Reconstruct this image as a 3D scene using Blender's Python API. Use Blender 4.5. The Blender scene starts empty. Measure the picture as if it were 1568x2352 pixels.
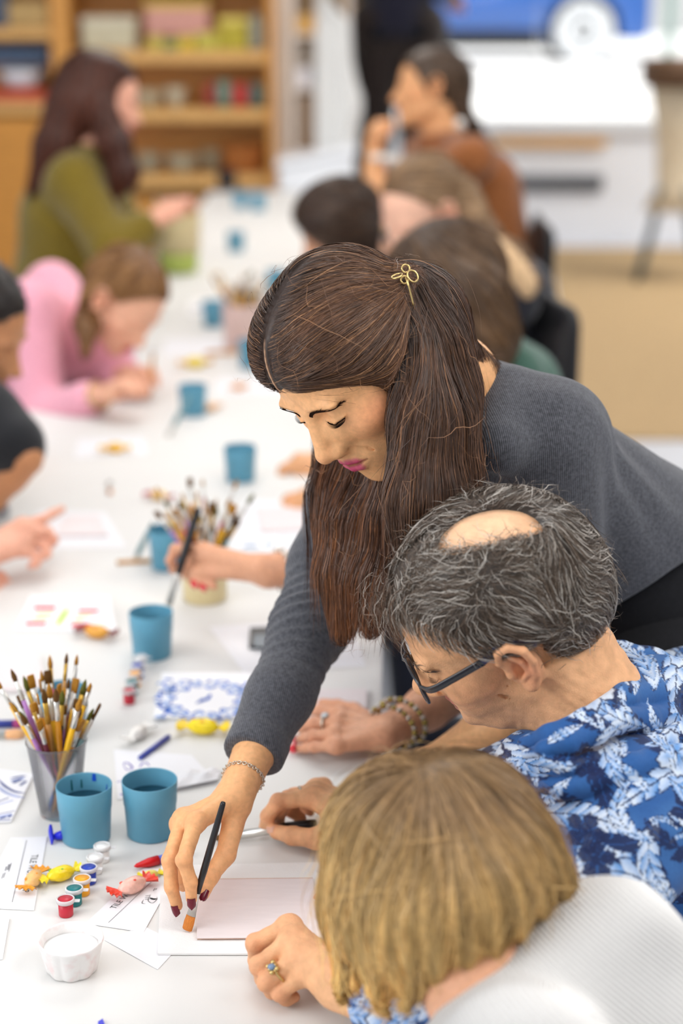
import bpy, math, random
import numpy as np
from mathutils import Vector, Matrix

random.seed(7)
RNG = np.random.default_rng(11)
C = bpy.context.scene.collection
SC = bpy.context.scene

# ------------------------------------------------------------------ camera
PITCH = math.radians(17.2)
FPX = 4000.0
CAMZ = 1.76
TABLE_Z = 0.75
ST, CT = math.sin(PITCH), math.cos(PITCH)
cam_data = bpy.data.cameras.new('camera')
cam = bpy.data.objects.new('camera', cam_data)
C.objects.link(cam)
cam.location = (0, 0, CAMZ)
cam.rotation_euler = (math.pi / 2 - PITCH, 0, 0)
cam_data.sensor_fit = 'VERTICAL'
cam_data.sensor_height = 36.0
cam_data.sensor_width = 24.0
cam_data.lens = 36.0 * FPX / 2352.0
cam_data.clip_start = 0.05
cam_data.clip_end = 200
cam_data.dof.use_dof = True
cam_data.dof.focus_distance = 1.91
cam_data.dof.aperture_fstop = 2.2
SC.camera = cam

# ------------------------------------------------------------------ light and exposure
world = bpy.data.worlds.new('daylight')
SC.world = world
world.use_nodes = True
wn = world.node_tree
wn.nodes.clear()
w_out = wn.nodes.new('ShaderNodeOutputWorld')
w_bg = wn.nodes.new('ShaderNodeBackground')
w_bg.inputs[0].default_value = (0.93, 0.965, 1.0, 1)
w_bg.inputs[1].default_value = 0.65
wn.links.new(w_bg.outputs[0], w_out.inputs[0])

def area_lamp(name, loc, target, sx, sy, power, color=(1, 1, 1)):
    l = bpy.data.lights.new(name, 'AREA')
    l.shape = 'RECTANGLE'; l.size = sx; l.size_y = sy; l.energy = power; l.color = color
    o = bpy.data.objects.new(name, l); C.objects.link(o)
    o.location = loc
    o.rotation_euler = (Vector(target) - Vector(loc)).to_track_quat('-Z', 'Y').to_euler()
    return o
# ceiling panels over the table, added fill overhead right and from the front left
area_lamp('overhead_area_light', (-0.2, 1.1, 3.1), (-0.2, 1.1, 0), 1.3, 1.3, 11, (1.0, 0.968, 0.92))
area_lamp('overhead_area_light', (-0.2, 3.9, 3.1), (-0.2, 3.9, 0), 1.3, 1.3, 28, (1.0, 0.968, 0.92))
area_lamp('overhead_area_light', (-0.2, 6.9, 3.1), (-0.2, 6.9, 0), 1.3, 1.3, 40, (1.0, 0.968, 0.92))
area_lamp('overhead_area_light', (1.9, 0.9, 3.1), (1.9, 0.9, 0), 1.3, 1.3, 46, (1.0, 0.968, 0.92))  # added fill, brightens the white top and the backs on the right
area_lamp('overhead_area_light', (2.2, 4.4, 3.1), (2.2, 4.4, 0), 1.3, 1.3, 34, (1.0, 0.968, 0.92))  # added fill farther along the right side
area_lamp('overhead_area_light', (2.8, 9.8, 3.1), (2.8, 9.8, 0), 1.3, 1.3, 80, (1.0, 0.975, 0.94))  # added fill, brightens the low white wall below the window
area_lamp('front_left_fill_light', (-2.8, 0.6, 2.2), (0.1, 1.9, 0.9), 2.2, 1.8, 58, (0.97, 0.985, 1.0))  # added soft fill from the front left, lifts the faces
sun_d = bpy.data.lights.new('street_sun', 'SUN')
sun_d.energy = 7.0; sun_d.angle = math.radians(6); sun_d.color = (1.0, 0.97, 0.93)
sun = bpy.data.objects.new('street_sun', sun_d); C.objects.link(sun)
sun.location = (6, 22, 8)
sun.rotation_euler = Vector((0.3, 0.12, -1.0)).to_track_quat('-Z', 'Y').to_euler()
SC.view_settings.view_transform = 'Standard'
SC.view_settings.look = 'None'
SC.view_settings.exposure = 0.06
SC.view_settings.gamma = 1.0
SC.view_settings.use_curve_mapping = False
SC.cycles.use_denoising = True
SC.cycles.max_bounces = 8
SC.cycles.transparent_max_bounces = 16

# ------------------------------------------------------------------ where things stand
def at(px, py, z):
    """world point seen at a pixel of the photograph, at a given distance along the view axis"""
    x = (px - 784.0) / FPX * z
    v = (py - 1176.0) / FPX * z
    return np.array([x, z * CT - v * ST, CAMZ - z * ST - v * CT])
def on(px, py, h=0.0):
    """world point seen at a pixel, on the level h above the table top"""
    dx = (px - 784.0) / FPX
    v = (py - 1176.0) / FPX
    dy, dz = CT - v * ST, -ST - v * CT
    t = (TABLE_Z + h - CAMZ) / dz
    return np.array([dx * t, dy * t, TABLE_Z + h])
def ground(px, py, zz=0.0):
    return on(px, py, zz - TABLE_Z)
def cvec(r, u, t):
    """direction given as right / up / towards the viewer"""
    v = np.array([r, u * ST - t * CT, u * CT + t * ST])
    return v / np.linalg.norm(v)
def unit(v):
    v = np.asarray(v, float); return v / np.linalg.norm(v)

# ------------------------------------------------------------------ materials
MATS = {}
def sock(n, key):
    return n.inputs[key]
def mat(name, col=(0.8, 0.8, 0.8), rough=0.5, spec=0.5, metal=0.0, trans=0.0, ior=1.45, sss=0.0, sheen=0.0,
        noise=0.0, nscale=40.0, bump=0.0, bscale=200.0, attr=False, emit=0.0, alpha=1.0, coat=0.0, sss_r=(1.0, 0.35, 0.2),
        sss_s=0.006, stretch=None):
    if name in MATS: return MATS[name]
    m = bpy.data.materials.new(name); m.use_nodes = True
    nt = m.node_tree; b = nt.nodes['Principled BSDF']
    b.inputs['Base Color'].default_value = (*col, 1)
    b.inputs['Roughness'].default_value = rough
    b.inputs['Specular IOR Level'].default_value = spec
    b.inputs['Metallic'].default_value = metal
    b.inputs['Transmission Weight'].default_value = trans
    b.inputs['IOR'].default_value = ior
    b.inputs['Alpha'].default_value = alpha
    b.inputs['Coat Weight'].default_value = coat
    if sss:
        b.inputs['Subsurface Weight'].default_value = sss
        b.inputs['Subsurface Radius'].default_value = sss_r
        b.inputs['Subsurface Scale'].default_value = sss_s
    if sheen:
        b.inputs['Sheen Weight'].default_value = sheen
        b.inputs['Sheen Roughness'].default_value = 0.5
    if emit:
        b.inputs['Emission Color'].default_value = (*col, 1)
        b.inputs['Emission Strength'].default_value = emit
    src = None
    if attr:
        a = nt.nodes.new('ShaderNodeAttribute'); a.attribute_name = 'col'
        src = a.outputs['Color']
    co = None
    if noise or bump:
        tc = nt.nodes.new('ShaderNodeTexCoord'); co = tc.outputs['Object']
        if stretch:
            mp = nt.nodes.new('ShaderNodeMapping'); mp.inputs['Scale'].default_value = stretch
            nt.links.new(co, mp.inputs[0]); co = mp.outputs[0]
    if noise:
        n = nt.nodes.new('ShaderNodeTexNoise'); n.inputs['Scale'].default_value = nscale; n.inputs['Detail'].default_value = 5
        nt.links.new(co, n.inputs['Vector'])
        mr = nt.nodes.new('ShaderNodeMapRange')
        mr.inputs[1].default_value = 0.3; mr.inputs[2].default_value = 0.7
        mr.inputs[3].default_value = 1 - noise; mr.inputs[4].default_value = 1 + noise
        nt.links.new(n.outputs['Fac'], mr.inputs[0])
        vm = nt.nodes.new('ShaderNodeVectorMath'); vm.operation = 'SCALE'
        if src is None: vm.inputs[0].default_value = col
        else: nt.links.new(src, vm.inputs[0])
        nt.links.new(mr.outputs[0], vm.inputs['Scale'])
        src = vm.outputs[0]
    if src is not None: nt.links.new(src, b.inputs['Base Color'])
    if bump:
        n = nt.nodes.new('ShaderNodeTexNoise'); n.inputs['Scale'].default_value = bscale; n.inputs['Detail'].default_value = 4
        nt.links.new(co, n.inputs['Vector'])
        bp = nt.nodes.new('ShaderNodeBump'); bp.inputs['Strength'].default_value = bump; bp.inputs['Distance'].default_value = 0.002
        nt.links.new(n.outputs['Fac'], bp.inputs['Height']); nt.links.new(bp.outputs[0], b.inputs['Normal'])
    MATS[name] = m
    return m

# ------------------------------------------------------------------ objects
def tag(o, label=None, cat=None, group=None, kind=None):
    if label: o['label'] = label
    if cat: o['category'] = cat
    if group: o['group'] = group
    if kind: o['kind'] = kind
    return o
def thing(name, label, cat, loc=(0, 0, 0), rotz=0.0, group=None):
    o = bpy.data.objects.new(name, None); C.objects.link(o)
    o.location = [float(v) for v in loc]; o.rotation_euler = (0, 0, rotz)
    o.empty_display_size = 0.02
    return tag(o, label, cat, group)
def wloc(o):
    v = np.zeros(3)
    while o is not None:
        v += np.array(o.location); o = o.parent
    return v
def mesh(name, V, F, m=None, smooth=True, col=None, mats=None, midx=None):
    V = np.asarray(V, dtype=np.float32).reshape(-1, 3)
    me = bpy.data.meshes.new(name)
    if isinstance(F, np.ndarray):
        nf, k = F.shape
        me.vertices.add(len(V)); me.vertices.foreach_set('co', V.ravel())
        me.loops.add(nf * k); me.loops.foreach_set('vertex_index', F.astype(np.int32).ravel())
        me.polygons.add(nf)
        me.polygons.foreach_set('loop_start', np.arange(0, nf * k, k, dtype=np.int32))
        me.update(calc_edges=True)
        me.validate()
    else:
        me.from_pydata([tuple(map(float, v)) for v in V], [], [tuple(int(i) for i in f) for f in F])
    me.polygons.foreach_set('use_smooth', np.full(len(me.polygons), bool(smooth)))
    if mats:
        for q in mats: me.materials.append(q)
        if midx is not None: me.polygons.foreach_set('material_index', np.asarray(midx, dtype=np.int32))
    elif m is not None: me.materials.append(m)
    if col is not None:
        a = me.attributes.new('col', 'FLOAT_COLOR', 'POINT')
        c4 = np.ones((len(V), 4), dtype=np.float32); c4[:, :3] = col
        a.data.foreach_set('color', c4.ravel())
    me.update()
    return me
def obj(name, V, F, m=None, parent=None, smooth=True, col=None, world=True, mats=None, midx=None):
    """V in world coordinates; stored relative to the parent thing"""
    V = np.asarray(V, dtype=np.float64).reshape(-1, 3)
    if parent is not None and world: V = V - wloc(parent)
    o = bpy.data.objects.new(name, mesh(name, V, F, m, smooth, col, mats, midx)); C.objects.link(o)
    if parent is not None: o.parent = parent
    return o
def struct(name, V, F, m, smooth=False, parent=None):
    o = obj(name, V, F, m, parent, smooth)
    if parent is None: o['kind'] = 'structure'
    return o
def dup(root, loc=None, rot=None, label=None, group=None, mat_swap=None):
    r = root.copy(); C.objects.link(r)
    if loc is not None: r.location = [float(v) for v in loc]
    if rot is not None: r.rotation_euler = rot
    if label: r['label'] = label
    if group: r['group'] = group
    for ch in list(root.children):
        c = ch.copy(); C.objects.link(c); c.parent = r
        for g in ch.children:
            d = g.copy(); C.objects.link(d); d.parent = c
    return r

# ------------------------------------------------------------------ plain shapes, each returns (V, F)
def join(*parts):
    Vs, Fs, n = [], [], 0
    for V, F in parts:
        V = np.asarray(V, float).reshape(-1, 3); Vs.append(V)
        Fs += [tuple(int(i) + n for i in f) for f in F]; n += len(V)
    return np.vstack(Vs), Fs
def move(VF, loc=(0, 0, 0), R=None, s=1.0):
    V, F = VF
    V = np.asarray(V, float) * s
    if R is not None: V = V @ np.asarray(R).T
    return V + np.asarray(loc, float), F
def rotz(a):
    c, s = math.cos(a), math.sin(a); return np.array([[c, -s, 0], [s, c, 0], [0, 0, 1.0]])
def rotx(a):
    c, s = math.cos(a), math.sin(a); return np.array([[1.0, 0, 0], [0, c, -s], [0, s, c]])
def roty(a):
    c, s = math.cos(a), math.sin(a); return np.array([[c, 0, s], [0, 1.0, 0], [-s, 0, c]])
def frame_to(d):
    """rotation whose Z column points along d"""
    d = unit(d); a = np.array([1.0, 0, 0]) if abs(d[0]) < 0.9 else np.array([0, 1.0, 0])
    x = unit(np.cross(a, d)); y = np.cross(d, x)
    return np.stack([x, y, d], 1)
def lathe(prof, n=32, wob=None, capped=True):
    V, F = [], []
    for r, z in prof:
        for i in range(n):
            a = 2 * math.pi * i / n
            rr = r if wob is None else r * wob(a, z)
            V.append((rr * math.cos(a), rr * math.sin(a), z))
    for j in range(len(prof) - 1):
        for i in range(n):
            k = (i + 1) % n
            F.append((j * n + i, j * n + k, (j + 1) * n + k, (j + 1) * n + i))
    if not capped: return np.array(V), F
    F.append(tuple(range(n - 1, -1, -1)))
    F.append(tuple((len(prof) - 1) * n + i for i in range(n)))
    return np.array(V), F
def tube(path, rad, n=8, caps=True, flat=1.0):
    path = np.asarray(path, float); m = len(path)
    rad = np.full(m, rad, float) if np.isscalar(rad) else np.asarray(rad, float)
    V, F = [], []
    t = np.gradient(path, axis=0); t /= np.linalg.norm(t, axis=1)[:, None] + 1e-12
    R = frame_to(t[0]); x = R[:, 0]
    for i in range(m):
        x = x - t[i] * np.dot(x, t[i]); x = x / (np.linalg.norm(x) + 1e-12); y = np.cross(t[i], x)
        for k in range(n):
            a = 2 * math.pi * k / n
            V.append(path[i] + rad[i] * (math.cos(a) * x + flat * math.sin(a) * y))
    for i in range(m - 1):
        for k in range(n):
            q = (k + 1) % n
            F.append((i * n + k, i * n + q, (i + 1) * n + q, (i + 1) * n + k))
    if caps:
        F.append(tuple(range(n - 1, -1, -1))); F.append(tuple((m - 1) * n + i for i in range(n)))
    return np.array(V), F
def box(sx, sy, sz, b=0.0, c=(0, 0, 0)):
    """box centred in x, y, standing on z = 0, edges chamfered by b"""
    x, y = sx / 2, sy / 2
    if b <= 0:
        V = [(-x, -y, 0), (x, -y, 0), (x, y, 0), (-x, y, 0), (-x, -y, sz), (x, -y, sz), (x, y, sz), (-x, y, sz)]
        F = [(3, 2, 1, 0), (4, 5, 6, 7), (0, 1, 5, 4), (1, 2, 6, 5), (2, 3, 7, 6), (3, 0, 4, 7)]
        return np.array(V) + np.array(c), F
    def ring(ix, z):
        a, d = x - ix, y - ix
        return [(-a + b * 0, -d, z), (a, -d, z), (a, d, z), (-a, d, z)]
    def oct_(ins, z):
        X, Y = x - ins, y - ins
        return [(-X + b, -Y, z), (X - b, -Y, z), (X, -Y + b, z), (X, Y - b, z), (X - b, Y, z), (-X + b, Y, z), (-X, Y - b, z), (-X, -Y + b, z)]
    rings = [oct_(b, 0), oct_(0, b), oct_(0, sz - b), oct_(b, sz)]
    V = [p for r in rings for p in r]; F = []
    for j in range(3):
        for i in range(8):
            k = (i + 1) % 8
            F.append((j * 8 + i, j * 8 + k, (j + 1) * 8 + k, (j + 1) * 8 + i))
    F.append(tuple(range(7, -1, -1))); F.append(tuple(24 + i for i in range(8)))
    return np.array(V) + np.array(c), F
def ball(c, r, n=12, m=8):
    r = np.array([r, r, r]) if np.isscalar(r) else np.array(r)
    V, F = [], []
    for j in range(m + 1):
        th = math.pi * j / m
        for i in range(n):
            a = 2 * math.pi * i / n
            V.append((math.sin(th) * math.cos(a), math.sin(th) * math.sin(a), -math.cos(th)))
    for j in range(m):
        for i in range(n):
            k = (i + 1) % n
            F.append((j * n + i, j * n + k, (j + 1) * n + k, (j + 1) * n + i))
    return np.array(V) * r + np.array(c), F
def torus(c, R0, r0, axis=(0, 0, 1), n=24, m=8):
    Rm = frame_to(axis)
    pts = [Rm @ np.array([R0 * math.cos(2 * math.pi * i / n), R0 * math.sin(2 * math.pi * i / n), 0]) + np.array(c) for i in range(n + 1)]
    return tube(pts, r0, m, caps=False)
def slab(poly, z0, z1):
    n = len(poly)
    V = [(p[0], p[1], z0) for p in poly] + [(p[0], p[1], z1) for p in poly]
    F = [tuple(range(n - 1, -1, -1)), tuple(range(n, 2 * n))]
    for i in range(n):
        k = (i + 1) % n; F.append((i, k, n + k, n + i))
    return np.array(V), F
def text_mesh(s, size):
    cu = bpy.data.curves.new('lettering', 'FONT'); cu.body = s; cu.size = size
    o = bpy.data.objects.new('lettering', cu); C.objects.link(o)
    dg = bpy.context.evaluated_depsgraph_get(); dg.update()
    me = o.evaluated_get(dg).to_mesh()
    V = np.array([v.co[:] for v in me.vertices]).reshape(-1, 3); F = [tuple(p.vertices) for p in me.polygons]
    o.evaluated_get(dg).to_mesh_clear(); bpy.data.objects.remove(o); bpy.data.curves.remove(cu)
    return V, F
def spline(pts, n):
    """Catmull-Rom through the points"""
    P = np.asarray(pts, float); P = np.vstack([2 * P[0] - P[1], P, 2 * P[-1] - P[-2]])
    out = []
    k = len(P) - 3
    for q in range(n):
        u = q / (n - 1) * k; i = min(int(u), k - 1); t = u - i
        a, b, c, d = P[i], P[i + 1], P[i + 2], P[i + 3]
        out.append(0.5 * ((2 * b) + (-a + c) * t + (2 * a - 5 * b + 4 * c - d) * t * t + (-a + 3 * b - 3 * c + d) * t ** 3))
    return np.array(out)

# ------------------------------------------------------------------ distance fields for bodies, hair and cloth
f32 = np.float32
def smin(a, b, k):
    h = np.maximum(k - np.abs(a - b), 0) / k
    return np.minimum(a, b) - h * h * (k * 0.25)
def smax(a, b, k): return -smin(-a, -b, k)
def cap(P, a, b, r1, r2=None):
    a = np.asarray(a, f32); b = np.asarray(b, f32); r2 = r1 if r2 is None else r2
    ba = b - a; pa = P - a
    h = np.clip((pa @ ba) / max(float(ba @ ba), 1e-12), 0, 1)
    return np.linalg.norm(pa - h[:, None] * ba, axis=1) - (r1 + (r2 - r1) * h)
def ell(P, c, r, R=None):
    q = P - np.asarray(c, f32)
    if R is not None: q = q @ np.asarray(R, f32)
    r = np.asarray(r, f32)
    k0 = np.linalg.norm(q / r, axis=1); k1 = np.linalg.norm(q / (r * r), axis=1)
    return np.where(k0 < 1e-4, -r.min(), k0 * (k0 - 1) / np.maximum(k1, 1e-6))
def sph(P, c, r): return np.linalg.norm(P - np.asarray(c, f32), axis=1) - r
def plane(P, c, n): return (P - np.asarray(c, f32)) @ np.asarray(unit(n), f32)
def chain(P, pts, rad, k=0.01):
    d = None
    for i in range(len(pts) - 1):
        e = cap(P, pts[i], pts[i + 1], rad[i], rad[i + 1])
        d = e if d is None else smin(d, e, k)
    return d
def wob(P, s, seed=0):
    """cheap smooth noise in -1..1"""
    r = np.random.default_rng(seed); o = np.zeros(len(P), f32)
    for i in range(5):
        k = r.normal(size=3); k = k / np.linalg.norm(k) * s * (0.7 + 0.5 * i); ph = r.uniform(0, 6.28)
        o += np.sin(P @ k.astype(f32) + f32(ph)) / (1 + 0.5 * i)
    return o / 2.6
def mesh_sdf(f, lo, hi, h, B=8):
    lo = np.asarray(lo, f32); hi = np.asarray(hi, f32)
    nb = np.ceil((hi - lo) / (h * B)).astype(int)
    g = [np.arange(n) for n in nb]
    ijk = np.stack(np.meshgrid(*g, indexing='ij'), -1).reshape(-1, 3)
    cen = (lo + (ijk * B + (B - 1) / 2) * h).astype(f32)
    d = f(cen)
    keep = np.abs(d) < B * h * 1.15 + 0.004
    V = np.empty((nb[0], B, nb[1], B, nb[2], B), f32)
    V[:] = d.reshape(nb)[:, None, :, None, :, None]
    kk = ijk[keep]
    off = np.stack(np.meshgrid(np.arange(B), np.arange(B), np.arange(B), indexing='ij'), -1).reshape(-1, 3)
    CH = 600
    for s in range(0, len(kk), CH):
        b = kk[s:s + CH]
        pts = (lo + (b[:, None, :] * B + off[None]) * h).astype(f32).reshape(-1, 3)
        v = f(pts).reshape(len(b), B, B, B)
        V[b[:, 0], :, b[:, 1], :, b[:, 2], :] = v
    V = V.reshape(nb * B)
    ins = V < 0
    s = np.zeros(np.array(V.shape) - 1, np.uint8)
    for a in (0, 1):
        for b in (0, 1):
            for c in (0, 1):
                s += ins[a:V.shape[0] - 1 + a, b:V.shape[1] - 1 + b, c:V.shape[2] - 1 + c]
    act = np.argwhere((s > 0) & (s < 8))
    idx = np.full(s.shape, -1, np.int32); idx[act[:, 0], act[:, 1], act[:, 2]] = np.arange(len(act))
    cs = [(a, b, c) for a in (0, 1) for b in (0, 1) for c in (0, 1)]
    cv = np.stack([V[act[:, 0] + a, act[:, 1] + b, act[:, 2] + c] for a, b, c in cs], 1)
    acc = np.zeros((len(act), 3), f32); cnt = np.zeros(len(act), f32)
    for i in range(8):
        for j in range(i + 1, 8):
            df = [cs[j][q] - cs[i][q] for q in range(3)]
            if sum(abs(x) for x in df) != 1: continue
            m = (cv[:, i] < 0) != (cv[:, j] < 0)
            t = cv[:, i] / np.where(m, cv[:, i] - cv[:, j], 1)
            p = np.array(cs[i], f32) + t[:, None] * np.array(df, f32)
            acc += np.where(m[:, None], p, 0); cnt += m
    Vt = lo + (act + acc / cnt[:, None]) * h
    Fs = []
    for ax in range(3):
        o1, o2 = (ax + 1) % 3, (ax + 2) % 3
        sl0 = [slice(None)] * 3; sl1 = [slice(None)] * 3
        sl0[ax] = slice(0, -1); sl1[ax] = slice(1, None)
        a = ins[tuple(sl0)]; b = ins[tuple(sl1)]
        e = np.argwhere(a != b)
        e = e[(e[:, o1] > 0) & (e[:, o2] > 0) & (e[:, o1] < s.shape[o1]) & (e[:, o2] < s.shape[o2])]
        if not len(e): continue
        fl = a[e[:, 0], e[:, 1], e[:, 2]]
        def cell(da, db):
            q = e.copy(); q[:, o1] -= da; q[:, o2] -= db
            return idx[q[:, 0], q[:, 1], q[:, 2]]
        q = np.stack([cell(1, 1), cell(0, 1), cell(0, 0), cell(1, 0)], 1)
        q[~fl] = q[~fl][:, ::-1]
        Fs.append(q)
    F = np.vstack(Fs); F = F[(F >= 0).all(1)]
    return Vt.astype(np.float64), F
def grad(f, P, e=0.0008):
    P = P.astype(f32); g = np.empty_like(P)
    for i in range(3):
        o = np.zeros(3, f32); o[i] = e
        g[:, i] = f(P + o) - f(P - o)
    return g / (np.linalg.norm(g, axis=1)[:, None] + 1e-9)
def joinF(*parts):
    Vs, Fs, n = [], [], 0
    for V, F in parts:
        Vs.append(V); Fs.append(np.asarray(F) + n); n += len(V)
    return np.vstack(Vs), np.vstack(Fs)

# strands combed over a distance field
def comb(f, seeds, dirf, length, seg, width, lift=(0.0, 0.002), wobble=0.15, seed=1, stray=0.0, taper=True, free=0.0, wave=0.0):
    """ribbons that start at the seeds and follow dirf(P, t) along the surface of f"""
    r = np.random.default_rng(seed)
    n = len(seeds); P = seeds.astype(f32).copy()
    L = (length if np.isscalar(length) else np.asarray(length)) * r.uniform(0.65, 1.15, n)
    step = (L / seg).astype(f32)[:, None]
    off = r.uniform(lift[0], lift[1], n).astype(f32)
    st = (r.uniform(0, 1, n) < stray)
    ph = r.uniform(0, 6.28, (n, 3)).astype(f32); fr = r.uniform(0.6, 2.2, (n, 3)).astype(f32)
    pts, nor = [], []
    strayv = (r.normal(size=(n, 3)) * 0.6).astype(f32)
    for i in range(seg + 1):
        g = grad(f, P); d = f(P)
        o = off + np.where(st, 0.012 * i / seg, 0).astype(f32)
        hold = np.ones(n, f32) if free <= 0 else np.where(d > free, 0, 1).astype(f32)
        P = P - g * (np.clip(d - o, -.005, .005) * hold)[:, None]
        pts.append(P.copy()); nor.append(g)
        t = i / seg
        D = dirf(P, t)
        D = D + wobble * np.sin(ph + fr * (i * 1.0)) + np.where(st[:, None], strayv, 0)
        D = D - g * np.sum(D * g, 1)[:, None] * hold[:, None]
        D = D / (np.linalg.norm(D, axis=1)[:, None] + 1e-9)
        P = P + D.astype(f32) * step
    pts = np.stack(pts, 1); nor = np.stack(nor, 1)
    return ribbons(pts, nor, width * r.uniform(0.6, 1.3, n), taper, r)
def ribbons(pts, nor, width, taper=True, r=None):
    n, m = pts.shape[:2]
    tg = np.gradient(pts, axis=1); tg /= np.linalg.norm(tg, axis=2)[..., None] + 1e-9
    sd = np.cross(tg, nor); sd /= np.linalg.norm(sd, axis=2)[..., None] + 1e-9
    if r is not None:
        a = r.uniform(-0.9, 0.9, n)[:, None, None]
        sd = sd * np.cos(a) + nor * np.sin(a)
    w = np.ones(m)
    if taper: w = np.concatenate([np.linspace(0.5, 1, m - m // 2), np.linspace(1, 0.15, m // 2)])
    ww = (np.asarray(width)[:, None] * w[None, :] * 0.5)[..., None]
    V = np.stack([pts - sd * ww, pts + sd * ww], 2).reshape(-1, 3)
    base = (np.arange(n) * m * 2)[:, None] + (np.arange(m - 1) * 2)[None, :]
    F = np.stack([base, base + 1, base + 3, base + 2], -1).reshape(-1, 4)
    return V.astype(np.float64), F
def srgb(r, g, b):
    f = lambda c: (c / 255 / 12.92) if c / 255 <= 0.04045 else ((c / 255 + 0.055) / 1.055) ** 2.4
    return (f(r), f(g), f(b))
def at_d(px, py, D):
    """world point seen at a pixel, on the upright plane y = D"""
    dx = (px - 784.0) / FPX; v = (py - 1176.0) / FPX
    dy, dz = CT - v * ST, -ST - v * CT
    t = D / dy
    return np.array([dx * t, D, CAMZ + dz * t])
def block(name, px0, py0, px1, py1, D, depth, m, parent=None, b=0.004):
    """a chamfered box whose front face, at y = D, fills the pixel rectangle"""
    a = at_d(px0, py1, D); c = at_d(px1, py0, D)
    V, F = box(abs(c[0] - a[0]), depth, abs(c[2] - a[2]), b)
    return obj(name, V + np.array([(a[0] + c[0]) / 2, D + depth / 2, a[2]]), F, m, parent, smooth=False)

# ------------------------------------------------------------------ the room
M_floor = mat('pale_tile_floor', srgb(214, 216, 222), 0.32, 0.5, noise=0.05, nscale=3)
M_wallw = mat('white_wall_paint', srgb(238, 239, 242), 0.7, 0.3, noise=0.03, nscale=4)
M_wallb = mat('tan_wall_paint', srgb(196, 168, 128), 0.7, 0.3, noise=0.04, nscale=4)
M_oak = mat('honey_oak', srgb(214, 152, 76), 0.42, 0.4, noise=0.14, nscale=9, stretch=(1, 1, 9))
M_oakh = mat('honey_oak_shelf', srgb(226, 176, 108), 0.42, 0.4, noise=0.14, nscale=9, stretch=(9, 1, 1))
M_jute = mat('jute_weave', srgb(188, 160, 120), 0.85, 0.2, noise=0.16, nscale=60, bump=0.3, bscale=300)
M_pave = mat('street_paving', srgb(205, 206, 206), 0.8, 0.2, noise=0.06, nscale=3)
M_black = mat('black_plastic', (0.012, 0.012, 0.014), 0.4, 0.4, noise=0.1, nscale=40)
M_grey = mat('grey_metal', (0.25, 0.26, 0.28), 0.4, 0.5, metal=0.6, noise=0.06, nscale=30)
M_white = mat('white_enamel', srgb(232, 232, 232), 0.4, 0.4, noise=0.03, nscale=8)

V, F = slab([(-5, -1.2), (8, -1.2), (8, 12.6), (-5, 12.6)], -0.1, 0.0)
floor = struct('floor', V, F, M_floor)
V, F = slab([(-5, -1.2), (8, -1.2), (8, 12.2), (-5, 12.2)], 3.2, 3.3)
struct('ceiling', V, F, M_wallw)
V, F = slab([(-5, 9.85), (0.13, 9.85), (0.13, 10.0), (-5, 10.0)], 0.0, 3.2)
struct('wall_back', V, F, M_wallb)
V, F = slab([(8.0, -1.2), (8.12, -1.2), (8.12, 12.2), (8.0, 12.2)], 0.0, 3.2)
struct('wall_right', V, F, M_wallw)
V, F = slab([(0.01, 10.0), (0.13, 10.0), (0.13, 12.2), (0.01, 12.2)], 0.0, 3.2)
struct('wall_return', V, F, M_wallw)
V, F = slab([(0.13, 12.0), (8, 12.0), (8, 12.2), (0.13, 12.2)], 0.0, 0.74)
wf = struct('wall_front', V, F, M_wallw)
V, F = slab([(0.13, 11.93), (8, 11.93), (8, 12.2), (0.13, 12.2)], 0.74, 0.785)
struct('trim_1', V, F, M_white)
# glazing of the street front: frame posts and panes
wdw = thing('window_1', 'shop window onto the street', None, (0.9, 12.1, 0.785)); del wdw['label']; wdw['kind'] = 'structure'
M_glass = mat('window_glass', (1, 1, 1), 0.0, 0.5, trans=1.0, ior=1.02)
M_frame = mat('pale_green_frame', srgb(168, 196, 190), 0.4, 0.5, noise=0.04, nscale=20)
xs = [0.2, at_d(1236, 60, 12.1)[0], at_d(1538, 60, 12.1)[0] , 4.6, 6.4, 7.9]
for i, xx in enumerate(xs):
    w = 0.012 if i == 1 else 0.06
    V, F = box(w, 0.05, 2.3, 0.004); obj('post', V + np.array([xx, 12.1, 0.785]), F, M_frame if i != 1 else M_glass, wdw, smooth=False)
for i in range(len(xs) - 1):
    V, F = box(xs[i + 1] - xs[i] - 0.06, 0.008, 2.25); obj('pane', V + np.array([(xs[i] + xs[i + 1]) / 2, 12.1, 0.79]), F, M_glass, wdw, smooth=False)
# wooden sill rail in front of the window and the grille below it
a, b_ = at_d(1140, 345, 11.7), at_d(1405, 327, 11.7)
V, F = box(b_[0] - a[0], 0.07, b_[2] - a[2], 0.006)
obj_bar = obj('wooden_rail', V + np.array([(a[0] + b_[0]) / 2, 11.962, a[2]]), F, M_oakh, smooth=False)
tag(obj_bar, 'pale wooden rail fixed along the low white window wall', 'rail')
gr = thing('wall_grille', 'dark grey slatted vent in the low white wall', 'vent', at_d(1284, 440, 11.96))
c = wloc(gr)
g0, g1 = at_d(1186, 440, 11.96), at_d(1384, 403, 11.96)
V, F = box(g1[0] - g0[0], 0.03, g1[2] - g0[2], 0.003); obj('backing', V + np.array([(g0[0] + g1[0]) / 2, 11.975, g0[2]]), F, M_black, gr, smooth=False)
for i in range(6):
    V, F = box(g1[0] - g0[0] - 0.02, 0.02, 0.010, 0.002)
    obj('slat', V + np.array([(g0[0] + g1[0]) / 2, 11.955, g0[2] + 0.008 + i * (g1[2] - g0[2]) / 6]), F, M_grey, gr, smooth=False)

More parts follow.
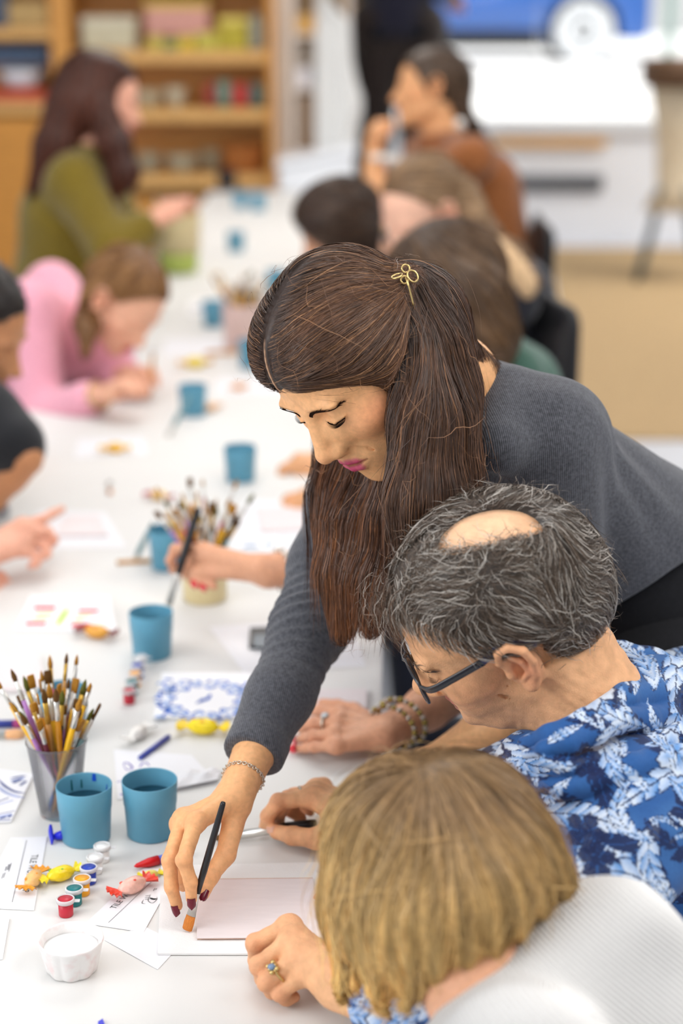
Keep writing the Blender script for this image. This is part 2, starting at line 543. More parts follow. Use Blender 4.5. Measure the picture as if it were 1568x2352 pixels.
# ------------------------------------------------------------------ the street
V, F = slab([(0.0, 12.25), (16, 12.25), (16, 60), (-6, 60), (-6, 14.0), (0.0, 14.0)], 0.66, 0.78)
struct('pavement', V, F, M_pave)
V, F = slab([(-8, 30), (22, 30), (22, 30.4), (-8, 30.4)], 0.78, 7)
struct('wall_opposite', V, F, mat('pale_facade', srgb(198, 200, 200), 0.8, 0.2, noise=0.06, nscale=2))
D_CAR = 20.5
wc = at_d(1340, 62, D_CAR)
cz = 0.78
car = thing('car', 'blue car parked in the street outside the window', 'car', (wc[0] - 1.3, D_CAR + 0.85, cz))
M_car = mat('blue_car_paint', srgb(58, 108, 190), 0.25, 0.5, coat=0.6, noise=0.03, nscale=3)
M_tyre = mat('tyre_rubber', (0.03, 0.032, 0.036), 0.8, 0.2, noise=0.1, nscale=30)
M_rim = mat('silver_alloy', srgb(238, 241, 244), 0.3, 0.5, metal=0.15, noise=0.03, nscale=20)
M_cglass = mat('dark_car_glass', (0.02, 0.025, 0.03), 0.05, 0.6, noise=0.02, nscale=5)
def car_body(P):
    q = P - np.array([0, 0, 0], f32)
    d = ell(q, (0, 0, 0.62), (2.15, 0.86, 0.42))
    bx = np.abs(q - np.array([0, 0, 0.58], f32)) - np.array([1.98, 0.76, 0.24], f32)
    db = np.linalg.norm(np.maximum(bx, 0), axis=1) + np.minimum(bx.max(1), 0) - 0.09
    d = smin(d, db, 0.1)
    bx = np.abs(q - np.array([-0.25, 0, 1.05], f32)) - np.array([0.95, 0.58, 0.22], f32)
    dc = np.linalg.norm(np.maximum(bx, 0), axis=1) + np.minimum(bx.max(1), 0) - 0.14
    d = smin(d, dc, 0.25)
    for sx in (-1.3, 1.3):
        w = np.maximum(np.hypot(q[:, 0] - sx, q[:, 2] - 0.35) - 0.42, np.abs(q[:, 1] + 0.80) - 0.32)
        w2 = np.maximum(np.hypot(q[:, 0] - sx, q[:, 2] - 0.35) - 0.42, np.abs(q[:, 1] - 0.80) - 0.32)
        d = np.maximum(d, -np.minimum(w, w2))
    return np.maximum(d, -(q[:, 2] - 0.22))
V, F = mesh_sdf(car_body, (-2.3, -1.0, 0.1), (2.3, 1.0, 1.55), 0.045)
obj('body', V, F, M_car, car, world=False)
V, F = box(1.7, 0.06, 0.20, 0.02); obj('sill_trim', V + np.array([0, -0.855, 0.16]), F, M_tyre, car, world=False, smooth=False)
for sx in (-0.72, 0.28):
    V, F = box(0.86, 0.03, 0.26, 0.01); V = V @ rotx(-0.25).T
    obj('side_window', V + np.array([sx, -0.735, 1.03]), F, M_cglass, car, world=False, smooth=False)
V, F = box(0.02, 0.24, 0.16, 0.008); V, F = ball((0, 0, 0), (0.10, 0.2, 0.09)); obj('headlight', V + np.array([2.0, -0.55, 0.66]), F, M_rim, car, world=False)
for sx in (-1.3, 1.3):
    for sy in (-0.76, 0.76):
        prof = [(0.31, -0.1), (0.345, -0.1), (0.358, -0.07), (0.358, 0.07), (0.345, 0.1), (0.31, 0.1)]
        V, F = lathe(prof, 36); F = F[:-2]; V = V @ rotx(math.pi / 2).T
        wh = obj('wheel', V + np.array([sx, sy, 0.355]), F, M_tyre, car, world=False)
        sgn = -1 if sy < 0 else 1
        parts = [move(lathe([(0.30, -0.01), (0.335, 0.02), (0.335, 0.035), (0.28, 0.03), (0.26, 0.0)], 36, capped=False), R=rotx(-sgn * math.pi / 2))]
        for k in range(10):
            V, F = box(0.11, 0.26, 0.02, 0.008, (0, 0.16, 0.0)); V = V @ rotz(k * math.pi / 5).T
            parts.append((V @ rotx(-sgn * math.pi / 2).T, F))
        parts.append(move(lathe([(0.06, 0), (0.06, 0.03), (0.03, 0.04)], 16), R=rotx(-sgn * math.pi / 2)))
        parts.append(move(lathe([(0.33, -0.03), (0.33, -0.02)], 24), R=rotx(-sgn * math.pi / 2)))
        V, F = join(*parts)
        obj('hub', V + np.array([sx, sy + sgn * 0.075, 0.355]), F, M_rim, wh, world=False, smooth=False)

# ------------------------------------------------------------------ floor coverings and furniture on the right
V, F = slab([ground(1262, 572)[:2], ground(1900, 572)[:2], ground(1900, 1012)[:2], ground(1330, 1012)[:2]][::-1], 0.0, 0.012)
rug = obj('jute_rug', V, F, M_jute, smooth=False); tag(rug, 'tan woven rug laid on the pale floor behind the chairs', 'rug')
c = at_d(1560, 190, 10.4)
tb = thing('side_table', 'dark wooden round side table on a cream pedestal by the window', 'table', (c[0], 10.4, 0.0))
V, F = lathe([(0.20, c[2] - 0.02), (0.225, c[2]), (0.225, c[2] + 0.12), (0.20, c[2] + 0.14)], 32); obj('tabletop', V, F, mat('dark_walnut', srgb(96, 70, 48), 0.5, 0.4, noise=0.15, nscale=12), tb, world=False)
V, F = lathe([(0.17, 0.42), (0.10, 0.55), (0.12, c[2] - 0.3), (0.17, c[2] - 0.02)], 24); obj('pedestal', V, F, mat('cream_paint', srgb(216, 200, 172), 0.6, 0.3, noise=0.05, nscale=12), tb, world=False)
for k in range(4):
    a = k * math.pi / 2 + 0.6
    V, F = tube(spline([(0.10 * math.cos(a), 0.10 * math.sin(a), 0.55), (0.16 * math.cos(a), 0.16 * math.sin(a), 0.3), (0.26 * math.cos(a), 0.26 * math.sin(a), 0.0)], 10), [0.022] * 10, 10)
    obj('leg', V, F, mat('dark_teal_metal', srgb(60, 74, 76), 0.4, 0.5, metal=0.3, noise=0.05, nscale=20), tb, world=False)

M_blackf = mat('black_vinyl', (0.014, 0.014, 0.016), 0.5, 0.4, noise=0.1, nscale=40)
def stool(hips, label, zt=.45):
    t = thing('stool', label, 'stool', (hips[0], hips[1], 0), 0, 'stools under the seated painters')
    zt = max(.36, min(zt, hips[2] - .15))
    V, F = lathe([(0.0, zt - .05), (.15, zt - .05), (.165, zt - .04), (.17, zt - .015), (.155, zt), (0.0, zt)], 32); obj('seat', V, F[:-2], M_blackf, t, world=False)
    for k in range(4):
        a = k * math.pi / 2 + .78
        V, F = tube([(.11 * math.cos(a), .11 * math.sin(a), zt - .05), (.16 * math.cos(a), .16 * math.sin(a), 0)], .011, 10); obj('leg', V, F, M_grey, t, world=False)
    V, F = torus((0, 0, .18), .142, .007, n=28, m=6); obj('foot_ring', V, F, M_grey, t, world=False)
    return t
def folding_chair(name, label, loc, rz, h=0.86):
    t = thing(name, label, 'chair', loc, rz, 'black chairs along the right side of the table')
    def bd(P):
        q = P - np.array([0, 0, h - 0.17], f32)
        bend = q[:, 0] ** 2 * 0.5
        bx = np.abs(np.stack([q[:, 0], q[:, 1] - bend, q[:, 2]], 1)) - np.array([0.16, 0.002, 0.13], f32)
        return np.linalg.norm(np.maximum(bx, 0), axis=1) + np.minimum(bx.max(1), 0) - 0.05 + 0.035 * 0
    V, F = mesh_sdf(bd, (-0.25, -0.1, h - 0.4), (0.25, 0.1, h + 0.05), 0.014); V[:, 1] *= 0.45
    obj('backrest', V + np.array([0, 0.21, 0]), F, M_black, t, world=False)
    V, F = box(0.42, 0.40, 0.05, 0.018); obj('seat', V + np.array([0, 0, 0.42]), F, M_black, t, world=False, smooth=False)
    for sx in (-0.19, 0.19):
        V, F = tube([(sx, 0.20, 0.0), (sx, 0.215, 0.44), (sx, 0.215, h - 0.12)], 0.012, 10); obj('leg', V, F, M_grey, t, world=False)
        V, F = tube([(sx, -0.18, 0.0), (sx, -0.17, 0.43)], 0.012, 10); obj('leg', V, F, M_grey, t, world=False)
    return t
# ------------------------------------------------------------------ the long table
M_paper = mat('white_table_paper', srgb(224, 223, 220), 0.55, 0.3, noise=0.012, nscale=9, bump=0.05, bscale=40)
M_tabw = mat('white_laminate', srgb(235, 235, 234), 0.4, 0.4, noise=0.02, nscale=12)
ye0, ye1 = 1.47, 8.55
def edge_x(y): return 0.040 + 0.024 * (y - 1.55)
tabs = []
for i, (y0, y1) in enumerate([(ye0, 3.30), (3.303, 5.05), (5.053, 6.80), (6.803, ye1)]):
    lab = ['nearest white table of the row, laid with the blue cups and brush pot in front', 'second white table of the row, where the girl in pink leans',
           'third white table of the row, in front of the woman in olive', 'farthest white table of the row, below the oak bookcase'][i]
    xm = edge_x((y0 + y1) / 2)
    t = thing('folding_table', lab, 'table', (xm - 0.42, (y0 + y1) / 2, 0), 0, 'white tables pushed together in a row')
    poly = [(edge_x(y0) - 0.84, y0), (edge_x(y0), y0), (edge_x(y1), y1), (edge_x(y1) - 0.84, y1)]
    if i == 0: poly[0] = (edge_x(y0) - 1.0, y0); poly[3] = (edge_x(y1) - 0.95, y1)
    V, F = slab(poly, TABLE_Z - 0.032, TABLE_Z - 0.0012); obj('tabletop', V, F, M_tabw, t, smooth=False)
    for sx in (-0.34, 0.34):
        for yy in (y0 + 0.12, y1 - 0.12):
            V, F = tube([(xm - 0.42 + sx, yy, 0), (xm - 0.42 + sx, yy, TABLE_Z - 0.03)], 0.016, 12); obj('leg', V, F, M_grey, t)
poly = [(edge_x(ye0) - 1.0, ye0 + 0.002), (edge_x(ye0) - 0.003, ye0 + 0.002), (edge_x(ye1) - 0.003, ye1 - 0.02), (edge_x(ye1) - 0.84, ye1 - 0.02), (edge_x(3.3) - 0.92, 3.3)]
V, F = slab(poly, TABLE_Z - 0.0012, TABLE_Z)
tc = obj('table_paper', V, F, M_paper, smooth=False); tag(tc, 'white paper sheet covering the whole row of tables', 'paper')

# ------------------------------------------------------------------ blue water cups
M_cup = mat('blue_cup_plastic', srgb(98, 160, 186), 0.42, 0.35, sss=0.05, noise=0.05, nscale=30, sss_s=0.003)
M_water = mat('tinted_water', srgb(40, 110, 140), 0.05, 0.5, trans=0.6, ior=1.33, noise=0.05, nscale=30)
CUP_H = 0.0725
def cup_mesh():
    H = CUP_H
    prof = [(0.0, 0.0), (0.0275, 0.0), (0.0293, 0.0016), (0.0318, 0.041), (0.03215, 0.0415), (0.0322, 0.0425), (0.0325, 0.043), (0.0340, H - 0.0008), (0.0337, H), (0.0329, H), (0.0325, H - 0.0015), (0.0306, 0.040), (0.0282, 0.004), (0.0, 0.0035)]
    V, F = lathe(prof, 64); return V, F[:-2]
cup0 = None
def cup(px, py, label, water=0.050, rz=0.0):
    global cup0
    p = on(px, py, CUP_H)
    loc = (p[0], p[1], TABLE_Z + 0.0002)
    if cup0 is None:
        cup0 = thing('plastic_cup', label, 'cup', loc, rz, 'blue plastic cups of water on the table')
        V, F = cup_mesh(); obj('cup_wall', V, F, M_cup, cup0, world=False)
        r = 0.0282 + (water - 0.004) / 0.0685 * 0.0043 - 0.0003
        V, F = lathe([(0.0, water - 0.002), (r - 0.0004, water - 0.002), (r, water), (0.0, water)], 48); obj('water', V, F[:-2], M_water, cup0, world=False)
        return cup0
    return dup(cup0, loc, (0, 0, rz), label)
CUPS = [
    (192.5, 1802, 'blue plastic cup with paint streaks inside, in front of the clear pot of brushes'),
    (343, 1791, 'blue plastic cup of water beside the painting hand, right one of the front pair'),
    (143, 1583, 'blue plastic cup standing behind the clear pot of brushes'),
    (346, 1405, 'blue plastic cup just under the brush held with red nails'),
    (384, 1214, 'blue plastic cup partly behind the hand with red nails, brush leaning on it'),
    (551, 1026, 'blue plastic cup alone on bare white paper, beside the long brown hair'),
    (442, 885, 'blue plastic cup just right of the hand of the girl in pink'),
    (575, 782, 'blue plastic cup half hidden by the forehead hair of the leaning woman'),
    (489, 693, 'blue plastic cup touching the left side of the pinkish white brush pot'),
    (634, 621, 'blue plastic cup behind the pinkish white brush pot'),
    (541, 533, 'blue plastic cup on the far table right of the cream and green bucket'),
    (592, 446, 'farthest blue plastic cup, in front of the oak bookcase'),
    (552, 440, 'blue plastic cup next to the farthest one, beside the small black box'),
]
for i, (px, py, lb) in enumerate(CUPS): cup(px, py, lb, rz=i * 0.7)
# paint specks on the nearest cup
pc = on(192.5, 1802, CUP_H)
M_bluep = mat('ultramarine_paint', srgb(24, 78, 190), 0.35, 0.5, noise=0.1, nscale=60)
M_greenp = mat('deep_green_paint', srgb(20, 96, 100), 0.35, 0.5, noise=0.1, nscale=60)
def streak(ang, z0, z1, w, m, nm):
    V, F = [], []
    n = 6
    for i in range(n):
        z = z0 + (z1 - z0) * i / (n - 1); r = 0.0282 + (z - 0.004) / 0.0685 * 0.0043 - 0.0004
        ww = w * (1.0 - 0.5 * abs(i / (n - 1) - 0.3))
        for s in (-1, 0, 1):
            a = ang + s * ww / r; V.append((r * math.cos(a), r * math.sin(a), z))
    for i in range(n - 1):
        for s in range(2): F.append((i * 3 + s, i * 3 + s + 1, i * 3 + s + 4, i * 3 + s + 3))
    o = obj(nm, np.array(V), F, m, cup0, world=False); tag(o, 'dried paint streak')
streak(math.pi / 2 - 0.25, 0.062, 0.0718, 0.0028, M_bluep, 'paint_streak')
streak(math.pi / 2 + 0.65, 0.052, 0.066, 0.0012, M_greenp, 'paint_streak')
streak(math.pi / 2 + 0.25, 0.053, 0.064, 0.0011, M_greenp, 'paint_streak')
streak(math.pi / 2 - 0.9, 0.053, 0.063, 0.0011, M_bluep, 'paint_streak')

# ------------------------------------------------------------------ paint brushes
M_steel = mat('brush_ferrule_metal', srgb(214, 212, 206), 0.28, 0.5, metal=0.75, noise=0.04, nscale=80)
M_brass = mat('brass_ferrule', srgb(196, 158, 72), 0.3, 0.5, metal=0.75, noise=0.04, nscale=80)
M_br = {k: mat('bristle_' + k, c, 0.6, 0.3, noise=0.25, nscale=300, stretch=(8, 8, 1)) for k, c in
        dict(ochre=srgb(170, 118, 34), brown=srgb(98, 66, 26), olive=srgb(92, 92, 30), white=srgb(226, 222, 210), orange=srgb(206, 124, 52)).items()}
M_hd = {k: mat('handle_' + k, c, 0.3, 0.5, noise=0.05, nscale=60) for k, c in
        dict(yellow=srgb(240, 184, 24), blue=srgb(20, 96, 180), maroon=srgb(96, 26, 44), violet=srgb(176, 120, 190), wood=srgb(206, 152, 82), black=(0.012, 0.012, 0.014), amber=srgb(204, 138, 30),
             teal=srgb(120, 158, 164), pink=srgb(200, 70, 110), white=srgb(226, 226, 226)).items()}
def brush_proto(hk, bk, L=0.17, r=0.0028, fl=0.024, bl=0.016, flat=False, brass=False):
    """brush along +Z: handle end at the origin, bristles on top"""
    t = thing('paintbrush', 'x', 'paintbrush')
    zf = L - fl - bl
    if hk == 'yellowblue':
        V, F = lathe([(0.0008, 0), (r * 0.7, 0.01), (r * 1.1, zf * 0.6)], 10); obj('handle', V, F, M_hd['blue'], t, world=False)
        V, F = lathe([(r * 1.1, zf * 0.6), (r, zf)], 10); obj('handle_tip', V, F, M_hd['yellow'], t, world=False)
    elif hk == 'black':
        V, F = lathe([(0.0, 0), (r * .8, 0.0004), (r * 1.0, 0.003), (r * 1.2, zf * .3), (r * 1.3, zf * 0.75), (r, zf)], 14); obj('handle', V, F[:-2] + F[-1:], M_hd[hk], t, world=False)
    else:
        V, F = lathe([(0.0008, 0), (r * 0.65, 0.008), (r * 0.8, zf * 0.35), (r * 1.25, zf * 0.82), (r, zf)], 10); obj('handle', V, F, M_hd[hk], t, world=False)
    V, F = lathe([(r * 1.0, zf), (r * 1.12, zf + 0.001), (r * 1.02, zf + 0.003), (r * 1.12, zf + 0.005), (r * 1.02, zf + 0.007), (r * 1.05, zf + fl)], 12)
    if flat: V[:, 0] *= np.where(V[:, 2] > zf + 0.009, 1.7, 1); V[:, 1] *= np.where(V[:, 2] > zf + 0.009, 0.6, 1)
    obj('ferrule', V, F, M_brass if brass else M_steel, t, world=False)
    if flat: V, F = lathe([(r * 1.0, zf + fl), (r * 1.15, zf + fl + bl * 0.5), (r * 1.1, L - 0.001), (r * 0.9, L)], 12); V[:, 0] *= 1.7; V[:, 1] *= 0.55
    else: V, F = lathe([(r * 0.95, zf + fl), (r * 1.2, zf + fl + bl * 0.35), (r * 0.7, zf + fl + bl * 0.75), (0.0002, L)], 12)
    obj('bristles', V, F, M_br[bk], t, world=False)
    return t
def orient(o, base, tip, roll=0.0):
    d = unit(np.asarray(tip) - np.asarray(base))
    R = frame_to(d) @ rotz(roll)
    o.rotation_mode = 'XYZ'; o.location = [float(v) for v in base]
    o.rotation_euler = Matrix(R.tolist()).to_euler()
    return o
KINDS = [('yellowblue', 'ochre'), ('yellow', 'ochre'), ('wood', 'brown'), ('maroon', 'ochre'), ('violet', 'brown'), ('black', 'olive'), ('amber', 'ochre'), ('yellow', 'ochre'), ('wood', 'olive'), ('teal', 'brown'), ('amber', 'brown'), ('pink', 'ochre')]
PROTO = {}
def brush(kind, base, L, label, group, flat=False, tip=None, roll=0.0, fat=1.0, brass=False):
    key = (kind, round(L, 2), flat, fat, brass)
    if key not in PROTO:
        PROTO[key] = brush_proto(kind[0], kind[1], L, 0.0028 * fat, 0.026 * fat, 0.017 * fat, flat, brass); o = PROTO[key]
        o['label'] = label; o['group'] = group
    else: o = dup(PROTO[key], None, None, label, group)
    return orient(o, base, tip, roll)
def fill_pot(center, r_in, z_in, r_rim, z_rim, n, L, group, lab, seed, tilt=1.0):
    r = random.Random(seed)
    for i in range(n):
        k = KINDS[(i * 5 + seed) % len(KINDS)]
        a = i * 2.39996 + r.uniform(-0.3, 0.3); q = math.sqrt((i + 0.5) / n)
        top = np.array([center[0] + math.cos(a) * r_rim * q * 0.88, center[1] + math.sin(a) * r_rim * q * 0.88, z_rim])
        a2 = a + math.pi + r.uniform(-0.7, 0.7)
        base = np.array([center[0] + math.cos(a2) * r_in * q * 0.8 * tilt, center[1] + math.sin(a2) * r_in * q * 0.8 * tilt, z_in])
        l = L * r.choice([0.80, 0.86, 0.92, 1.0, 1.08 if q > 0.6 else 0.95])
        hn = {'yellowblue': 'yellow and blue'}.get(k[0], k[0])
        hn = {'wood': 'plain wooden', 'amber': 'amber varnished'}.get(hn, hn)
        brush(k, base, round(l, 2), f'{hn} handled paintbrush with {k[1]} bristles standing {lab}', group, flat=(i % 3 == 0), brass=(i % 3 == 1), tip=top, roll=r.uniform(0, 3), fat=r.choice([0.8, 1.0, 1.2]))

# clear plastic pot, front left
M_clear = mat('clear_frosted_plastic', (0.92, 0.92, 0.95), 0.22, 0.4, trans=0.92, ior=1.12, noise=0.01, nscale=20)
cp = on(138, 1868)
pot = thing('brush_pot', 'clear plastic tumbler crammed with paintbrushes, front left of the table', 'pot', (cp[0], cp[1], TABLE_Z + 0.0003))
V, F = lathe([(0.0, 0.0), (0.0235, 0.0), (0.0245, 0.002), (0.0372, 0.098), (0.0382, 0.0985), (0.0382, 0.1005), (0.0360, 0.1005), (0.0232, 0.004), (0.0, 0.0035)], 56)
obj('pot_wall', V, F[:-2], M_clear, pot, world=False)
fill_pot((cp[0], cp[1]), 0.021, TABLE_Z + 0.006, 0.037, TABLE_Z + 0.099, 46, 0.185, 'paintbrushes in the clear pot', 'in the clear plastic pot', 3)
# cream pot by the hand with red nails
M_cream = mat('cream_glaze', srgb(222, 205, 158), 0.35, 0.5, noise=0.03, nscale=20)
cp = on(471, 1376)
pot = thing('brush_pot', 'cream round pot of paintbrushes behind the hand with red nails', 'pot', (cp[0], cp[1], TABLE_Z + 0.0003))
V, F = lathe([(0.0, 0.0), (0.034, 0.0), (0.037, 0.004), (0.0405, 0.09), (0.0405, 0.092), (0.038, 0.092), (0.034, 0.006), (0.0, 0.005)], 48); obj('pot_wall', V, F[:-2], M_cream, pot, world=False)
fill_pot((cp[0], cp[1]), 0.03, TABLE_Z + 0.008, 0.039, TABLE_Z + 0.092, 36, 0.19, 'paintbrushes in the cream pot', 'in the cream pot behind the hand', 7)
# pinkish white pot
M_blush = mat('blush_glaze', srgb(222, 196, 188), 0.4, 0.4, noise=0.03, nscale=20)
cp = on(560, 800)
pot = thing('brush_pot', 'pinkish white pot of paintbrushes between two blue cups', 'pot', (cp[0], cp[1], TABLE_Z + 0.0003))
V, F = lathe([(0.0, 0.0), (0.052, 0.0), (0.055, 0.004), (0.060, 0.125), (0.060, 0.128), (0.056, 0.128), (0.051, 0.006), (0.0, 0.005)], 40); obj('pot_wall', V, F[:-2], M_blush, pot, world=False)
fill_pot((cp[0], cp[1]), 0.045, TABLE_Z + 0.01, 0.056, TABLE_Z + 0.128, 34, 0.21, 'paintbrushes in the pinkish pot', 'in the pinkish white pot', 5)
# cream bucket with green base
cp = on(410, 625)
pot = thing('brush_bucket', 'tall cream and green bucket of paintbrushes near the olive sleeve', 'bucket', (cp[0], cp[1], TABLE_Z + 0.0003))
V, F = lathe([(0.066, 0.075), (0.078, 0.076), (0.083, 0.20), (0.083, 0.205), (0.077, 0.205), (0.070, 0.08)], 40); obj('cream_wall', V, F[:-2], M_cream, pot, world=False)
V, F = lathe([(0.0, 0.0), (0.060, 0.0), (0.066, 0.004), (0.073, 0.0755), (0.06, 0.0755), (0.0, 0.06)], 40); obj('green_base', V, F[:-2], mat('lime_glaze', srgb(176, 192, 96), 0.4, 0.4, noise=0.04, nscale=20), pot, world=False)
fill_pot((cp[0], cp[1]), 0.055, TABLE_Z + 0.09, 0.076, TABLE_Z + 0.205, 34, 0.20, 'paintbrushes in the cream and green bucket', 'in the cream and green bucket', 9)

# ------------------------------------------------------------------ fluted white paint cup
cp = on(166, 2228)
fc = thing('fluted_cup', 'small fluted white cup of white paint at the front of the table', 'cup', (cp[0], cp[1], TABLE_Z + 0.0003))
M_china = mat('stained_white_china', srgb(238, 234, 232), 0.35, 0.4, noise=0.03, nscale=60)
nt = M_china.node_tree; bb = nt.nodes['Principled BSDF']
n = nt.nodes.new('ShaderNodeTexNoise'); n.inputs['Scale'].default_value = 70; n.inputs['Detail'].default_value = 3
tc_ = nt.nodes.new('ShaderNodeTexCoord'); nt.links.new(tc_.outputs['Object'], n.inputs['Vector'])
cr = nt.nodes.new('ShaderNodeValToRGB'); cr.color_ramp.elements[0].position = 0.52; cr.color_ramp.elements[0].color = (*srgb(238, 235, 233), 1); cr.color_ramp.elements[1].position = 0.72; cr.color_ramp.elements[1].color = (*srgb(232, 214, 213), 1)
nt.links.new(n.outputs['Fac'], cr.inputs[0]); nt.links.new(cr.outputs[0], bb.inputs['Base Color'])
flute = lambda a, z: 1 + (0.075 * min(1, max(0.10, 1.35 - z / 0.036)) * (abs(math.cos(4.5 * a + .3)) ** .8 - 0.6)) 
V, F = lathe([(0.0, 0.0), (0.024, 0.0), (0.0262, 0.003), (0.0295, 0.018), (0.0330, 0.033), (0.0345, 0.037), (0.0338, 0.0385), (0.0318, 0.037), (0.0298, 0.030), (0.0275, 0.018), (0.0, 0.018)], 90, flute)
obj('cup_wall', V, F[:-2], M_china, fc, world=False)
V, F = lathe([(0.0, 0.026), (0.0285, 0.026), (0.0288, 0.028), (0.026, 0.0278), (0.02, 0.0290), (0.012, 0.0275), (0.0, 0.0282)], 60, lambda a, z: 1 + 0.02 * math.sin(3 * a + z * 900))
obj('white_paint', V, F[:-2], mat('white_paint', srgb(246, 246, 244), 0.3, 0.5, noise=0.01, nscale=50), fc, world=False)

# ------------------------------------------------------------------ strips of small paint pots
PC = dict(red=srgb(196, 44, 62), teal=srgb(28, 120, 124), yellow=srgb(246, 170, 26), blue=srgb(38, 66, 176), white=srgb(244, 244, 243))
M_pp = {k: mat('poster_paint_' + k, c, 0.35, 0.5, noise=0.04, nscale=60) for k, c in PC.items()}
M_lid = mat('clear_lid_plastic', (0.93, 0.93, 0.94), 0.25, 0.4, trans=0.35, ior=1.2, noise=0.01, nscale=20)
def pot_strip(pts, cols, label, s=1.0):
    b0 = on(*pts[0], 0.0)
    t = thing('paint_pot_strip', label, 'paint pots', (b0[0], b0[1], TABLE_Z + 0.0004))
    prev = None
    for (px, py), cn in zip(pts, cols):
        p = on(px, py, 0.0); l = np.array([p[0] - b0[0], p[1] - b0[1], 0])
        V, F = lathe([(0.0076 * s, 0), (0.0082 * s, 0.0008), (0.0084 * s, 0.0165), (0.0, 0.0166)], 28); o = obj('pot', V + l, F, M_pp[cn], t, world=False); tag(o, cn + ' paint pot')
        V, F = lathe([(0.0088 * s, 0.0162), (0.0102 * s, 0.0165), (0.0104 * s, 0.0205), (0.0096 * s, 0.0212), (0.0088 * s, 0.0212), (0.0086 * s, 0.0200)], 28); lid = obj('lid', V + l, F[:-2], M_lid, o, world=False)
        V, F = lathe([(0.0, 0.0170), (0.0086 * s, 0.0170), (0.0086 * s, 0.0203), (0.0, 0.0203)], 24); obj('paint', V + l, F[:-2], M_pp[cn], o, world=False)
        V, F = box(0.007 * s, 0.006 * s, 0.0012, 0.0004, (0.0125 * s, 0.001, 0.0168)); obj('hinge', V + l, F, M_lid, o, world=False, smooth=False)
        if prev is not None:
            V, F = tube([prev + np.array([0, 0, 0.0165]), l + np.array([0, 0, 0.0165])], 0.0012, 6); obj('link', V, F, M_lid, t, world=False)
        prev = l
    return t
pot_strip([(152, 2102), (172, 2077), (190, 2054), (205, 2028), (220, 2004), (236, 1978)], ['red', 'teal', 'yellow', 'blue', 'white', 'white'], 'strip of little paint pots beside the wrapped sweets at the front')
pot_strip([(297, 1615), (304, 1594), (311, 1575), (317, 1556), (324, 1537)], ['red', 'teal', 'yellow', 'blue', 'white'], 'strip of little paint pots between the blue cup and the patterned tile')

# ------------------------------------------------------------------ wrapped sweets
def sweet(px, py, ang, col, tcol, label, s=1.0, spots=None):
    p = on(px, py, 0.009 * s)
    t = thing('wrapped_sweet', label, 'sweet', (p[0], p[1], TABLE_Z + 0.0005), ang, 'twist wrapped sweets on the table')
    mw = mat('wrapper_' + '_'.join('%d' % (c * 99) for c in col), col, 0.25, 0.6, noise=0.12, nscale=120, bump=0.5, bscale=180)
    mt = mat('wrapper_' + '_'.join('%d' % (c * 99) for c in tcol), tcol, 0.25, 0.6, noise=0.12, nscale=120, bump=0.5, bscale=180)
    def f(P): return ell(P, (0, 0, 0.0085 * s), (0.0165 * s, 0.0092 * s, 0.0085 * s)) + 0.0008 * wob(P, 500, 3)
    V, F = mesh_sdf(f, (-0.022 * s, -0.013 * s, -0.002), (0.022 * s, 0.013 * s, 0.021 * s), 0.0011 * s); V[:, 2] = np.maximum(V[:, 2], 0)
    o = obj('sweet_body', V, F, mw, t, world=False)
    if spots is not None:
        for k in range(5):
            a, q = k * 1.9, -0.010 + 0.005 * k
            V, F = ball((q * s, math.cos(a) * 0.0045 * s, (0.0085 + 0.0068) * s - 0.0012 * abs(k - 2)), (0.0028 * s, 0.0022 * s, 0.0014 * s), 8, 6); obj('printed_spot', V, F, spots[k % len(spots)], o, world=False)
    for sg in (-1, 1):
        V, F = [], []
        n = 14
        for j in range(5):
            u = j / 4
            for i in range(n + 1):
                a = -1.15 + 2.3 * i / n
                rr = (0.0022 + 0.0135 * u) * s
                x = 0.0145 + 0.0135 * u * math.cos(a * 0.8)
                V.append((sg * x * s, rr * math.sin(a) * 0.95, (0.0075 + 0.0022 * u * math.sin(i * 1.9 + sg) + 0.002 * u) * s))
        for j in range(4):
            for i in range(n): F.append((j * (n + 1) + i, j * (n + 1) + i + 1, (j + 1) * (n + 1) + i + 1, (j + 1) * (n + 1) + i))
        V = np.array(V); V2 = V.copy(); V2[:, 2] += 0.0005
        q = len(V); F2 = F + [tuple(i + q for i in f_[::-1]) for f_ in F]
        o = obj('wrapper_twist', np.vstack([V, V2]), F2, mt, t, world=False)
    return t
Y1, Y2 = srgb(246, 214, 30), srgb(246, 226, 40)
M_leafs = mat('print_green', srgb(120, 180, 50), 0.4, 0.4, noise=0.05, nscale=50); M_strw = mat('print_red', srgb(232, 90, 70), 0.4, 0.4, noise=0.05, nscale=50); M_oran = mat('print_orange', srgb(240, 150, 30), 0.4, 0.4, noise=0.05, nscale=50)
sweet(77, 2018, 1.35, srgb(240, 190, 120), srgb(238, 160, 40), 'orange wrapped sweet at the edge of the printed sheet, front left', 1.0, [M_oran, M_leafs])
sweet(140, 2006, 0.55, Y1, Y2, 'bright yellow wrapped sweet between the orange sweet and the paint pots', 1.05, [M_leafs, mat('print_lemon', srgb(250, 236, 120), 0.4, 0.4, noise=0.05, nscale=50)])
sweet(304, 2033, 0.75, srgb(246, 196, 180), srgb(232, 62, 36), 'pink and red strawberry sweet lying on the printed sheet', 1.12, [M_strw, M_leafs])
sweet(345, 2008, 0.3, srgb(238, 226, 120), srgb(240, 220, 40), 'tiny yellow twist of wrapper beside the red pen', 0.55)
sweet(466, 1668, -0.12, srgb(248, 220, 30), srgb(250, 216, 30), 'yellow wrapped sweet in front of the blue patterned tile', 1.35, [M_oran])
sweet(222, 1450, -0.35, srgb(226, 160, 60), srgb(120, 40, 30), 'amber and dark red wrapped sweet by the red and green drawing', 1.3, [M_strw])
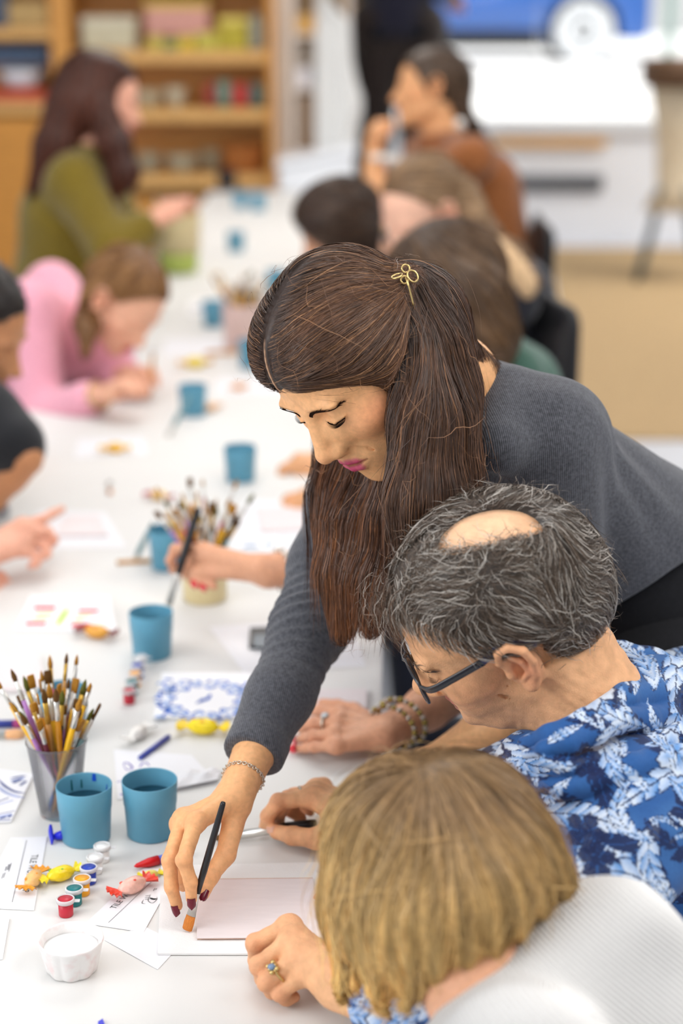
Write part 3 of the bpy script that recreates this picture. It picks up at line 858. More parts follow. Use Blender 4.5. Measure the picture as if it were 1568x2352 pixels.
sweet(264, 1028, 0.1, srgb(248, 190, 30), srgb(250, 200, 70), 'orange yellow sweet alone on paper before the pink sleeve', 1.3)
sweet(448, 832, 0.2, srgb(236, 210, 60), srgb(230, 170, 50), 'yellow sweet beyond the cup near the pink girl', 1.7)
sweet(548, 888, 0.4, srgb(226, 150, 60), srgb(236, 180, 110), 'small amber sweet near the forehead of the leaning woman', 1.0)
sweet(484, 935, 0.9, srgb(240, 190, 140), srgb(236, 170, 110), 'peach sweet touching the right side of a blue cup', 1.2)
sweet(318, 1682, 1.1, srgb(238, 234, 228), srgb(240, 238, 234), 'crumpled clear white wrapper between the paint pots and the blue pen', 1.1)
sweet(365, 1137, -0.5, srgb(244, 200, 120), srgb(190, 60, 80), 'striped sweet with dark red end behind the cream pot', 1.2)
# ------------------------------------------------------------------ sheets, tiles and pens on the table
M_sheet = mat('printer_paper', srgb(235, 235, 238), 0.6, 0.2, noise=0.01, nscale=30)
M_ink = mat('black_print', (0.02, 0.02, 0.022), 0.9, 0.05, noise=0.1, nscale=90)
M_greyink = mat('grey_print', srgb(150, 150, 154), 0.6, 0.2, noise=0.05, nscale=90)
M_tile = mat('unglazed_pink_tile', srgb(232, 222, 222), 0.75, 0.2, noise=0.025, nscale=25, bump=0.08, bscale=150, stretch=(1, 5, 1))
M_terra = mat('terracotta_edge', srgb(204, 160, 132), 0.8, 0.2, noise=0.1, nscale=90)
LEV = [0.0]
def sheet(pxs, label, h=0.0, th=0.0004, m=None, name='paper_sheet', cat='paper', group=None):
    """flat sheet whose corners are seen at the given pixels"""
    pts = np.array([on(x, y, h) for x, y in pxs]); c = pts.mean(0)
    t = thing(name, label, cat, (c[0], c[1], TABLE_Z + h), 0, group)
    area = sum(pts[i, 0] * pts[(i + 1) % len(pts), 1] - pts[(i + 1) % len(pts), 0] * pts[i, 1] for i in range(len(pts)))
    if area < 0: pts = pts[::-1]
    V, F = slab([tuple(p[:2] - c[:2]) for p in pts], 0.0002, 0.0002 + th)
    obj('sheet', V, F, m or M_sheet, t, world=False, smooth=False)
    t['top'] = h + 0.0002 + th
    return t
def strokes(parent, lines, w, m, name='print', lift=0.00018):
    """flat ribbons printed on a sheet; lines are lists of pixels"""
    h = parent['top'] + lift; parts = []
    for ln in lines:
        ww = w
        if isinstance(ln, tuple): ln, ww = ln
        if name.endswith('painting') or name in ('red_bars', 'lime_strokes'): ww = ww * 1.4
        P = np.array([on(x, y, h) for x, y in ln])
        if len(P) > 2: P = spline(P, max(8, 4 * len(P)))
        tg = np.gradient(P, axis=0); sd = np.stack([-tg[:, 1], tg[:, 0], 0 * tg[:, 0]], 1); sd /= np.linalg.norm(sd, axis=1)[:, None] + 1e-9
        k = len(P); taper = np.ones(k) if k < 4 else np.minimum(1, 0.25 + 3 * np.minimum(np.linspace(0, 1, k), np.linspace(1, 0, k)))
        V = np.vstack([P - sd * ww / 2 * taper[:, None], P + sd * ww / 2 * taper[:, None]])
        parts.append((V, [(i, i + 1, k + i + 1, k + i) for i in range(k - 1)]))
    V, F = join(*parts)
    return obj(name, V, F, m, parent, smooth=False)
def lettering(parent, s, p0, p1, size, m, name='lettering', lift=0.00018):
    """words printed on a sheet, reading from pixel p0 towards pixel p1"""
    h = parent['top'] + lift
    a, b = on(*p0, h), on(*p1, h); ang = math.atan2(b[1] - a[1], b[0] - a[0])
    V, F = text_mesh(s, size)
    V = V @ rotz(ang).T + a
    return obj(name, V, F, m, parent, smooth=False)

# printed sheets at the front
s1 = sheet([(25, 1925), (108, 1922), (78, 2092), (-60, 2085)], 'printed worksheet under the orange sweet at the front left', 0.0004)
strokes(s1, [[(61, 1930), (28, 2072)]], 0.0010, M_greyink, 'ruled_line')
lettering(s1, 'TILE WORKSHOP', (73, 1963), (50, 2050), 0.0115, M_ink)
strokes(s1, [([(22, 1985), (18, 1998)], 0.003), ([(26, 1982), (20, 2002)], 0.001), ([(15, 1990), (12, 2000)], 0.0016), ([(8, 2006), (4, 2018)], 0.001), ([(12, 2004), (8, 2016)], 0.001)], 0.0012, M_greyink, 'cup_drawing')
s2 = sheet([(330, 1995), (408, 2000), (330, 2142), (196, 2122)], 'printed worksheet with a cup drawing under the strawberry sweet', 0.0006)
strokes(s2, [[(347, 2026), (249, 2119)]], 0.0009, M_greyink, 'ruled_line')
lettering(s2, 'TILE WORKSHOP', (264, 2088), (345, 2010), 0.0105, M_ink)
strokes(s2, [[(330, 2066), (326, 2074), (334, 2076)], [(334, 2058), (345, 2056)], [(333, 2062), (345, 2060)], [(333, 2066), (344, 2064)], [(346, 2054), (340, 2068), (350, 2074), (360, 2066), (360, 2060)], [(352, 2046), (356, 2040)], [(357, 2044), (360, 2040)]], 0.0008, M_ink, 'cup_drawing')
strokes(s2, [([(344, 2062), (352, 2065), (360, 2064)], 0.0035)], 0.003, M_ink, 'drink_drawing')
s3 = sheet([(330, 2128), (415, 2170), (362, 2228), (240, 2160)], 'blank white sheet under the edge of the painting board', 0.0002)
s4 = sheet([(-120, 2110), (22, 2112), (6, 2205), (-160, 2215)], 'blank white paper at the left edge, front of the table', 0.0003, th=0.0012)
# painting board, blank tile on it
bd = sheet([(362, 2194), (370, 1992), (745, 1984), (748, 2194)], 'white paper towel pad under the blank pinkish tile', 0.0010, th=0.0022, m=mat('paper_towel', srgb(240, 240, 239), 0.8, 0.1, noise=0.01, nscale=60, bump=0.25, bscale=420), name='paper_pad')
tl = sheet([(453, 2158), (452, 2024), (718, 2021), (738, 2156)], 'blank pinkish tile in front of the painting hand', 0.0034, th=0.0001, m=M_terra, name='blank_tile', cat='tile')
def tile_top(t, pxs, h, th):
    pts = np.array([on(x, y, h) for x, y in pxs]); c = wloc(t)
    area = sum(pts[i, 0] * pts[(i + 1) % len(pts), 1] - pts[(i + 1) % len(pts), 0] * pts[i, 1] for i in range(len(pts)))
    if area < 0: pts = pts[::-1]
    V, F = slab([tuple(p[:2]) for p in pts], TABLE_Z + h, TABLE_Z + h + th); return V, F
bpy.data.objects.remove([c_ for c_ in tl.children][0])
V, F = tile_top(tl, [(453, 2158), (452, 2024), (718, 2021), (738, 2156)], 0.0036, 0.0030); obj('clay_body', V, F, M_terra, tl, smooth=False)
V, F = tile_top(tl, [(452, 2156), (452, 2022), (718, 2019), (738, 2154)], 0.0066, 0.0012); obj('white_slip_face', V, F, M_tile, tl, smooth=False)
# pinkish blank tiles farther along
def blank_tile(pxs, label, papers=True):
    t = sheet(pxs, label, 0.001, th=0.006, m=M_tile, name='blank_tile', cat='tile', group='blank pinkish tiles on the table'); return t
blank_tile([(700, 1635), (716, 1592), (842, 1590), (842, 1640)], 'blank pinkish tile above the hand with the silver ring')
blank_tile([(128, 1235), (148, 1192), (228, 1190), (248, 1234)], 'blank pinkish tile at the pointing hand')
blank_tile([(586, 1172), (600, 1225), (700, 1222), (700, 1170)], 'blank pinkish tile right of the cream brush pot')
blank_tile([(-60, 1592), (-40, 1512), (88, 1512), (112, 1592)], 'blank pinkish tile behind the clear pot of brushes')
blank_tile([(500, 1172), (512, 1168), (560, 1170), (556, 1178)], 'sliver of tile behind the brush tips') if False else None
# other sheets
sheet([(90, 1172), (240, 1176), (290, 1258), (40, 1262)], 'white sheet under the tile at the pointing hand', 0.0004)
sheet([(560, 1150), (760, 1148), (790, 1262), (520, 1268)], 'white sheet under the tile right of the cream pot', 0.0004)
sheet([(480, 1440), (800, 1420), (840, 1530), (560, 1545)], 'white sheet lying behind the grey sleeve', 0.0004)
sheet([(180, 1010), (330, 1004), (340, 1046), (170, 1052)], 'white sheet under the lone orange yellow sweet', 0.0004)
sheet([(500, 870), (640, 868), (650, 905), (490, 910)], 'white sheet beyond the forehead of the leaning woman', 0.0004)
sheet([(380, 780), (520, 776), (526, 812), (372, 818)], 'white sheet between the pink girl and the pinkish pot', 0.0004)
# blue patterned tile
pt = sheet([(352, 1654), (372, 1552), (600, 1552), (620, 1652)], 'white tile painted with a blue scroll pattern beside the grey sleeve', 0.0006, th=0.005, m=mat('white_glaze', srgb(246, 247, 250), 0.35, 0.4, noise=0.01, nscale=40), name='painted_tile', cat='tile')
M_b1 = mat('cobalt_brush_paint', srgb(40, 96, 196), 0.95, 0.04, noise=0.3, nscale=120); M_b2 = mat('pale_cobalt_paint', srgb(160, 186, 232), 0.95, 0.04, noise=0.2, nscale=120)
L1, L2 = [], []
cx, cy = 470, 1607
for k in range(16):
    a0 = 2 * math.pi * k / 16; a1 = a0 + 0.36; rr = 1 + (0.16 if k % 2 else 0)
    e = lambda a, r: (cx + 108 * r * math.cos(a), cy + 42 * r * math.sin(a))
    L1.append(([e(a0, rr * 0.74), e((a0 + a1) / 2, rr * 0.62), e(a1, (1.16 if not k % 2 else 1) * 0.74)], 0.0022))
    L1.append(([e(a0, 0.92), e(a0 + 0.12, 1.02), e(a0 + 0.05, 1.08)], 0.0030))
    L2.append(([e(a0, rr * 0.80), e((a0 + a1) / 2, rr * 0.72), e(a1, 0.86)], 0.004))
    L2.append(([e(a0 + .2, 0.98), e(a0 + .3, 1.06)], 0.005))
    L1.append(([e(a0 + 0.2, 0.86), e(a0 + 0.30, 0.93), e(a0 + 0.22, 0.99)], 0.0016))
L1 += [([(450, 1616), (466, 1606), (474, 1607), (480, 1600), (484, 1594)], 0.0042), ([(452, 1614), (470, 1609)], 0.003), ([(378, 1560), (396, 1561)], 0.004), ([(376, 1628), (388, 1630)], 0.006), ([(390, 1582), (404, 1584)], 0.005)]
for sx, sy in ((-1, -1), (1, -1), (-1, 1), (1, 1)):
    q = lambda dx, dy: (cx + sx * dx, cy + sy * dy)
    L1 += [([q(70, 38), q(84, 30), q(96, 36), q(88, 42)], 0.0026), ([q(92, 22), q(104, 14), q(98, 4)], 0.0024), ([q(60, 43), q(40, 44), q(26, 40)], 0.0022)]
    L2 += [([q(64, 32), q(78, 24), q(86, 12)], 0.005), ([q(100, 40), q(110, 36)], 0.004)]
strokes(pt, L2, 0.004, M_b2, 'pale_blue_painting'); strokes(pt, L1, 0.003, M_b1, 'blue_painting', 0.0003)
strokes(pt, [([(356, 1648), (380, 1648)], 0.004)], 0.004, M_b2, 'blue_smear')
# red and green drawing
rg = sheet([(34, 1450), (70, 1372), (250, 1374), (268, 1452)], 'white tile painted with red bars and lime strokes', 0.0006, th=0.004, m=MATS['white_glaze'], name='painted_tile', cat='tile')
M_rpp = mat('red_poster_paint', srgb(208, 26, 50), 0.95, 0.04, noise=0.15, nscale=80)
for ln, w_ in [([(78, 1396), (128, 1396)], .017), ([(180, 1403), (226, 1403)], .015), ([(58, 1432), (106, 1432)], .015), ([(162, 1436), (206, 1434)], .015)]: strokes(rg, [(ln, w_)], .01, M_rpp, 'red_bar')
strokes(rg, [([(156, 1396), (144, 1416), (130, 1438)], 0.007), ([(84, 1412), (122, 1410)], 0.006), ([(76, 1420), (110, 1420)], 0.004), ([(176, 1416), (208, 1414)], 0.005), ([(168, 1424), (190, 1424)], 0.004)], 0.006, mat('lime_poster_paint', srgb(186, 214, 66), 0.95, 0.04, noise=0.15, nscale=80), 'lime_strokes')
# sheet with a blue drawing, left edge
bs = sheet([(-80, 1760), (78, 1782), (26, 1890), (-140, 1900)], 'sheet with dark blue scroll drawing at the left edge before the clear pot', 0.0005, th=0.003)
M_nav = mat('navy_marker', srgb(70, 84, 140), 0.95, 0.04, noise=0.2, nscale=90); M_nav2 = mat('pale_navy_wash', srgb(176, 184, 214), 0.95, 0.04, noise=0.2, nscale=90)
strokes(bs, [([(-4, 1790), (12, 1806), (34, 1818), (58, 1822)], 0.004), ([(24, 1788), (44, 1784), (60, 1782)], 0.004), ([(30, 1798), (50, 1790)], 0.005), ([(46, 1804), (60, 1794)], 0.004), ([(-6, 1842), (20, 1832)], 0.002), ([(-6, 1870), (34, 1862)], 0.0016), ([(0, 1880), (14, 1876)], 0.004), ([(18, 1877), (26, 1873)], 0.004), ([(-6, 1884), (24, 1882)], 0.0022)], 0.003, M_nav, 'blue_drawing')
strokes(bs, [([(-10, 1800), (10, 1818), (34, 1828), (56, 1832)], 0.006), ([(26, 1794), (56, 1787)], 0.007), ([(-10, 1850), (30, 1838)], 0.003), ([(-6, 1877), (28, 1870)], 0.008)], 0.004, M_nav2, 'pale_blue_drawing', 0.0001)
# ribbon lettering sheet behind the right front cup
rb = sheet([(262, 1722), (440, 1735), (500, 1800), (270, 1838)], 'crumpled white sheet with violet scrolls behind the front blue cups', 0.0004)
M_vi = mat('violet_marker', srgb(120, 108, 180), 0.95, 0.04, noise=0.2, nscale=90)
strokes(rb, [([(284, 1760), (286, 1752), (296, 1754), (304, 1764), (292, 1768), (284, 1760)], 0.0026), ([(320, 1764), (326, 1754), (336, 1752), (344, 1760)], 0.0026), ([(276, 1824), (286, 1826)], 0.003), ([(268, 1796), (280, 1794)], 0.002), ([(454, 1788), (480, 1780), (492, 1774)], 0.003)], 0.002, M_vi, 'violet_scrolls')
# crumpled tissue
g = np.linspace(0, 1, 22); P00, P10, P11, P01 = [on(*p) for p in [(392, 1822), (500, 1800), (508, 1772), (420, 1770)]]
V = []
for u in g:
    for v in g:
        p = (P00 * (1 - u) + P10 * u) * (1 - v) + (P01 * (1 - u) + P11 * u) * v
        e = min(u, 1 - u, v, 1 - v) * 4
        V.append(p + np.array([0, 0, 0.002 + 0.010 * min(1, e) * (0.6 + 0.4 * math.sin(9 * u + 4 * v) * math.cos(7 * v - 3 * u)) + 0.004 * (1 - v)]))
F = [(i * 22 + j, (i + 1) * 22 + j, (i + 1) * 22 + j + 1, i * 22 + j + 1) for i in range(21) for j in range(21)]
o = obj('crumpled_tissue', V, F, M_sheet); tag(o, 'crumpled white tissue between the front cup and the bare wrist', 'tissue')

# ------------------------------------------------------------------ pens, loose brushes, small things
def pen(p0, p1, mats_, label, r=0.0042, name='pen'):
    a, b = on(*p0, r), on(*p1, r)
    t = thing(name, label, 'pen', a)
    d = b - a; L = np.linalg.norm(d); R = frame_to(d)
    for nm, u0, u1, prof, m in mats_:
        V, F = lathe([(rr * r, (u0 + (u1 - u0) * q) * L) for q, rr in prof], 14)
        obj(nm, V @ R.T, F, m, t, world=False)
    return t
M_pred = mat('red_pen_plastic', srgb(214, 26, 34), 0.25, 0.5, noise=0.03, nscale=40); M_pblue = mat('blue_pen_plastic', srgb(96, 120, 214), 0.3, 0.5, noise=0.03, nscale=40)
M_dblue = mat('deep_blue_plastic', srgb(30, 40, 200), 0.35, 0.5, noise=0.04, nscale=40); M_navp = mat('navy_pen_plastic', srgb(62, 74, 160), 0.35, 0.5, noise=0.04, nscale=40)
pen((308, 1990), (428, 1958), [('cap', 0, 0.46, [(0, .12), (0.1, .45), (0.6, .95), (1, 1)], M_pred), ('barrel', 0.45, 1, [(0, .85), (1, .85)], M_pblue)], 'red capped blue pen pointing at the strawberry sweet', 0.0058)
pen((322, 1741), (391, 1689), [('barrel', 0, 0.92, [(0, .8), (0, 1), (1, 1)], M_navp), ('tip', 0.92, 1, [(0, 1), (1, .25)], M_navp)], 'navy blue pen lying behind the right front cup', 0.0038)
pen((-70, 1664), (56, 1662), [('barrel', 0, 0.8, [(0, 1), (1, 1)], M_navp), ('cap', 0.8, 1, [(0, 1.15), (0.8, 1.1), (1, .7)], mat('magenta_pen_cap', srgb(160, 46, 110), 0.35, 0.5, noise=0.04, nscale=40))], 'violet blue pen with magenta end at the left edge', 0.0055)
pen((-60, 1688), (58, 1686), [('ferrule', 0, 0.62, [(0, 1), (1, 1)], M_steel), ('bristles', 0.62, 1, [(0, 1), (0.6, 1.25), (1, 0.8)], mat('peach_bristle', srgb(238, 180, 130), 0.5, 0.3, noise=0.1, nscale=90))], 'flat brush with peach bristles lying at the left edge', 0.0058, 'loose_brush')
# blue marker cap lying by the nearest cup
pb = on(127, 1930)
t = thing('marker_cap', 'bright blue clip cap lying against the nearest cup', 'cap', (pb[0], pb[1], TABLE_Z))
V, F = lathe([(0.0022, -0.011), (0.0050, -0.002), (0.0056, 0.006), (0.0052, 0.010)], 14); V = V @ (roty(1.1) @ rotx(0.4)).T; obj('cap_body', V + np.array([0.004, 0, 0.006]), F, M_dblue, t, world=False)
V, F = tube(spline([(-0.006, 0.004, 0.022), (-0.004, 0, 0.012), (-0.002, -0.004, 0.004), (-0.0015, -0.010, 0.0015)], 8), [0.0016, 0.0030, 0.0026, 0.0010], 8) if False else tube(spline([(-0.006, 0.006, 0.018), (-0.005, 0, 0.011), (-0.003, -0.006, 0.005), (-0.002, -0.013, 0.0016)], 8), [0.0016, 0.0024, 0.003, 0.003, 0.003, 0.0024, 0.0018, 0.001], 8)
obj('clip', V, F, M_dblue, t, world=False)
V, F = slab([tuple(on(x, y)[:2]) for x, y in [(225, 2352), (236, 2345), (242, 2362), (226, 2366)]], TABLE_Z, TABLE_Z + 0.003); o = obj('blue_scrap', V, F, M_dblue, smooth=False); tag(o, 'tip of something blue at the front edge of the picture, below the fluted cup', 'scrap')
# phone behind the sleeve
ph = sheet([(572, 1492), (574, 1452), (618, 1450), (620, 1492)], 'dark phone lying behind the grey sleeve', 0.0006, th=0.008, m=M_black, name='phone', cat='phone')
o = sheet([(582, 1486), (583, 1458), (612, 1457), (613, 1486)], 'screen', 0.0089, th=0.0003, m=mat('phone_screen_glass', srgb(120, 130, 138), 0.15, 0.5, noise=0.03, nscale=20))
scr = [c_ for c_ in o.children][0]; lw = wloc(o); scr.parent = ph; scr.location = [float(v) for v in (lw - wloc(ph))]; bpy.data.objects.remove(o); scr.name = 'screen'
# loose brushes on and over the table
brush(('black', 'orange'), on(252, 1108, 0.004), 0.17 * 0.5, 'dark brush with orange bristles lying alone on the white paper', None, fat=1.5, tip=on(255, 1172, 0.004))
pa = on(400, 962, 0.03); brush(('teal', 'olive'), on(438, 905, 0.09), 0.16, 'grey green brush leaning out of the cup by the pink girl', None, fat=1.8, tip=on(388, 998, 0.004))
brush(('teal', 'brown'), on(352, 1198, CUP_H + 0.012), 0.16, 'grey brush leaning against the cup behind the red nails', None, fat=1.7, tip=on(312, 1282, 0.004))
V, F = tube([on(268, 1292, 0.004), on(352, 1288, 0.004)], 0.0045, 10, flat=0.5); o = obj('wooden_stick', V, F, M_hd['wood']); tag(o, 'pale wooden stick lying left of the cup behind the red nails', 'stick')
V, F = tube([on(470, 812, 0.006), on(590, 806, 0.006)], 0.006, 10, flat=0.6); o = obj('wooden_stick', V, F, M_hd['wood']); tag(o, 'brown wooden stick lying in front of the pinkish brush pot', 'stick')
for (p, c_, lb) in [((545, 1235), 'blue', 'blue painted scrap right of the cream pot, far row'), ((430, 690), 'navy', 'violet scrap beside the cup left of the pinkish pot')]:
    t = sheet([(p[0], p[1] + 35), (p[0] + 8, p[1]), (p[0] + 95, p[1] - 2), (p[0] + 100, p[1] + 36)], 'white tile with faint blue painting, ' + ('right of the cream brush pot' if c_ == 'blue' else 'left of the pinkish brush pot'), 0.0010, th=0.004, m=MATS['white_glaze'], name='painted_tile', cat='tile')
    strokes(t, [([(p[0] + 12, p[1] + 22), (p[0] + 30, p[1] + 18), (p[0] + 50, p[1] + 20)], 0.012), ([(p[0] + 60, p[1] + 14), (p[0] + 84, p[1] + 16)], 0.010)], 0.01, M_nav if c_ != 'blue' else mat('steel_blue_paint', srgb(110, 140, 176), 0.95, 0.04, noise=0.2, nscale=80), 'blue_painting')
# ------------------------------------------------------------------ oak bookcase along the back wall
DB = 9.15
bk = thing('bookcase', 'honey oak bookcase with open shelves along the back wall', 'bookcase', (at_d(380, 400, DB)[0], DB, 0))
zt = 2.35
def upright(px0, px1, name='side_panel', m=None):
    a, b_ = at_d(px0, 300, DB)[0], at_d(px1, 300, DB)[0]
    V, F = box(b_ - a, 0.38, zt, 0.004); obj(name, V + np.array([(a + b_) / 2, DB + 0.19, 0]), F, m or M_oak, bk, smooth=False); return a, b_
upright(126, 170); upright(614, 632); upright(632, 664, 'end_panel', mat('pale_birch', srgb(214, 190, 168), 0.5, 0.3, noise=0.06, nscale=9, stretch=(1, 1, 9)))
upright(-420, -390)
def shelf(px0, px1, py, th, nm='shelf'):
    block(nm, px0, py, px1, py + th, DB + 0.02, 0.34, M_oakh, bk)
for py in (116, 250, 402): shelf(170, 614, py, 30)
for py in (64, 236): shelf(-390, 126, py, 26)
shelf(170, 614, -60, 28); shelf(-390, 126, -90, 28)
a, b_ = at_d(-390, 300, DB)[0], at_d(614, 300, DB)[0]
V, F = box(b_ - a, 0.02, zt, 0.002); obj('back_panel', V + np.array([(a + b_) / 2, DB + 0.37, 0]), F, M_oak, bk, smooth=False)
for k, (p0, p1) in enumerate([(-390, -140), (-136, 122)]):
    q0, q1 = at_d(p0, 262, DB), at_d(p1, 262, DB)
    V, F = box(q1[0] - q0[0], 0.02, q0[2] - 0.08, 0.004); d_ = obj('door', V + np.array([(q0[0] + q1[0]) / 2, DB, 0.06]), F, mat('orange_oak_door', srgb(206, 142, 62), 0.4, 0.4, noise=0.12, nscale=7, stretch=(1, 1, 8)), bk, smooth=False)
    V, F = tube([(q1[0] - 0.05, DB - 0.02, q0[2] - 0.16), (q1[0] - 0.05, DB - 0.02, q0[2] - 0.28)], 0.006, 8); obj('handle', V, F, M_grey, d_)
q0, q1 = at_d(170, 436, DB), at_d(614, 436, DB)
V, F = box(q1[0] - q0[0], 0.02, q0[2] - 0.1, 0.004); obj('lower_panel', V + np.array([(q0[0] + q1[0]) / 2, DB + 0.03, 0.06]), F, M_oak, bk, smooth=False)

def shelf_box(px0, py0, px1, py1, col, label, name='cardboard_box', cat='box', lid=None, D=9.2, dp=0.2, group=None):
    a = at_d(px0, py1, D); c = at_d(px1, py0, D)
    t = thing(name, label, cat, ((a[0] + c[0]) / 2, D + dp / 2, a[2] + 0.001), 0, group)
    m = mat('box_' + '_'.join('%d' % (x * 99) for x in col), col, 0.6, 0.3, noise=0.1, nscale=14)
    h = c[2] - a[2]
    V, F = box(c[0] - a[0], dp, h * (0.8 if lid else 1), 0.004); obj('box_body', V, F, m, t, world=False, smooth=False)
    if lid:
        ml = mat('box_' + '_'.join('%d' % (x * 99) for x in lid), lid, 0.6, 0.3, noise=0.1, nscale=14)
        V, F = box(c[0] - a[0] + 0.008, dp + 0.008, h * 0.22, 0.004); obj('box_lid', V + np.array([0, 0, h * 0.78]), F, ml, t, world=False, smooth=False)
    return t
shelf_box(190, 40, 308, 115, srgb(206, 196, 166), 'cream lidded box on the top shelf behind the dark long hair', lid=srgb(222, 214, 190))
shelf_box(335, 2, 478, 82, srgb(226, 170, 160), 'pink and yellow printed box on the top shelf', lid=srgb(226, 196, 96), D=9.30, dp=0.1)
for i, (x0, x1, y0, c_, lb) in enumerate([(338, 372, 84, srgb(206, 186, 90), 'leftmost mustard packet before the pink box'), (376, 408, 90, srgb(110, 140, 90), 'green packet before the pink box'), (410, 444, 84, srgb(222, 190, 50), 'bright yellow packet before the pink box'),
                                         (450, 500, 76, srgb(196, 186, 80), 'olive yellow packet right of the bright yellow one'), (504, 566, 40, srgb(186, 170, 60), 'tall olive yellow packet near the grey books')]):
    shelf_box(x0, y0, x1, 115, c_, lb, 'packet', 'packet', D=9.18, dp=0.08, lid=srgb(226, 206, 110))
for i, (x0, x1, y0) in enumerate([(572, 582, 40), (583, 594, 32), (595, 604, 46)]):
    shelf_box(x0, y0, x1, 115, [srgb(150, 150, 132), srgb(176, 170, 150), srgb(120, 124, 116)][i], ['grey green', 'pale grey', 'dark grey'][i] + ' book standing at the right end of the top shelf', 'book', 'book', group='books on the top shelf')
def bowl(px, py, D, r, h, col, label, name='bowl', cat='bowl'):
    a = at_d(px, py, D)
    t = thing(name, label, cat, (a[0], D + r, a[2] + 0.001))
    m = mat('glaze_' + '_'.join('%d' % (x * 99) for x in col), col, 0.45, 0.4, noise=0.15, nscale=20)
    V, F = lathe([(0, 0), (r * .5, 0), (r * .55, h * .08), (r * .9, h * .6), (r, h), (r * .95, h), (r * .85, h * .6), (r * .4, h * .1), (0, h * .1)], 28); obj('bowl_wall', V, F[:-2], m, t, world=False)
    V, F = lathe([(r * .45, 0), (r * .52, 0), (r * .5, h * .1), (r * .45, h * .1)], 24); obj('foot_ring', V, F[:-2], m, t, world=False)
    return t
bowl(338, 249, 9.2, 0.08, 0.085, srgb(190, 176, 146), 'stone coloured bowl on the middle shelf by the face')
bowl(402, 249, 9.22, 0.058, 0.10, srgb(204, 192, 164), 'pale stone bowl beside the larger one on the middle shelf')
for i, (x0, x1, y0, c_, lb) in enumerate([(468, 496, 192, srgb(166, 70, 62), 'dull red tin on the middle shelf'), (498, 528, 188, srgb(120, 156, 140), 'sage green tin on the middle shelf'), (532, 568, 194, srgb(206, 76, 72), 'bright red tin on the middle shelf'), (574, 604, 194, srgb(96, 124, 118), 'dark teal tin at the right end of the middle shelf')]):
    a = at_d(x0, 249, 9.2); c = at_d(x1, y0, 9.2); r = (c[0] - a[0]) / 2
    t = thing('tin', lb, 'tin', (a[0] + r, 9.2 + r, a[2] + 0.001))
    m = mat('tin_%d' % i, c_, 0.5, 0.4, noise=0.08, nscale=20)
    V, F = lathe([(0, 0), (r, 0), (r, c[2] - a[2] - 0.012), (0, c[2] - a[2] - 0.012)], 28); obj('tin_body', V, F[:-2], m, t, world=False)
    V, F = lathe([(0, c[2] - a[2] - 0.012), (r * 1.04, c[2] - a[2] - 0.012), (r * 1.04, c[2] - a[2]), (0, c[2] - a[2])], 28); obj('tin_lid', V, F[:-2], m, t, world=False)
bowl(340, 401, 9.2, 0.07, 0.10, srgb(160, 150, 126), 'grey brown bowl on the bottom shelf, left one')
bowl(416, 401, 9.2, 0.092, 0.09, srgb(176, 166, 140), 'wide pale bowl on the bottom shelf, middle one')
bowl(483, 401, 9.22, 0.058, 0.12, srgb(140, 126, 100), 'brown bowl on the bottom shelf, right one')
# wicker basket
a = at_d(556, 400, 9.2)
t = thing('wicker_basket', 'orange brown wicker basket at the right end of the bottom shelf', 'basket', (a[0], 9.34, a[2] + 0.001))
M_wick = mat('wicker', srgb(186, 118, 62), 0.7, 0.2, noise=0.3, nscale=60, bump=0.6, bscale=120)
V, F = lathe([(0, 0), (0.10, 0), (0.125, 0.14), (0.115, 0.14), (0.09, 0.012), (0, 0.012)], 28); obj('basket_wall', V, F[:-2], M_wick, t, world=False)
for k in range(7):
    V, F = torus((0, 0, 0.01 + k * 0.021), 0.104 + k * 0.0034, 0.008, n=28, m=6); obj('woven_band', V, F, M_wick, t, world=False)
shelf_box(500, 392, 540, 432, srgb(34, 34, 38), 'small black box in front of the basket at the table end', D=8.46, dp=0.06, name='black_box')
bpy.context.view_layer.update()
# left bay: grey blue box, white dish, red tray
shelf_box(-60, 102, 112, 150, srgb(92, 112, 140), 'grey blue flat box in the left bay of the bookcase', D=9.32, dp=0.14, lid=srgb(76, 92, 118))
a = at_d(40, 205, 9.2); 
t = thing('white_dish', 'glossy white dish on the red tray in the left bay', 'dish', (a[0], 9.34, a[2] + 0.002))
V, F = lathe([(0, 0), (0.07, 0), (0.12, 0.09), (0.115, 0.09), (0.065, 0.01), (0, 0.01)], 32); obj('dish_wall', V, F[:-2], mat('white_gloss', srgb(236, 240, 248), 0.15, 0.6, noise=0.02, nscale=10), t, world=False)
V, F = lathe([(0.05, -0.006), (0.07, -0.006), (0.07, 0.002), (0.05, 0.002)], 32); obj('foot_ring', V + np.array([0, 0, 0.006]), F[:-2], MATS['white_gloss'], t, world=False)
shelf_box(-40, 206, 100, 235, srgb(196, 92, 66), 'red wooden tray in the left bay of the bookcase', 'tray', 'tray', D=9.17, dp=0.3)
shelf_box(20, 4, 110, 62, srgb(190, 158, 104), 'tan cardboard box at the top of the left bay')
shelf_box(-40, -20, 14, 62, srgb(80, 92, 110), 'slate box at the top left corner of the bookcase')

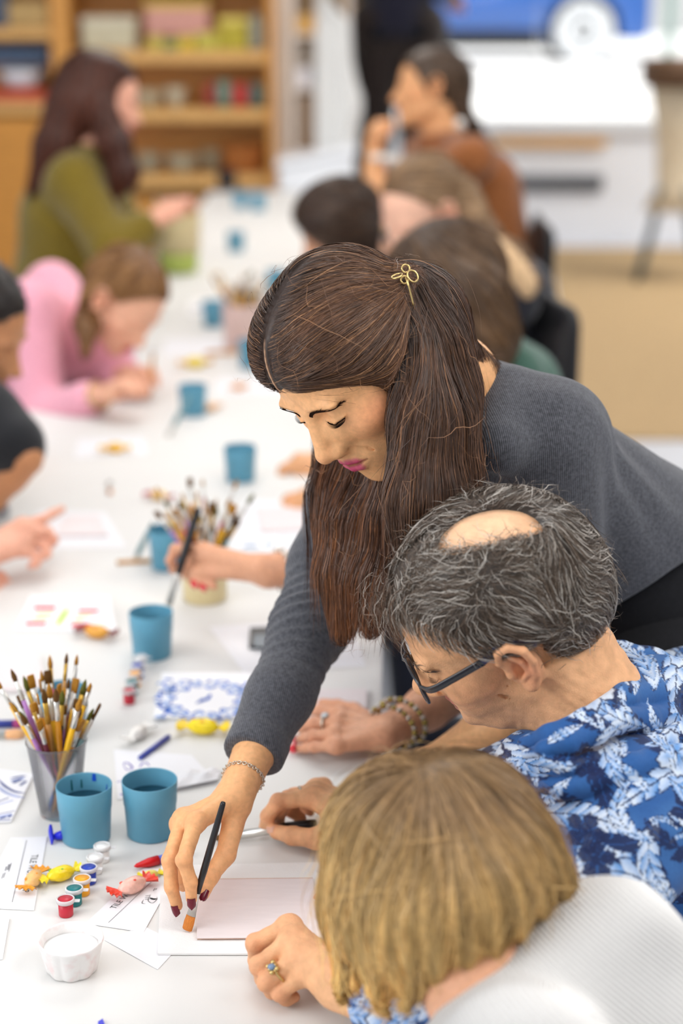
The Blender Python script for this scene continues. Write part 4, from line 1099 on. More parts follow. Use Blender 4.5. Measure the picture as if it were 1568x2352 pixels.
# ------------------------------------------------------------------ white rack with a hanging sheet, right of the bookcase
DR = 8.95
rk = thing('storage_rack', 'white metal storage rack right of the oak bookcase', 'rack', (at_d(735, 300, DR)[0], DR, 0))
M_pinkw = mat('warm_white_enamel', srgb(222, 208, 196), 0.4, 0.4, noise=0.03, nscale=10)
for px in (672, 730, 800):
    for dd in (0, 0.3):
        a = at_d(px, 300, DR)[0]; V, F = box(0.028, 0.03, 2.3, 0.003); obj('post', V + np.array([a, DR + dd, 0]), F, M_pinkw, rk, smooth=False)
for py in (78, 200, 344):
    a, b_ = at_d(668, py, DR), at_d(806, py, DR); V, F = box(b_[0] - a[0], 0.33, 0.02, 0.003); obj('shelf', V + np.array([(a[0] + b_[0]) / 2, DR + 0.16, a[2] - 0.02]), F, M_pinkw, rk, smooth=False)
shelf_box(672, 36, 724, 78, srgb(206, 160, 92), 'wooden crate on the top shelf of the white rack', 'wooden_crate', 'crate', D=DR + 0.01, dp=0.2)
shelf_box(674, 96, 758, 200, srgb(176, 162, 146), 'beige storage box on the second shelf of the white rack', D=DR + 0.12, dp=0.15)
shelf_box(680, 156, 712, 200, srgb(226, 220, 222), 'white tub before the beige box on the rack', 'tub', 'tub', D=DR + 0.01, dp=0.08)
shelf_box(716, 150, 752, 200, srgb(150, 156, 164), 'grey tub beside the white tub on the rack', 'tub', 'tub', D=DR + 0.01, dp=0.08)
shelf_box(676, 216, 724, 344, srgb(150, 128, 108), 'tall brown box on the lower shelf of the white rack', D=DR + 0.03, dp=0.2)
# sheet of white plastic hanging over the rack, wavy right edge
edge = [(754, 0), (772, 8), (776, 30), (804, 42), (808, 90), (810, 140), (820, 190), (832, 225), (832, 260), (824, 290), (818, 340), (814, 372)]
ed = np.array(edge, float); n1, n2 = 44, 20
V = []
for i in range(n1 + 1):
    v = i / n1; py = -120 + v * 490
    xr = np.interp(py, ed[:, 1], ed[:, 0]) if py > 0 else 752
    xl = 726 if py > 60 else 730
    for j in range(n2 + 1):
        u = j / n2; p = at_d(xl + (xr - xl) * u, py, DR - 0.06)
        V.append(p + np.array([0, -0.03 * math.sin(u * 9 + v * 2) - 0.03 * math.sin(u * 3.1), 0]))
F = [(i * (n2 + 1) + j, i * (n2 + 1) + j + 1, (i + 1) * (n2 + 1) + j + 1, (i + 1) * (n2 + 1) + j) for i in range(n1) for j in range(n2)]
V = np.array(V); q = len(V)
o = obj('hanging_sheet', np.vstack([V, V + np.array([0, 0.004, 0])]), F + [tuple(k + q for k in f_[::-1]) for f_ in F], mat('white_plastic_sheet', srgb(226, 226, 224), 0.45, 0.4, noise=0.02, nscale=10))
tag(o, 'white plastic sheet hanging in folds on the white rack', 'sheet')
# stack of white paper / white bin at the foot
a = at_d(728, 440, 8.75)
t = thing('white_bin', 'bright white open bin at the far end beside the table', 'bin', (a[0], 8.72, 0.0))
z1 = at_d(728, 362, 8.75)[2]; z0 = 0.0
w = at_d(812, 400, 8.75)[0] - at_d(642, 400, 8.75)[0]
V, F = box(w, 0.3, z1, 0.02); V[:, 2] += np.where(V[:, 2] > z1 * 0.5, V[:, 0] * 0.16, 0); obj('bin_body', V, F, mat('white_bin_plastic', srgb(238, 241, 246), 0.4, 0.4, noise=0.02, nscale=10), t, world=False, smooth=False)
V, F = box(w + 0.03, 0.33, 0.03, 0.01); V[:, 2] += V[:, 0] * 0.16; obj('bin_rim', V + np.array([0, 0, z1]), F, MATS['white_bin_plastic'], t, world=False, smooth=False)
# ------------------------------------------------------------------ how bodies are built
class Head:
    def __init__(s, c, F, U, size=1.0):
        s.c = np.asarray(c, float); s.U = unit(U); F = np.asarray(F, float)
        s.F = unit(F - s.U * np.dot(F, s.U)); s.L = np.cross(s.U, s.F); s.s = size
        s.M = np.stack([s.L, s.F, s.U], 1)
    def inv(s, P): return ((P - s.c.astype(f32)) @ s.M.astype(f32) / f32(s.s)).astype(f32)
    def w(s, *p): return s.c + s.M @ (np.array(p, float) * s.s)
    def ww(s, V): return s.c + (np.asarray(V) * s.s) @ s.M.T
EAR_X = 0.0765
def ear_field(a, ex=EAR_X):
    d = ell(a, (ex, -0.008, -0.010), (0.0085, 0.0185, 0.030), R=None)
    d = smax(d, -ell(a, (ex + 0.009, -0.004, -0.012), (0.0085, 0.0095, 0.0145)), 0.004)
    d = smax(d, -ell(a, (ex + 0.0085, -0.006, 0.010), (0.006, 0.0085, 0.010)), 0.004)
    hx = [(ex + .003, .004, -.004), (ex + .006, .008, .010), (ex + .009, .002, .024), (ex + .012, -.010, .027), (ex + .014, -.021, .016), (ex + .013, -.022, -.002), (ex + .010, -.016, -.020), (ex + .006, -.006, -.034)]
    d = smin(d, chain(a, hx, [.0030, .0036, .0042, .0044, .0044, .0042, .0042, .0060], .002), 0.005)
    ah = [(ex + .008, -.004, .012), (ex + .0095, -.012, .002), (ex + .009, -.012, -.014), (ex + .006, -.002, -.022)]
    d = smin(d, chain(a, ah, [.0026, .0034, .0034, .003], .002), 0.003)
    d = smin(d, sph(a, (ex + .004, .006, -.012), .0046), 0.004)
    return smin(d, sph(a, (ex + .005, -.004, -.033), .0062), 0.006)
def head_field(q, o):
    a = q.copy(); a[:, 0] = np.abs(a[:, 0])
    cy_, cr_ = o.get('cranium', (-.012, .094))
    d = ell(a, (0, cy_, .035), (.0725, cr_, .082))
    d = smin(d, ell(a, (0, .030, .030), (.060, .0575, .060)), .02)
    d = smin(d, ell(a, (0, .038, -.030), (.0555, .049, .072)), .03)
    d = smin(d, ell(a, (.042, .054, -.027), (.024, .026, .020)), .02)
    d = smin(d, ell(a, (0, .030, -.066), (.046, .046, .038)), .02)
    d = smin(d, cap(a, (.050, .002, -.058), (.012, .066, -.099), .0165, .0140), .028)
    d = smin(d, sph(a, (0, .0725, -.1015), .0155), .016)
    d = smin(d, ell(a, (.027, .082, .017), (.022, .0095, .0070)), .012)
    d = smax(d, -ell(a, (.031, .100, .001), (.0195, .020, .0120)), .013)
    d = smin(d, sph(a, (.0305, .0728, .0005), .0128), .004)
    d = smin(d, chain(a, [(.019, .0840, -.004), (.030, .0868, -.0062), (.0425, .0800, -.0035)], [.0012, .0016, .0012], .002), .004)
    n = o.get('nose', 1.0)
    d = smin(d, cap(a, (0, .085, .008), (0, .1000 + .008 * n, -.034), .0072, .0094), .011)
    d = smin(d, sph(a, (0, .1005 + .009 * n, -.0372), .0098 * (0.6 + .4 * n)), .007)
    d = smin(d, ell(a, (.0135, .0850, -.0270), (.0120, .0100, .0170)), .014)
    d = smin(d, ell(a, (.0118, .0970, -.0418), (.0066, .0100, .0070)), .009)
    d = smin(d, cap(a, (0, .1015, -.0455), (0, .0920, -.0510), .0042, .0042), .006)
    d = smax(d, -ell(a, (.0066, .1040, -.0478), (.0036, .0060, .0040)), .003)
    d = smin(d, ell(a, (0, .0715, -.0680), (.029, .022, .023)), .018)
    lf = o.get('lips', 1.0)
    d = smin(d, chain(a, [(0, .0945, -.0632), (.0050, .0945, -.0618), (.0140, .0905, -.0636), (.0235, .0825, -.0678)], [.0040 * lf, .0044 * lf, .0038 * lf, .0016], .003), .005)
    d = smin(d, chain(a, [(0, .0930, -.0742), (.0120, .0902, -.0736), (.0225, .0825, -.0686)], [.0058 * lf, .0050 * lf, .0016], .003), .005)
    op = o.get('open', 0.0012)
    d = smax(d, -chain(a, [(0, .1010, -.0685), (.0130, .0975, -.0684), (.0245, .0880, -.0680)], [op, op, .0008], .001), .0025)
    if 'extra' in o: d = o['extra'](d, q, a)
    if o.get('ears', True): d = smin(d, ear_field(a), .006)
    return d
def head_color(q, base, o):
    a = q.copy(); a[:, 0] = np.abs(a[:, 0])
    c = np.tile(np.asarray(base, float), (len(q), 1))
    def mix(col, w):
        nonlocal c
        w = np.clip(w, 0, 1)[:, None]; c = c * (1 - w) + np.asarray(col) * w
    if 'blush' in o:
        w = np.exp(-(np.linalg.norm((a - np.array([.050, .050, -.026])) / np.array([.024, .026, .020]), axis=1)) ** 2)
        mix(o['blush'], w * o.get('blush_w', 0.55))
        w = np.exp(-(np.linalg.norm((a - np.array([0, .110, -.040])) / .012, axis=1)) ** 2); mix(o['blush'], w * 0.25)
    if o.get('ears', True):
        w = np.exp(-(np.linalg.norm((a - np.array([EAR_X + .01, -.012, -.006])) / np.array([.014, .02, .036]), axis=1)) ** 2); mix(o.get('ear_col', np.asarray(base) * np.array([1.0, .72, .62])), w * .55)
    lip = o.get('lip_col')
    if lip is not None:
        du = chain(a, [(0, .0945, -.0632), (.0050, .0945, -.0618), (.0140, .0905, -.0636), (.0235, .0825, -.0678)], [.0046, .0050, .0044, .0020], .002)
        dl = chain(a, [(0, .0930, -.0742), (.0120, .0902, -.0736), (.0225, .0825, -.0686)], [.0064, .0056, .0020], .002)
        mix(lip, 1 - np.clip((np.minimum(du, dl) - 0.0002) / .0012, 0, 1))
    ds = chain(a, [(0, .0985, -.0685), (.0130, .0955, -.0684), (.0245, .0865, -.0680)], [.0016, .0014, .0006], .001)
    mix(np.asarray(base) * np.array([.30, .16, .16]), (1 - np.clip(ds / .0012, 0, 1)) * .8)
    dn = ell(a, (.0066, .1040, -.0478), (.0036, .0060, .0040)); mix(np.asarray(base) * np.array([.32, .2, .18]), 1 - np.clip(dn / .0012, 0, 1))
    if 'paint' in o: c = o['paint'](c, q, a)
    return c

def hand_field(P, h):
    """h: wrist, elbow, fingers = 4 x [mcp, pip, dip, tip], thumb = [cmc, mcp, ip, tip]; s scales the girths"""
    s = h.get('s', 1.0); W = np.asarray(h['wrist'], float)
    mc = [np.asarray(f[0], float) for f in h['fingers']]
    d = None
    ax = unit(mc[0] - mc[3])
    for i, m in enumerate(mc):
        w0 = W + ax * (0.012 - 0.008 * i) * s
        e = cap(P, w0, m, .0150 * s, (.0112 if i < 3 else .0100) * s); d = e if d is None else smin(d, e, .012 * s)
    for i in range(3): d = smin(d, cap(P, mc[i], mc[i + 1], .0098 * s, .0092 * s), .008 * s)
    for i, m in enumerate(mc): d = smin(d, sph(P, m, .0110 * s), .006 * s)
    if 'elbow' in h:
        E = np.asarray(h['elbow'], float); dr = unit(E - W)
        d = smin(d, cap(P, W + ax * .010 * s, W + dr * 0.10 * s + ax * .008 * s, .0195 * s, .026 * s), .014 * s)
        d = smin(d, cap(P, W - ax * .010 * s, W + dr * 0.10 * s - ax * .008 * s, .0195 * s, .026 * s), .014 * s)
        d = smin(d, cap(P, W + dr * 0.10 * s, E, .030 * s, h.get('re', .040) * s), .02 * s)
    df = None
    gir = [(.0100, .0088, .0078, .0066), (.0102, .0090, .0080, .0068), (.0097, .0085, .0075, .0064), (.0086, .0074, .0066, .0056)]
    for f, g in zip(h['fingers'], gir):
        e = chain(P, f, [x * s for x in g], .004 * s)
        e = smin(e, sph(P, f[1], g[1] * 1.08 * s), .003 * s)
        df = e if df is None else smin(df, e, .0016 * s)
    d = smin(d, df, .007 * s)
    t = [np.asarray(x, float) for x in h['thumb']]
    dt = smin(cap(P, W * .6 + t[0] * .4, t[1], .0150 * s, .0118 * s), chain(P, t[1:], [.0112 * s, .0102 * s, .0080 * s], .005 * s), .006 * s)
    d = smin(d, dt, .010 * s)
    if 'crease' in h: d = d + h['crease'](P)
    else: d = d + .00035 * s * wob(P, 420, 5)
    return d
def hand_color(P, h, base, red=(0.62, 0.22, 0.15), rw=0.28):
    c = np.tile(np.asarray(base, float), (len(P), 1)); w = np.zeros(len(P))
    for f in h['fingers'] + [h['thumb']]:
        for k, j in enumerate(f):
            w = np.maximum(w, np.exp(-(np.linalg.norm(P - np.asarray(j), axis=1) / (.012 if k < 3 else .010)) ** 2) * (1.0 if k in (0, 1, 3) else .7))
    w = np.clip(w * rw, 0, 1)[:, None]; c = c * (1 - w) + np.asarray(red) * w
    return c
def nail(name, tip, dip, up, m, parent, s=1.0, length=0.0085, wide=0.0052):
    """fingernail on the back of a fingertip"""
    tip = np.asarray(tip, float); d = unit(tip - np.asarray(dip)); up = unit(up - d * np.dot(up, d)); sd = np.cross(d, up)
    V, F = [], []
    n, k = 7, 7
    for i in range(n):
        u = -0.45 + 1.15 * i / (n - 1)
        wd = wide * (1.0 if u < .35 else 1.0 - 0.75 * ((u - .35) / .35) ** 2)
        for j in range(k):
            a = (-1 + 2 * j / (k - 1)) * 1.05
            V.append(tip + d * (u * length + .002) * s + sd * math.sin(a) * wd * s + up * (math.cos(a) * .0062 - max(0, u) * .0008 + .0012) * s)
    V = np.array(V); F = [(i * k + j, i * k + j + 1, (i + 1) * k + j + 1, (i + 1) * k + j) for i in range(n - 1) for j in range(k - 1)]
    q = len(V); V2 = V - up * .0009 * s
    return obj(name, np.vstack([V, V2]), F + [tuple(x + q for x in f[::-1]) for f in F], m, parent)

def skin_mat(name, rough=0.48, freck=0.10, scale=160, bump=0.12):
    m = mat(name, (.6, .4, .3), rough, 0.35, sss=0.10, sss_s=0.006, sss_r=(1.0, .4, .22), noise=freck, nscale=scale, bump=bump, bscale=700, attr=True)
    return m
def fabric(name, col, rough=0.85, noise=0.18, nscale=500, rib=None, sheen=0.25, attr=False, bump=0.25):
    """knitted or woven cloth; rib = (direction, lines per metre, strength)"""
    if name in MATS: return MATS[name]
    m = mat(name, col, rough, 0.2, noise=noise, nscale=nscale, bump=bump, bscale=900, sheen=sheen, attr=attr)
    if rib:
        nt = m.node_tree; b = nt.nodes['Principled BSDF']
        tc = nt.nodes.new('ShaderNodeTexCoord'); mp = nt.nodes.new('ShaderNodeVectorMath'); mp.operation = 'DOT_PRODUCT'
        nt.links.new(tc.outputs['Object'], mp.inputs[0]); mp.inputs[1].default_value = [x * rib[1] * 6.283 for x in rib[0]]
        sn = nt.nodes.new('ShaderNodeMath'); sn.operation = 'SINE'; nt.links.new(mp.outputs['Value'], sn.inputs[0])
        bp = nt.nodes.new('ShaderNodeBump'); bp.inputs['Strength'].default_value = rib[2]; bp.inputs['Distance'].default_value = .002
        nt.links.new(sn.outputs[0], bp.inputs['Height'])
        old = b.inputs['Normal'].links[0].from_node if b.inputs['Normal'].links else None
        if old: nt.links.new(old.outputs[0], bp.inputs['Normal'])
        nt.links.new(bp.outputs[0], b.inputs['Normal'])
    return m
def hair_mat(name, rough=0.42, spec=0.5):
    m = mat(name, (.1, .06, .04), rough, spec, noise=0.10, nscale=90, attr=True)
    return m
def strand_cols(nstr, per, root, tips, r, var=0.35, streak=None, sp=0.0):
    """per vertex colours: root colour to tip colour along each strand, each strand a little lighter or darker"""
    k = r.uniform(1 - var, 1 + var, nstr)[:, None, None]
    t = np.linspace(0, 1, per)[None, :, None]
    root = np.asarray(root, float); tips = np.asarray(tips, float)
    c = (root * (1 - t) + tips * t) * k
    if streak is not None:
        s = (r.uniform(0, 1, nstr) < sp)[:, None, None]
        c = np.where(s, np.asarray(streak, float) * (0.8 + 0.4 * r.uniform(0, 1, nstr))[:, None, None], c)
    return np.repeat(c[:, :, None, :], 2, 2).reshape(-1, 3)
def pick(V, F, n, r, mask=None):
    """n points scattered evenly over a mesh"""
    a = np.linalg.norm(np.cross(V[F[:, 2]] - V[F[:, 0]], V[F[:, 3]] - V[F[:, 1]]), axis=1)
    if mask is not None: a = a * mask[F].all(1)
    i = r.choice(len(F), n, p=a / a.sum()); u = r.uniform(0, 1, (n, 2))
    q = V[F[i]]
    return (q[:, 0] * (1 - u[:, :1]) + q[:, 1] * u[:, :1]) * (1 - u[:, 1:]) + (q[:, 3] * (1 - u[:, :1]) + q[:, 2] * u[:, :1]) * u[:, 1:]
def bounds(pts, pad):
    pts = np.asarray(pts); return pts.min(0) - pad, pts.max(0) + pad
def legs(parent, hipL, kneeL, footL, hipR, kneeR, footR, m, shoe, r=0.075, ground_z=0.0, name='trousers'):
    fw = unit(np.array([kneeL[0] - hipL[0], kneeL[1] - hipL[1], 0]) + np.array([kneeR[0] - hipR[0], kneeR[1] - hipR[1], 0]) + np.array([-1e-4, 0, 0]))
    def f(P):
        d = smin(chain(P, [hipL, kneeL, np.array(footL) + [0, 0, .09]], [r * 1.15, r * .82, r * .62], .03), chain(P, [hipR, kneeR, np.array(footR) + [0, 0, .09]], [r * 1.15, r * .82, r * .62], .03), .03)
        d = smin(d, cap(P, hipL, hipR, r * 1.3, r * 1.3), .04)
        return d + .003 * wob(P, 40, 2)
    lo, hi = bounds([hipL, kneeL, footL, hipR, kneeR, footR], .14)
    V, F = mesh_sdf(f, lo, hi, .014); obj(name, V, F, m, parent)
    for ft in (footL, footR):
        ft = np.array(ft, float)
        def g(P):
            d = smin(cap(P, ft + [0, 0, .045], ft + fw * .15 + [0, 0, .035], .042, .036), cap(P, ft + [0, 0, .05], ft + [0, 0, .10], .04, .042), .03)
            return np.maximum(d, -(P[:, 2] - ground_z - .002))
        lo, hi = bounds([ft, ft + fw * .17 + [0, 0, .1]], .08); V, F = mesh_sdf(g, lo, hi, .010); obj('shoe', V, F, shoe, parent)
M_shoe = mat('dark_shoe_leather', (.03, .028, .027), .5, .4, noise=.1, nscale=40)
# ------------------------------------------------------------------ the instructor: grey sweater, long brown hair, leaning over the table
iw = thing('person', 'woman in a grey ribbed sweater with long brown half-up hair, leaning over to paint', 'person', (0.42, 2.2, 0))
HI = Head(at(819, 816, 1.95), cvec(-.52, -.795, .3125), cvec(-.61, .60, .51), 1.04)
SK_I = srgb(234, 176, 124)
hi_o = dict(cranium=(-.006, .086), nose=.85, lips=1.12, open=.0022, ears=False, lip_col=srgb(196, 74, 112), blush=srgb(214, 116, 84), blush_w=.8)
def hi_extra(d, q, a):
    # smile line beside the mouth, crease over the eyelid
    d = smax(d, -chain(a, [(.019, .091, -.045), (.030, .080, -.058), (.034, .070, -.075)], [.0008, .0012, .0006], .002), .003)
    d = smax(d, -chain(a, [(.018, .0862, .0070), (.030, .0885, .0092), (.044, .0790, .0050)], [.0006, .0008, .0006], .001), .002)
    return d
hi_o['extra'] = hi_extra
NB_I = at(1022, 890, 2.06)                       # where the neck meets the shoulders
neck_top = HI.w(0, -.028, -.055)
hand_i = dict(wrist=on(537, 1834, .110), elbow=at(712, 1440, 2.17), s=.94, re=.034,
    fingers=[[on(449, 1888, .110), on(422, 1975, .092), on(438, 2026, .066), on(440, 2064, .046)],
             [on(421, 1881, .100), on(390, 1976, .080), on(394, 2038, .054), on(406, 2080, .032)],
             [on(414, 1892, .080), on(403, 1972, .060), on(410, 2020, .038), on(420, 2036, .026)],
             [on(418, 1908, .062), on(414, 1965, .046), on(422, 1998, .030), on(430, 2012, .022)]],
    thumb=[on(553, 1894, .090), on(518, 1964, .068), on(483, 2012, .054), on(466, 2052, .042)])
def f_head_i(P):
    d = head_field(HI.inv(P), hi_o) * HI.s
    d = smin(d, cap(P, neck_top, NB_I, .047, .050), .03)
    return smin(d, cap(P, NB_I, NB_I + np.array([.05, .05, -.10]), .06, .09), .05)
V1, F1 = mesh_sdf(f_head_i, HI.c - .175, HI.c + np.array([.27, .30, .165]), .0016)
c1 = head_color(HI.inv(V1.astype(f32)), SK_I, hi_o)
f_hand_i = lambda P: hand_field(P, hand_i)
lo, hi = bounds([j for f in hand_i['fingers'] + [hand_i['thumb']] for j in f] + [hand_i['wrist'], hand_i['elbow']], .05)
V2, F2 = mesh_sdf(f_hand_i, lo, hi, .0016)
c2 = hand_color(V2, hand_i, SK_I, srgb(206, 120, 84), .35)
# left arm: sleeve pushed to the elbow, forearm resting on the table behind the blonde head
EL_I = at(1265, 1580, 2.18); WR_I = on(985, 1762, .040)
hand_i2 = dict(wrist=WR_I, elbow=EL_I, s=.94, re=.040,
    fingers=[[on(905 + 8 * k, 1790 + 14 * k, .028), on(868 + 8 * k, 1806 + 15 * k, .022), on(845 + 8 * k, 1818 + 15 * k, .012), on(826 + 8 * k, 1828 + 15 * k, .007)] for k in range(4)],
    thumb=[on(955, 1770, .03), on(915, 1772, .022), on(890, 1782, .014), on(872, 1792, .008)])
f_hand_i2 = lambda P: hand_field(P, hand_i2)
lo, hi = bounds([j for f in hand_i2['fingers'] + [hand_i2['thumb']] for j in f] + [WR_I, EL_I], .06)
V3, F3 = mesh_sdf(f_hand_i2, lo, hi, .0024)
c3 = hand_color(V3, hand_i2, SK_I)

# polished nails
M_nail = mat('burgundy_nail_polish', srgb(104, 8, 34), .25, .4, coat=.15, noise=.03, nscale=50)
tov = cvec(0, .15, 1)
nail('fingernail', hand_i['fingers'][0][3], hand_i['fingers'][0][2], tov, M_nail, iw, 1.1, .0105, .0050)
nail('fingernail', hand_i['fingers'][1][3], hand_i['fingers'][1][2], cvec(-.55, .1, 1), M_nail, iw, 1.1, .0105, .0050)
nail('fingernail', hand_i['thumb'][3], hand_i['thumb'][2], cvec(.6, .1, 1), M_nail, iw, 1.1, .0105, .0050)
# eyebrows and lashes
def facing_strands(HD, paths, n, L, width, col, name, parent, field, seed, up=0.4, spread=.002):
    r = np.random.default_rng(seed); P, N = [], []
    for pa in paths:
        pts = spline(pa, 40)
        for i in range(n):
            u = r.uniform(0, 1); k = min(int(u * 38), 38)
            tg = unit(pts[k + 1] - pts[k]); p = pts[k] + r.normal(size=3) * spread * np.array([.3, .1, 1 - .6 * u])
            d = unit(tg * .9 + np.array([0, .1, up * (1 - u)]) + r.normal(size=3) * .12)
            seg = [p + d * L * t + np.array([0, -.1, -.25]) * L * t * t * .5 for t in np.linspace(0, 1, 4)]
            P.append(HD.ww(seg)); N.append(np.tile(HD.F, (4, 1)))
    P = np.array(P); N = np.array(N)
    sh = P.reshape(-1, 3).astype(f32); 
    for _ in range(3): g = grad(field, sh); dd = field(sh); sh = sh - g * np.clip(dd - .0012, -.006, .006)[:, None]
    P = sh.reshape(P.shape); N = g.reshape(P.shape)
    V, F = ribbons(P, N, np.full(len(P), width), True, None)
    return obj(name, V, F, col, parent)
def brow_band(HD, name, parent, m, field, path, widths, lift=.0010):
    for sx in (1, -1):
        n = 26
        p = spline([(x * sx, y, z) for x, y, z in path], n); p = HD.ww(p).astype(f32)
        for _ in range(4): p = p - grad(field, p) * np.clip(field(p) - lift, -.006, .006)[:, None]
        g = grad(field, p); tg = np.gradient(p, axis=0); sd_ = np.cross(tg, g); sd_ /= np.linalg.norm(sd_, axis=1)[:, None] + 1e-9
        w = np.interp(np.linspace(0, 1, n), np.linspace(0, 1, len(widths)), widths)[:, None]
        V = np.vstack([p - sd_ * w - g * .0006, p - sd_ * w * .5 + g * .0002, p + g * .0004, p + sd_ * w * .5 + g * .0002, p + sd_ * w - g * .0006])
        F = [(k * n + i, k * n + i + 1, (k + 1) * n + i + 1, (k + 1) * n + i) for k in range(4) for i in range(n - 1)]
        obj(name, V, F, m, parent)
M_brow = mat('dark_brow_hair', srgb(40, 26, 20), .9, .03, noise=.1, nscale=50)
brow = [(.010, .094, .0105), (.022, .094, .0145), (.036, .088, .0170), (.051, .074, .0115)]
fq = lambda P: f_head_i(P)
brow_band(HI, 'eyebrow', iw, M_brow, fq, brow, [.0016, .0030, .0036, .0030, .0018, .0007])
brow_band(HI, 'lash_line', iw, M_brow, fq, [(.0185, .0838, -.0058), (.0300, .0866, -.0072), (.0425, .0800, -.0050)], [.0006, .0011, .0012, .0006], .0006)
facing_strands(HI, [brow, [(-x, y, z) for x, y, z in brow]], 90, .0078, .0009, M_brow, 'eyebrows', iw, fq, 4, up=.12, spread=.0016)
def lashes(HD, name, parent, m, r0=.0133, n=26, L=.0110, low=-.0068):
    P, N = [], []
    for sx in (1, -1):
        for i in range(n):
            u = i / (n - 1); x = .0185 + .0245 * u
            yy = .0728 + math.sqrt(max(1e-6, .0136 ** 2 - (x - .0305) ** 2 * .8 - low ** 2 * .7))
            p = np.array([x, yy + .0008, low - .0004 + .0030 * (2 * u - 1) ** 2])
            d = unit(np.array([(u - .45) * .9, .95, -.55]))
            seg = [p + d * L * (1 if sx > 0 else .45) * (.7 + .5 * u) * t + np.array([0, 0, .55]) * L * (1 if sx > 0 else .3) * t * t for t in np.linspace(0, 1, 5)]
            seg = [np.array([s[0] * sx, s[1], s[2]]) for s in seg]
            P.append(HD.ww(seg)); N.append(np.tile(HD.U, (5, 1)))
    V, F = ribbons(np.array(P), np.array(N), np.full(len(P), .0011), True, None)
    return obj(name, V, F, m, parent)
lashes(HI, 'eyelashes', iw, mat('black_lashes', srgb(22, 14, 12), .9, .03, noise=.05, nscale=50))

# hair
def hair_vol_i(P):
    q = HI.inv(P); a = q.copy(); a[:, 0] = np.abs(a[:, 0])
    d = ell(a, (0, -.008, .0355), (.0752, .0895, .0842))
    d = smin(d, ell(a, (0, .0300, .0390), (.0680, .0645, .0680)), .022)
    d = smin(d, ell(a, (.031, .022, .053), (.040, .056, .046)), .02)
    d = smin(d, ell(a, (.050, .005, .012), (.032, .055, .050)), .02)
    cut = .80 * (q[:, 1] - .0840) - .60 * (q[:, 2] - .0400) + 3.3 * a[:, 0] ** 2
    d = smax(d, cut, .012)
    d = smax(d, -chain(q, [(0, .094, .060), (0, .088, .080), (0, .074, .106), (0, .030, .130)], [.0016, .0020, .0022, .0016], .002), .004)
    return d
CLIP = HI.w(.056, -.070, .028)
Wn = lambda x, y, z: at(x, y, z)
def hang_near(P):
    d = chain(P, [Wn(975, 800, 1.91), Wn(958, 960, 1.89), Wn(945, 1150, 1.88), Wn(935, 1345, 1.90)], [.034, .022, .024, .005], .02)
    d = smin(d, chain(P, [Wn(985, 760, 1.93), Wn(1000, 960, 1.90), Wn(995, 1150, 1.90), Wn(962, 1330, 1.92)], [.036, .034, .032, .008], .03), .03)
    d = smin(d, chain(P, [Wn(990, 740, 1.97), Wn(1028, 900, 1.94), Wn(1038, 1080, 1.93), Wn(1000, 1270, 1.93)], [.036, .028, .025, .008], .03), .03)
    return smin(d, chain(P, [CLIP, Wn(955, 700, 1.96), Wn(1012, 790, 2.0), Wn(1088, 845, 2.04), Wn(1165, 866, 2.06)], [.024, .038, .028, .014, .005], .03), .03)
def hang_far(P):
    d = chain(P, [Wn(840, 1000, 2.06), Wn(838, 1180, 2.04), Wn(842, 1320, 2.03), Wn(850, 1450, 2.03)], [.030, .028, .022, .006], .02)
    d = smin(d, chain(P, [Wn(790, 1000, 2.07), Wn(775, 1180, 2.05), Wn(785, 1320, 2.04), Wn(795, 1465, 2.03)], [.022, .022, .020, .005], .02), .02)
    d = smin(d, chain(P, [Wn(735, 960, 2.06), Wn(735, 1120, 2.05), Wn(756, 1300, 2.04), Wn(772, 1465, 2.03)], [.005, .008, .010, .003], .02), .015)
    return smin(d, chain(P, [Wn(900, 1000, 2.02), Wn(898, 1180, 2.0), Wn(880, 1320, 2.0), Wn(862, 1430, 2.02)], [.026, .020, .012, .004], .02), .02)
rake = lambda P: .0012 * np.sin((P @ HI.L.astype(f32)) * 420 + 3 * np.sin(P[:, 2] * 25)) + .0008 * np.sin(P[:, 0] * 900 + P[:, 1] * 700 + 2 * np.sin(P[:, 2] * 40))
def f_hang(P): return np.minimum(hang_near(P), hang_far(P)) + rake(P) * .8
def f_hair_i(P): return smin(hair_vol_i(P), hang_near(P), .02)
def f_hair_all(P): return np.minimum(f_hair_i(P), hang_far(P))
Vh, Fh = mesh_sdf(lambda P: f_hair_all(P) + .0012 + rake(P) * .7, (HI.c[0] - .21, HI.c[1] - .22, HI.c[2] - .34), (HI.c[0] + .26, HI.c[1] + .27, HI.c[2] + .17), .0032)
qh = HI.inv(Vh.astype(f32))
r = np.random.default_rng(21)
D1, D2, D3 = srgb(66, 45, 33), srgb(102, 69, 47), srgb(150, 108, 74)
parts_V, parts_F, parts_C = [Vh], [Fh], [np.tile(np.asarray(srgb(44, 29, 21)), (len(Vh), 1))]
def add_strands(V, F, nstr, per, root, tips, var=.4, streak=None, sp=0.0):
    parts_V.append(V); parts_F.append(F); parts_C.append(strand_cols(nstr, per, root, tips, r, var, streak, sp))
near_d = hang_near(Vh.astype(f32)); far_d = hang_far(Vh.astype(f32)); cap_d = hair_vol_i(Vh.astype(f32))
on_cap = (cap_d < .004) & (near_d > -.002) & (cap_d < far_d)
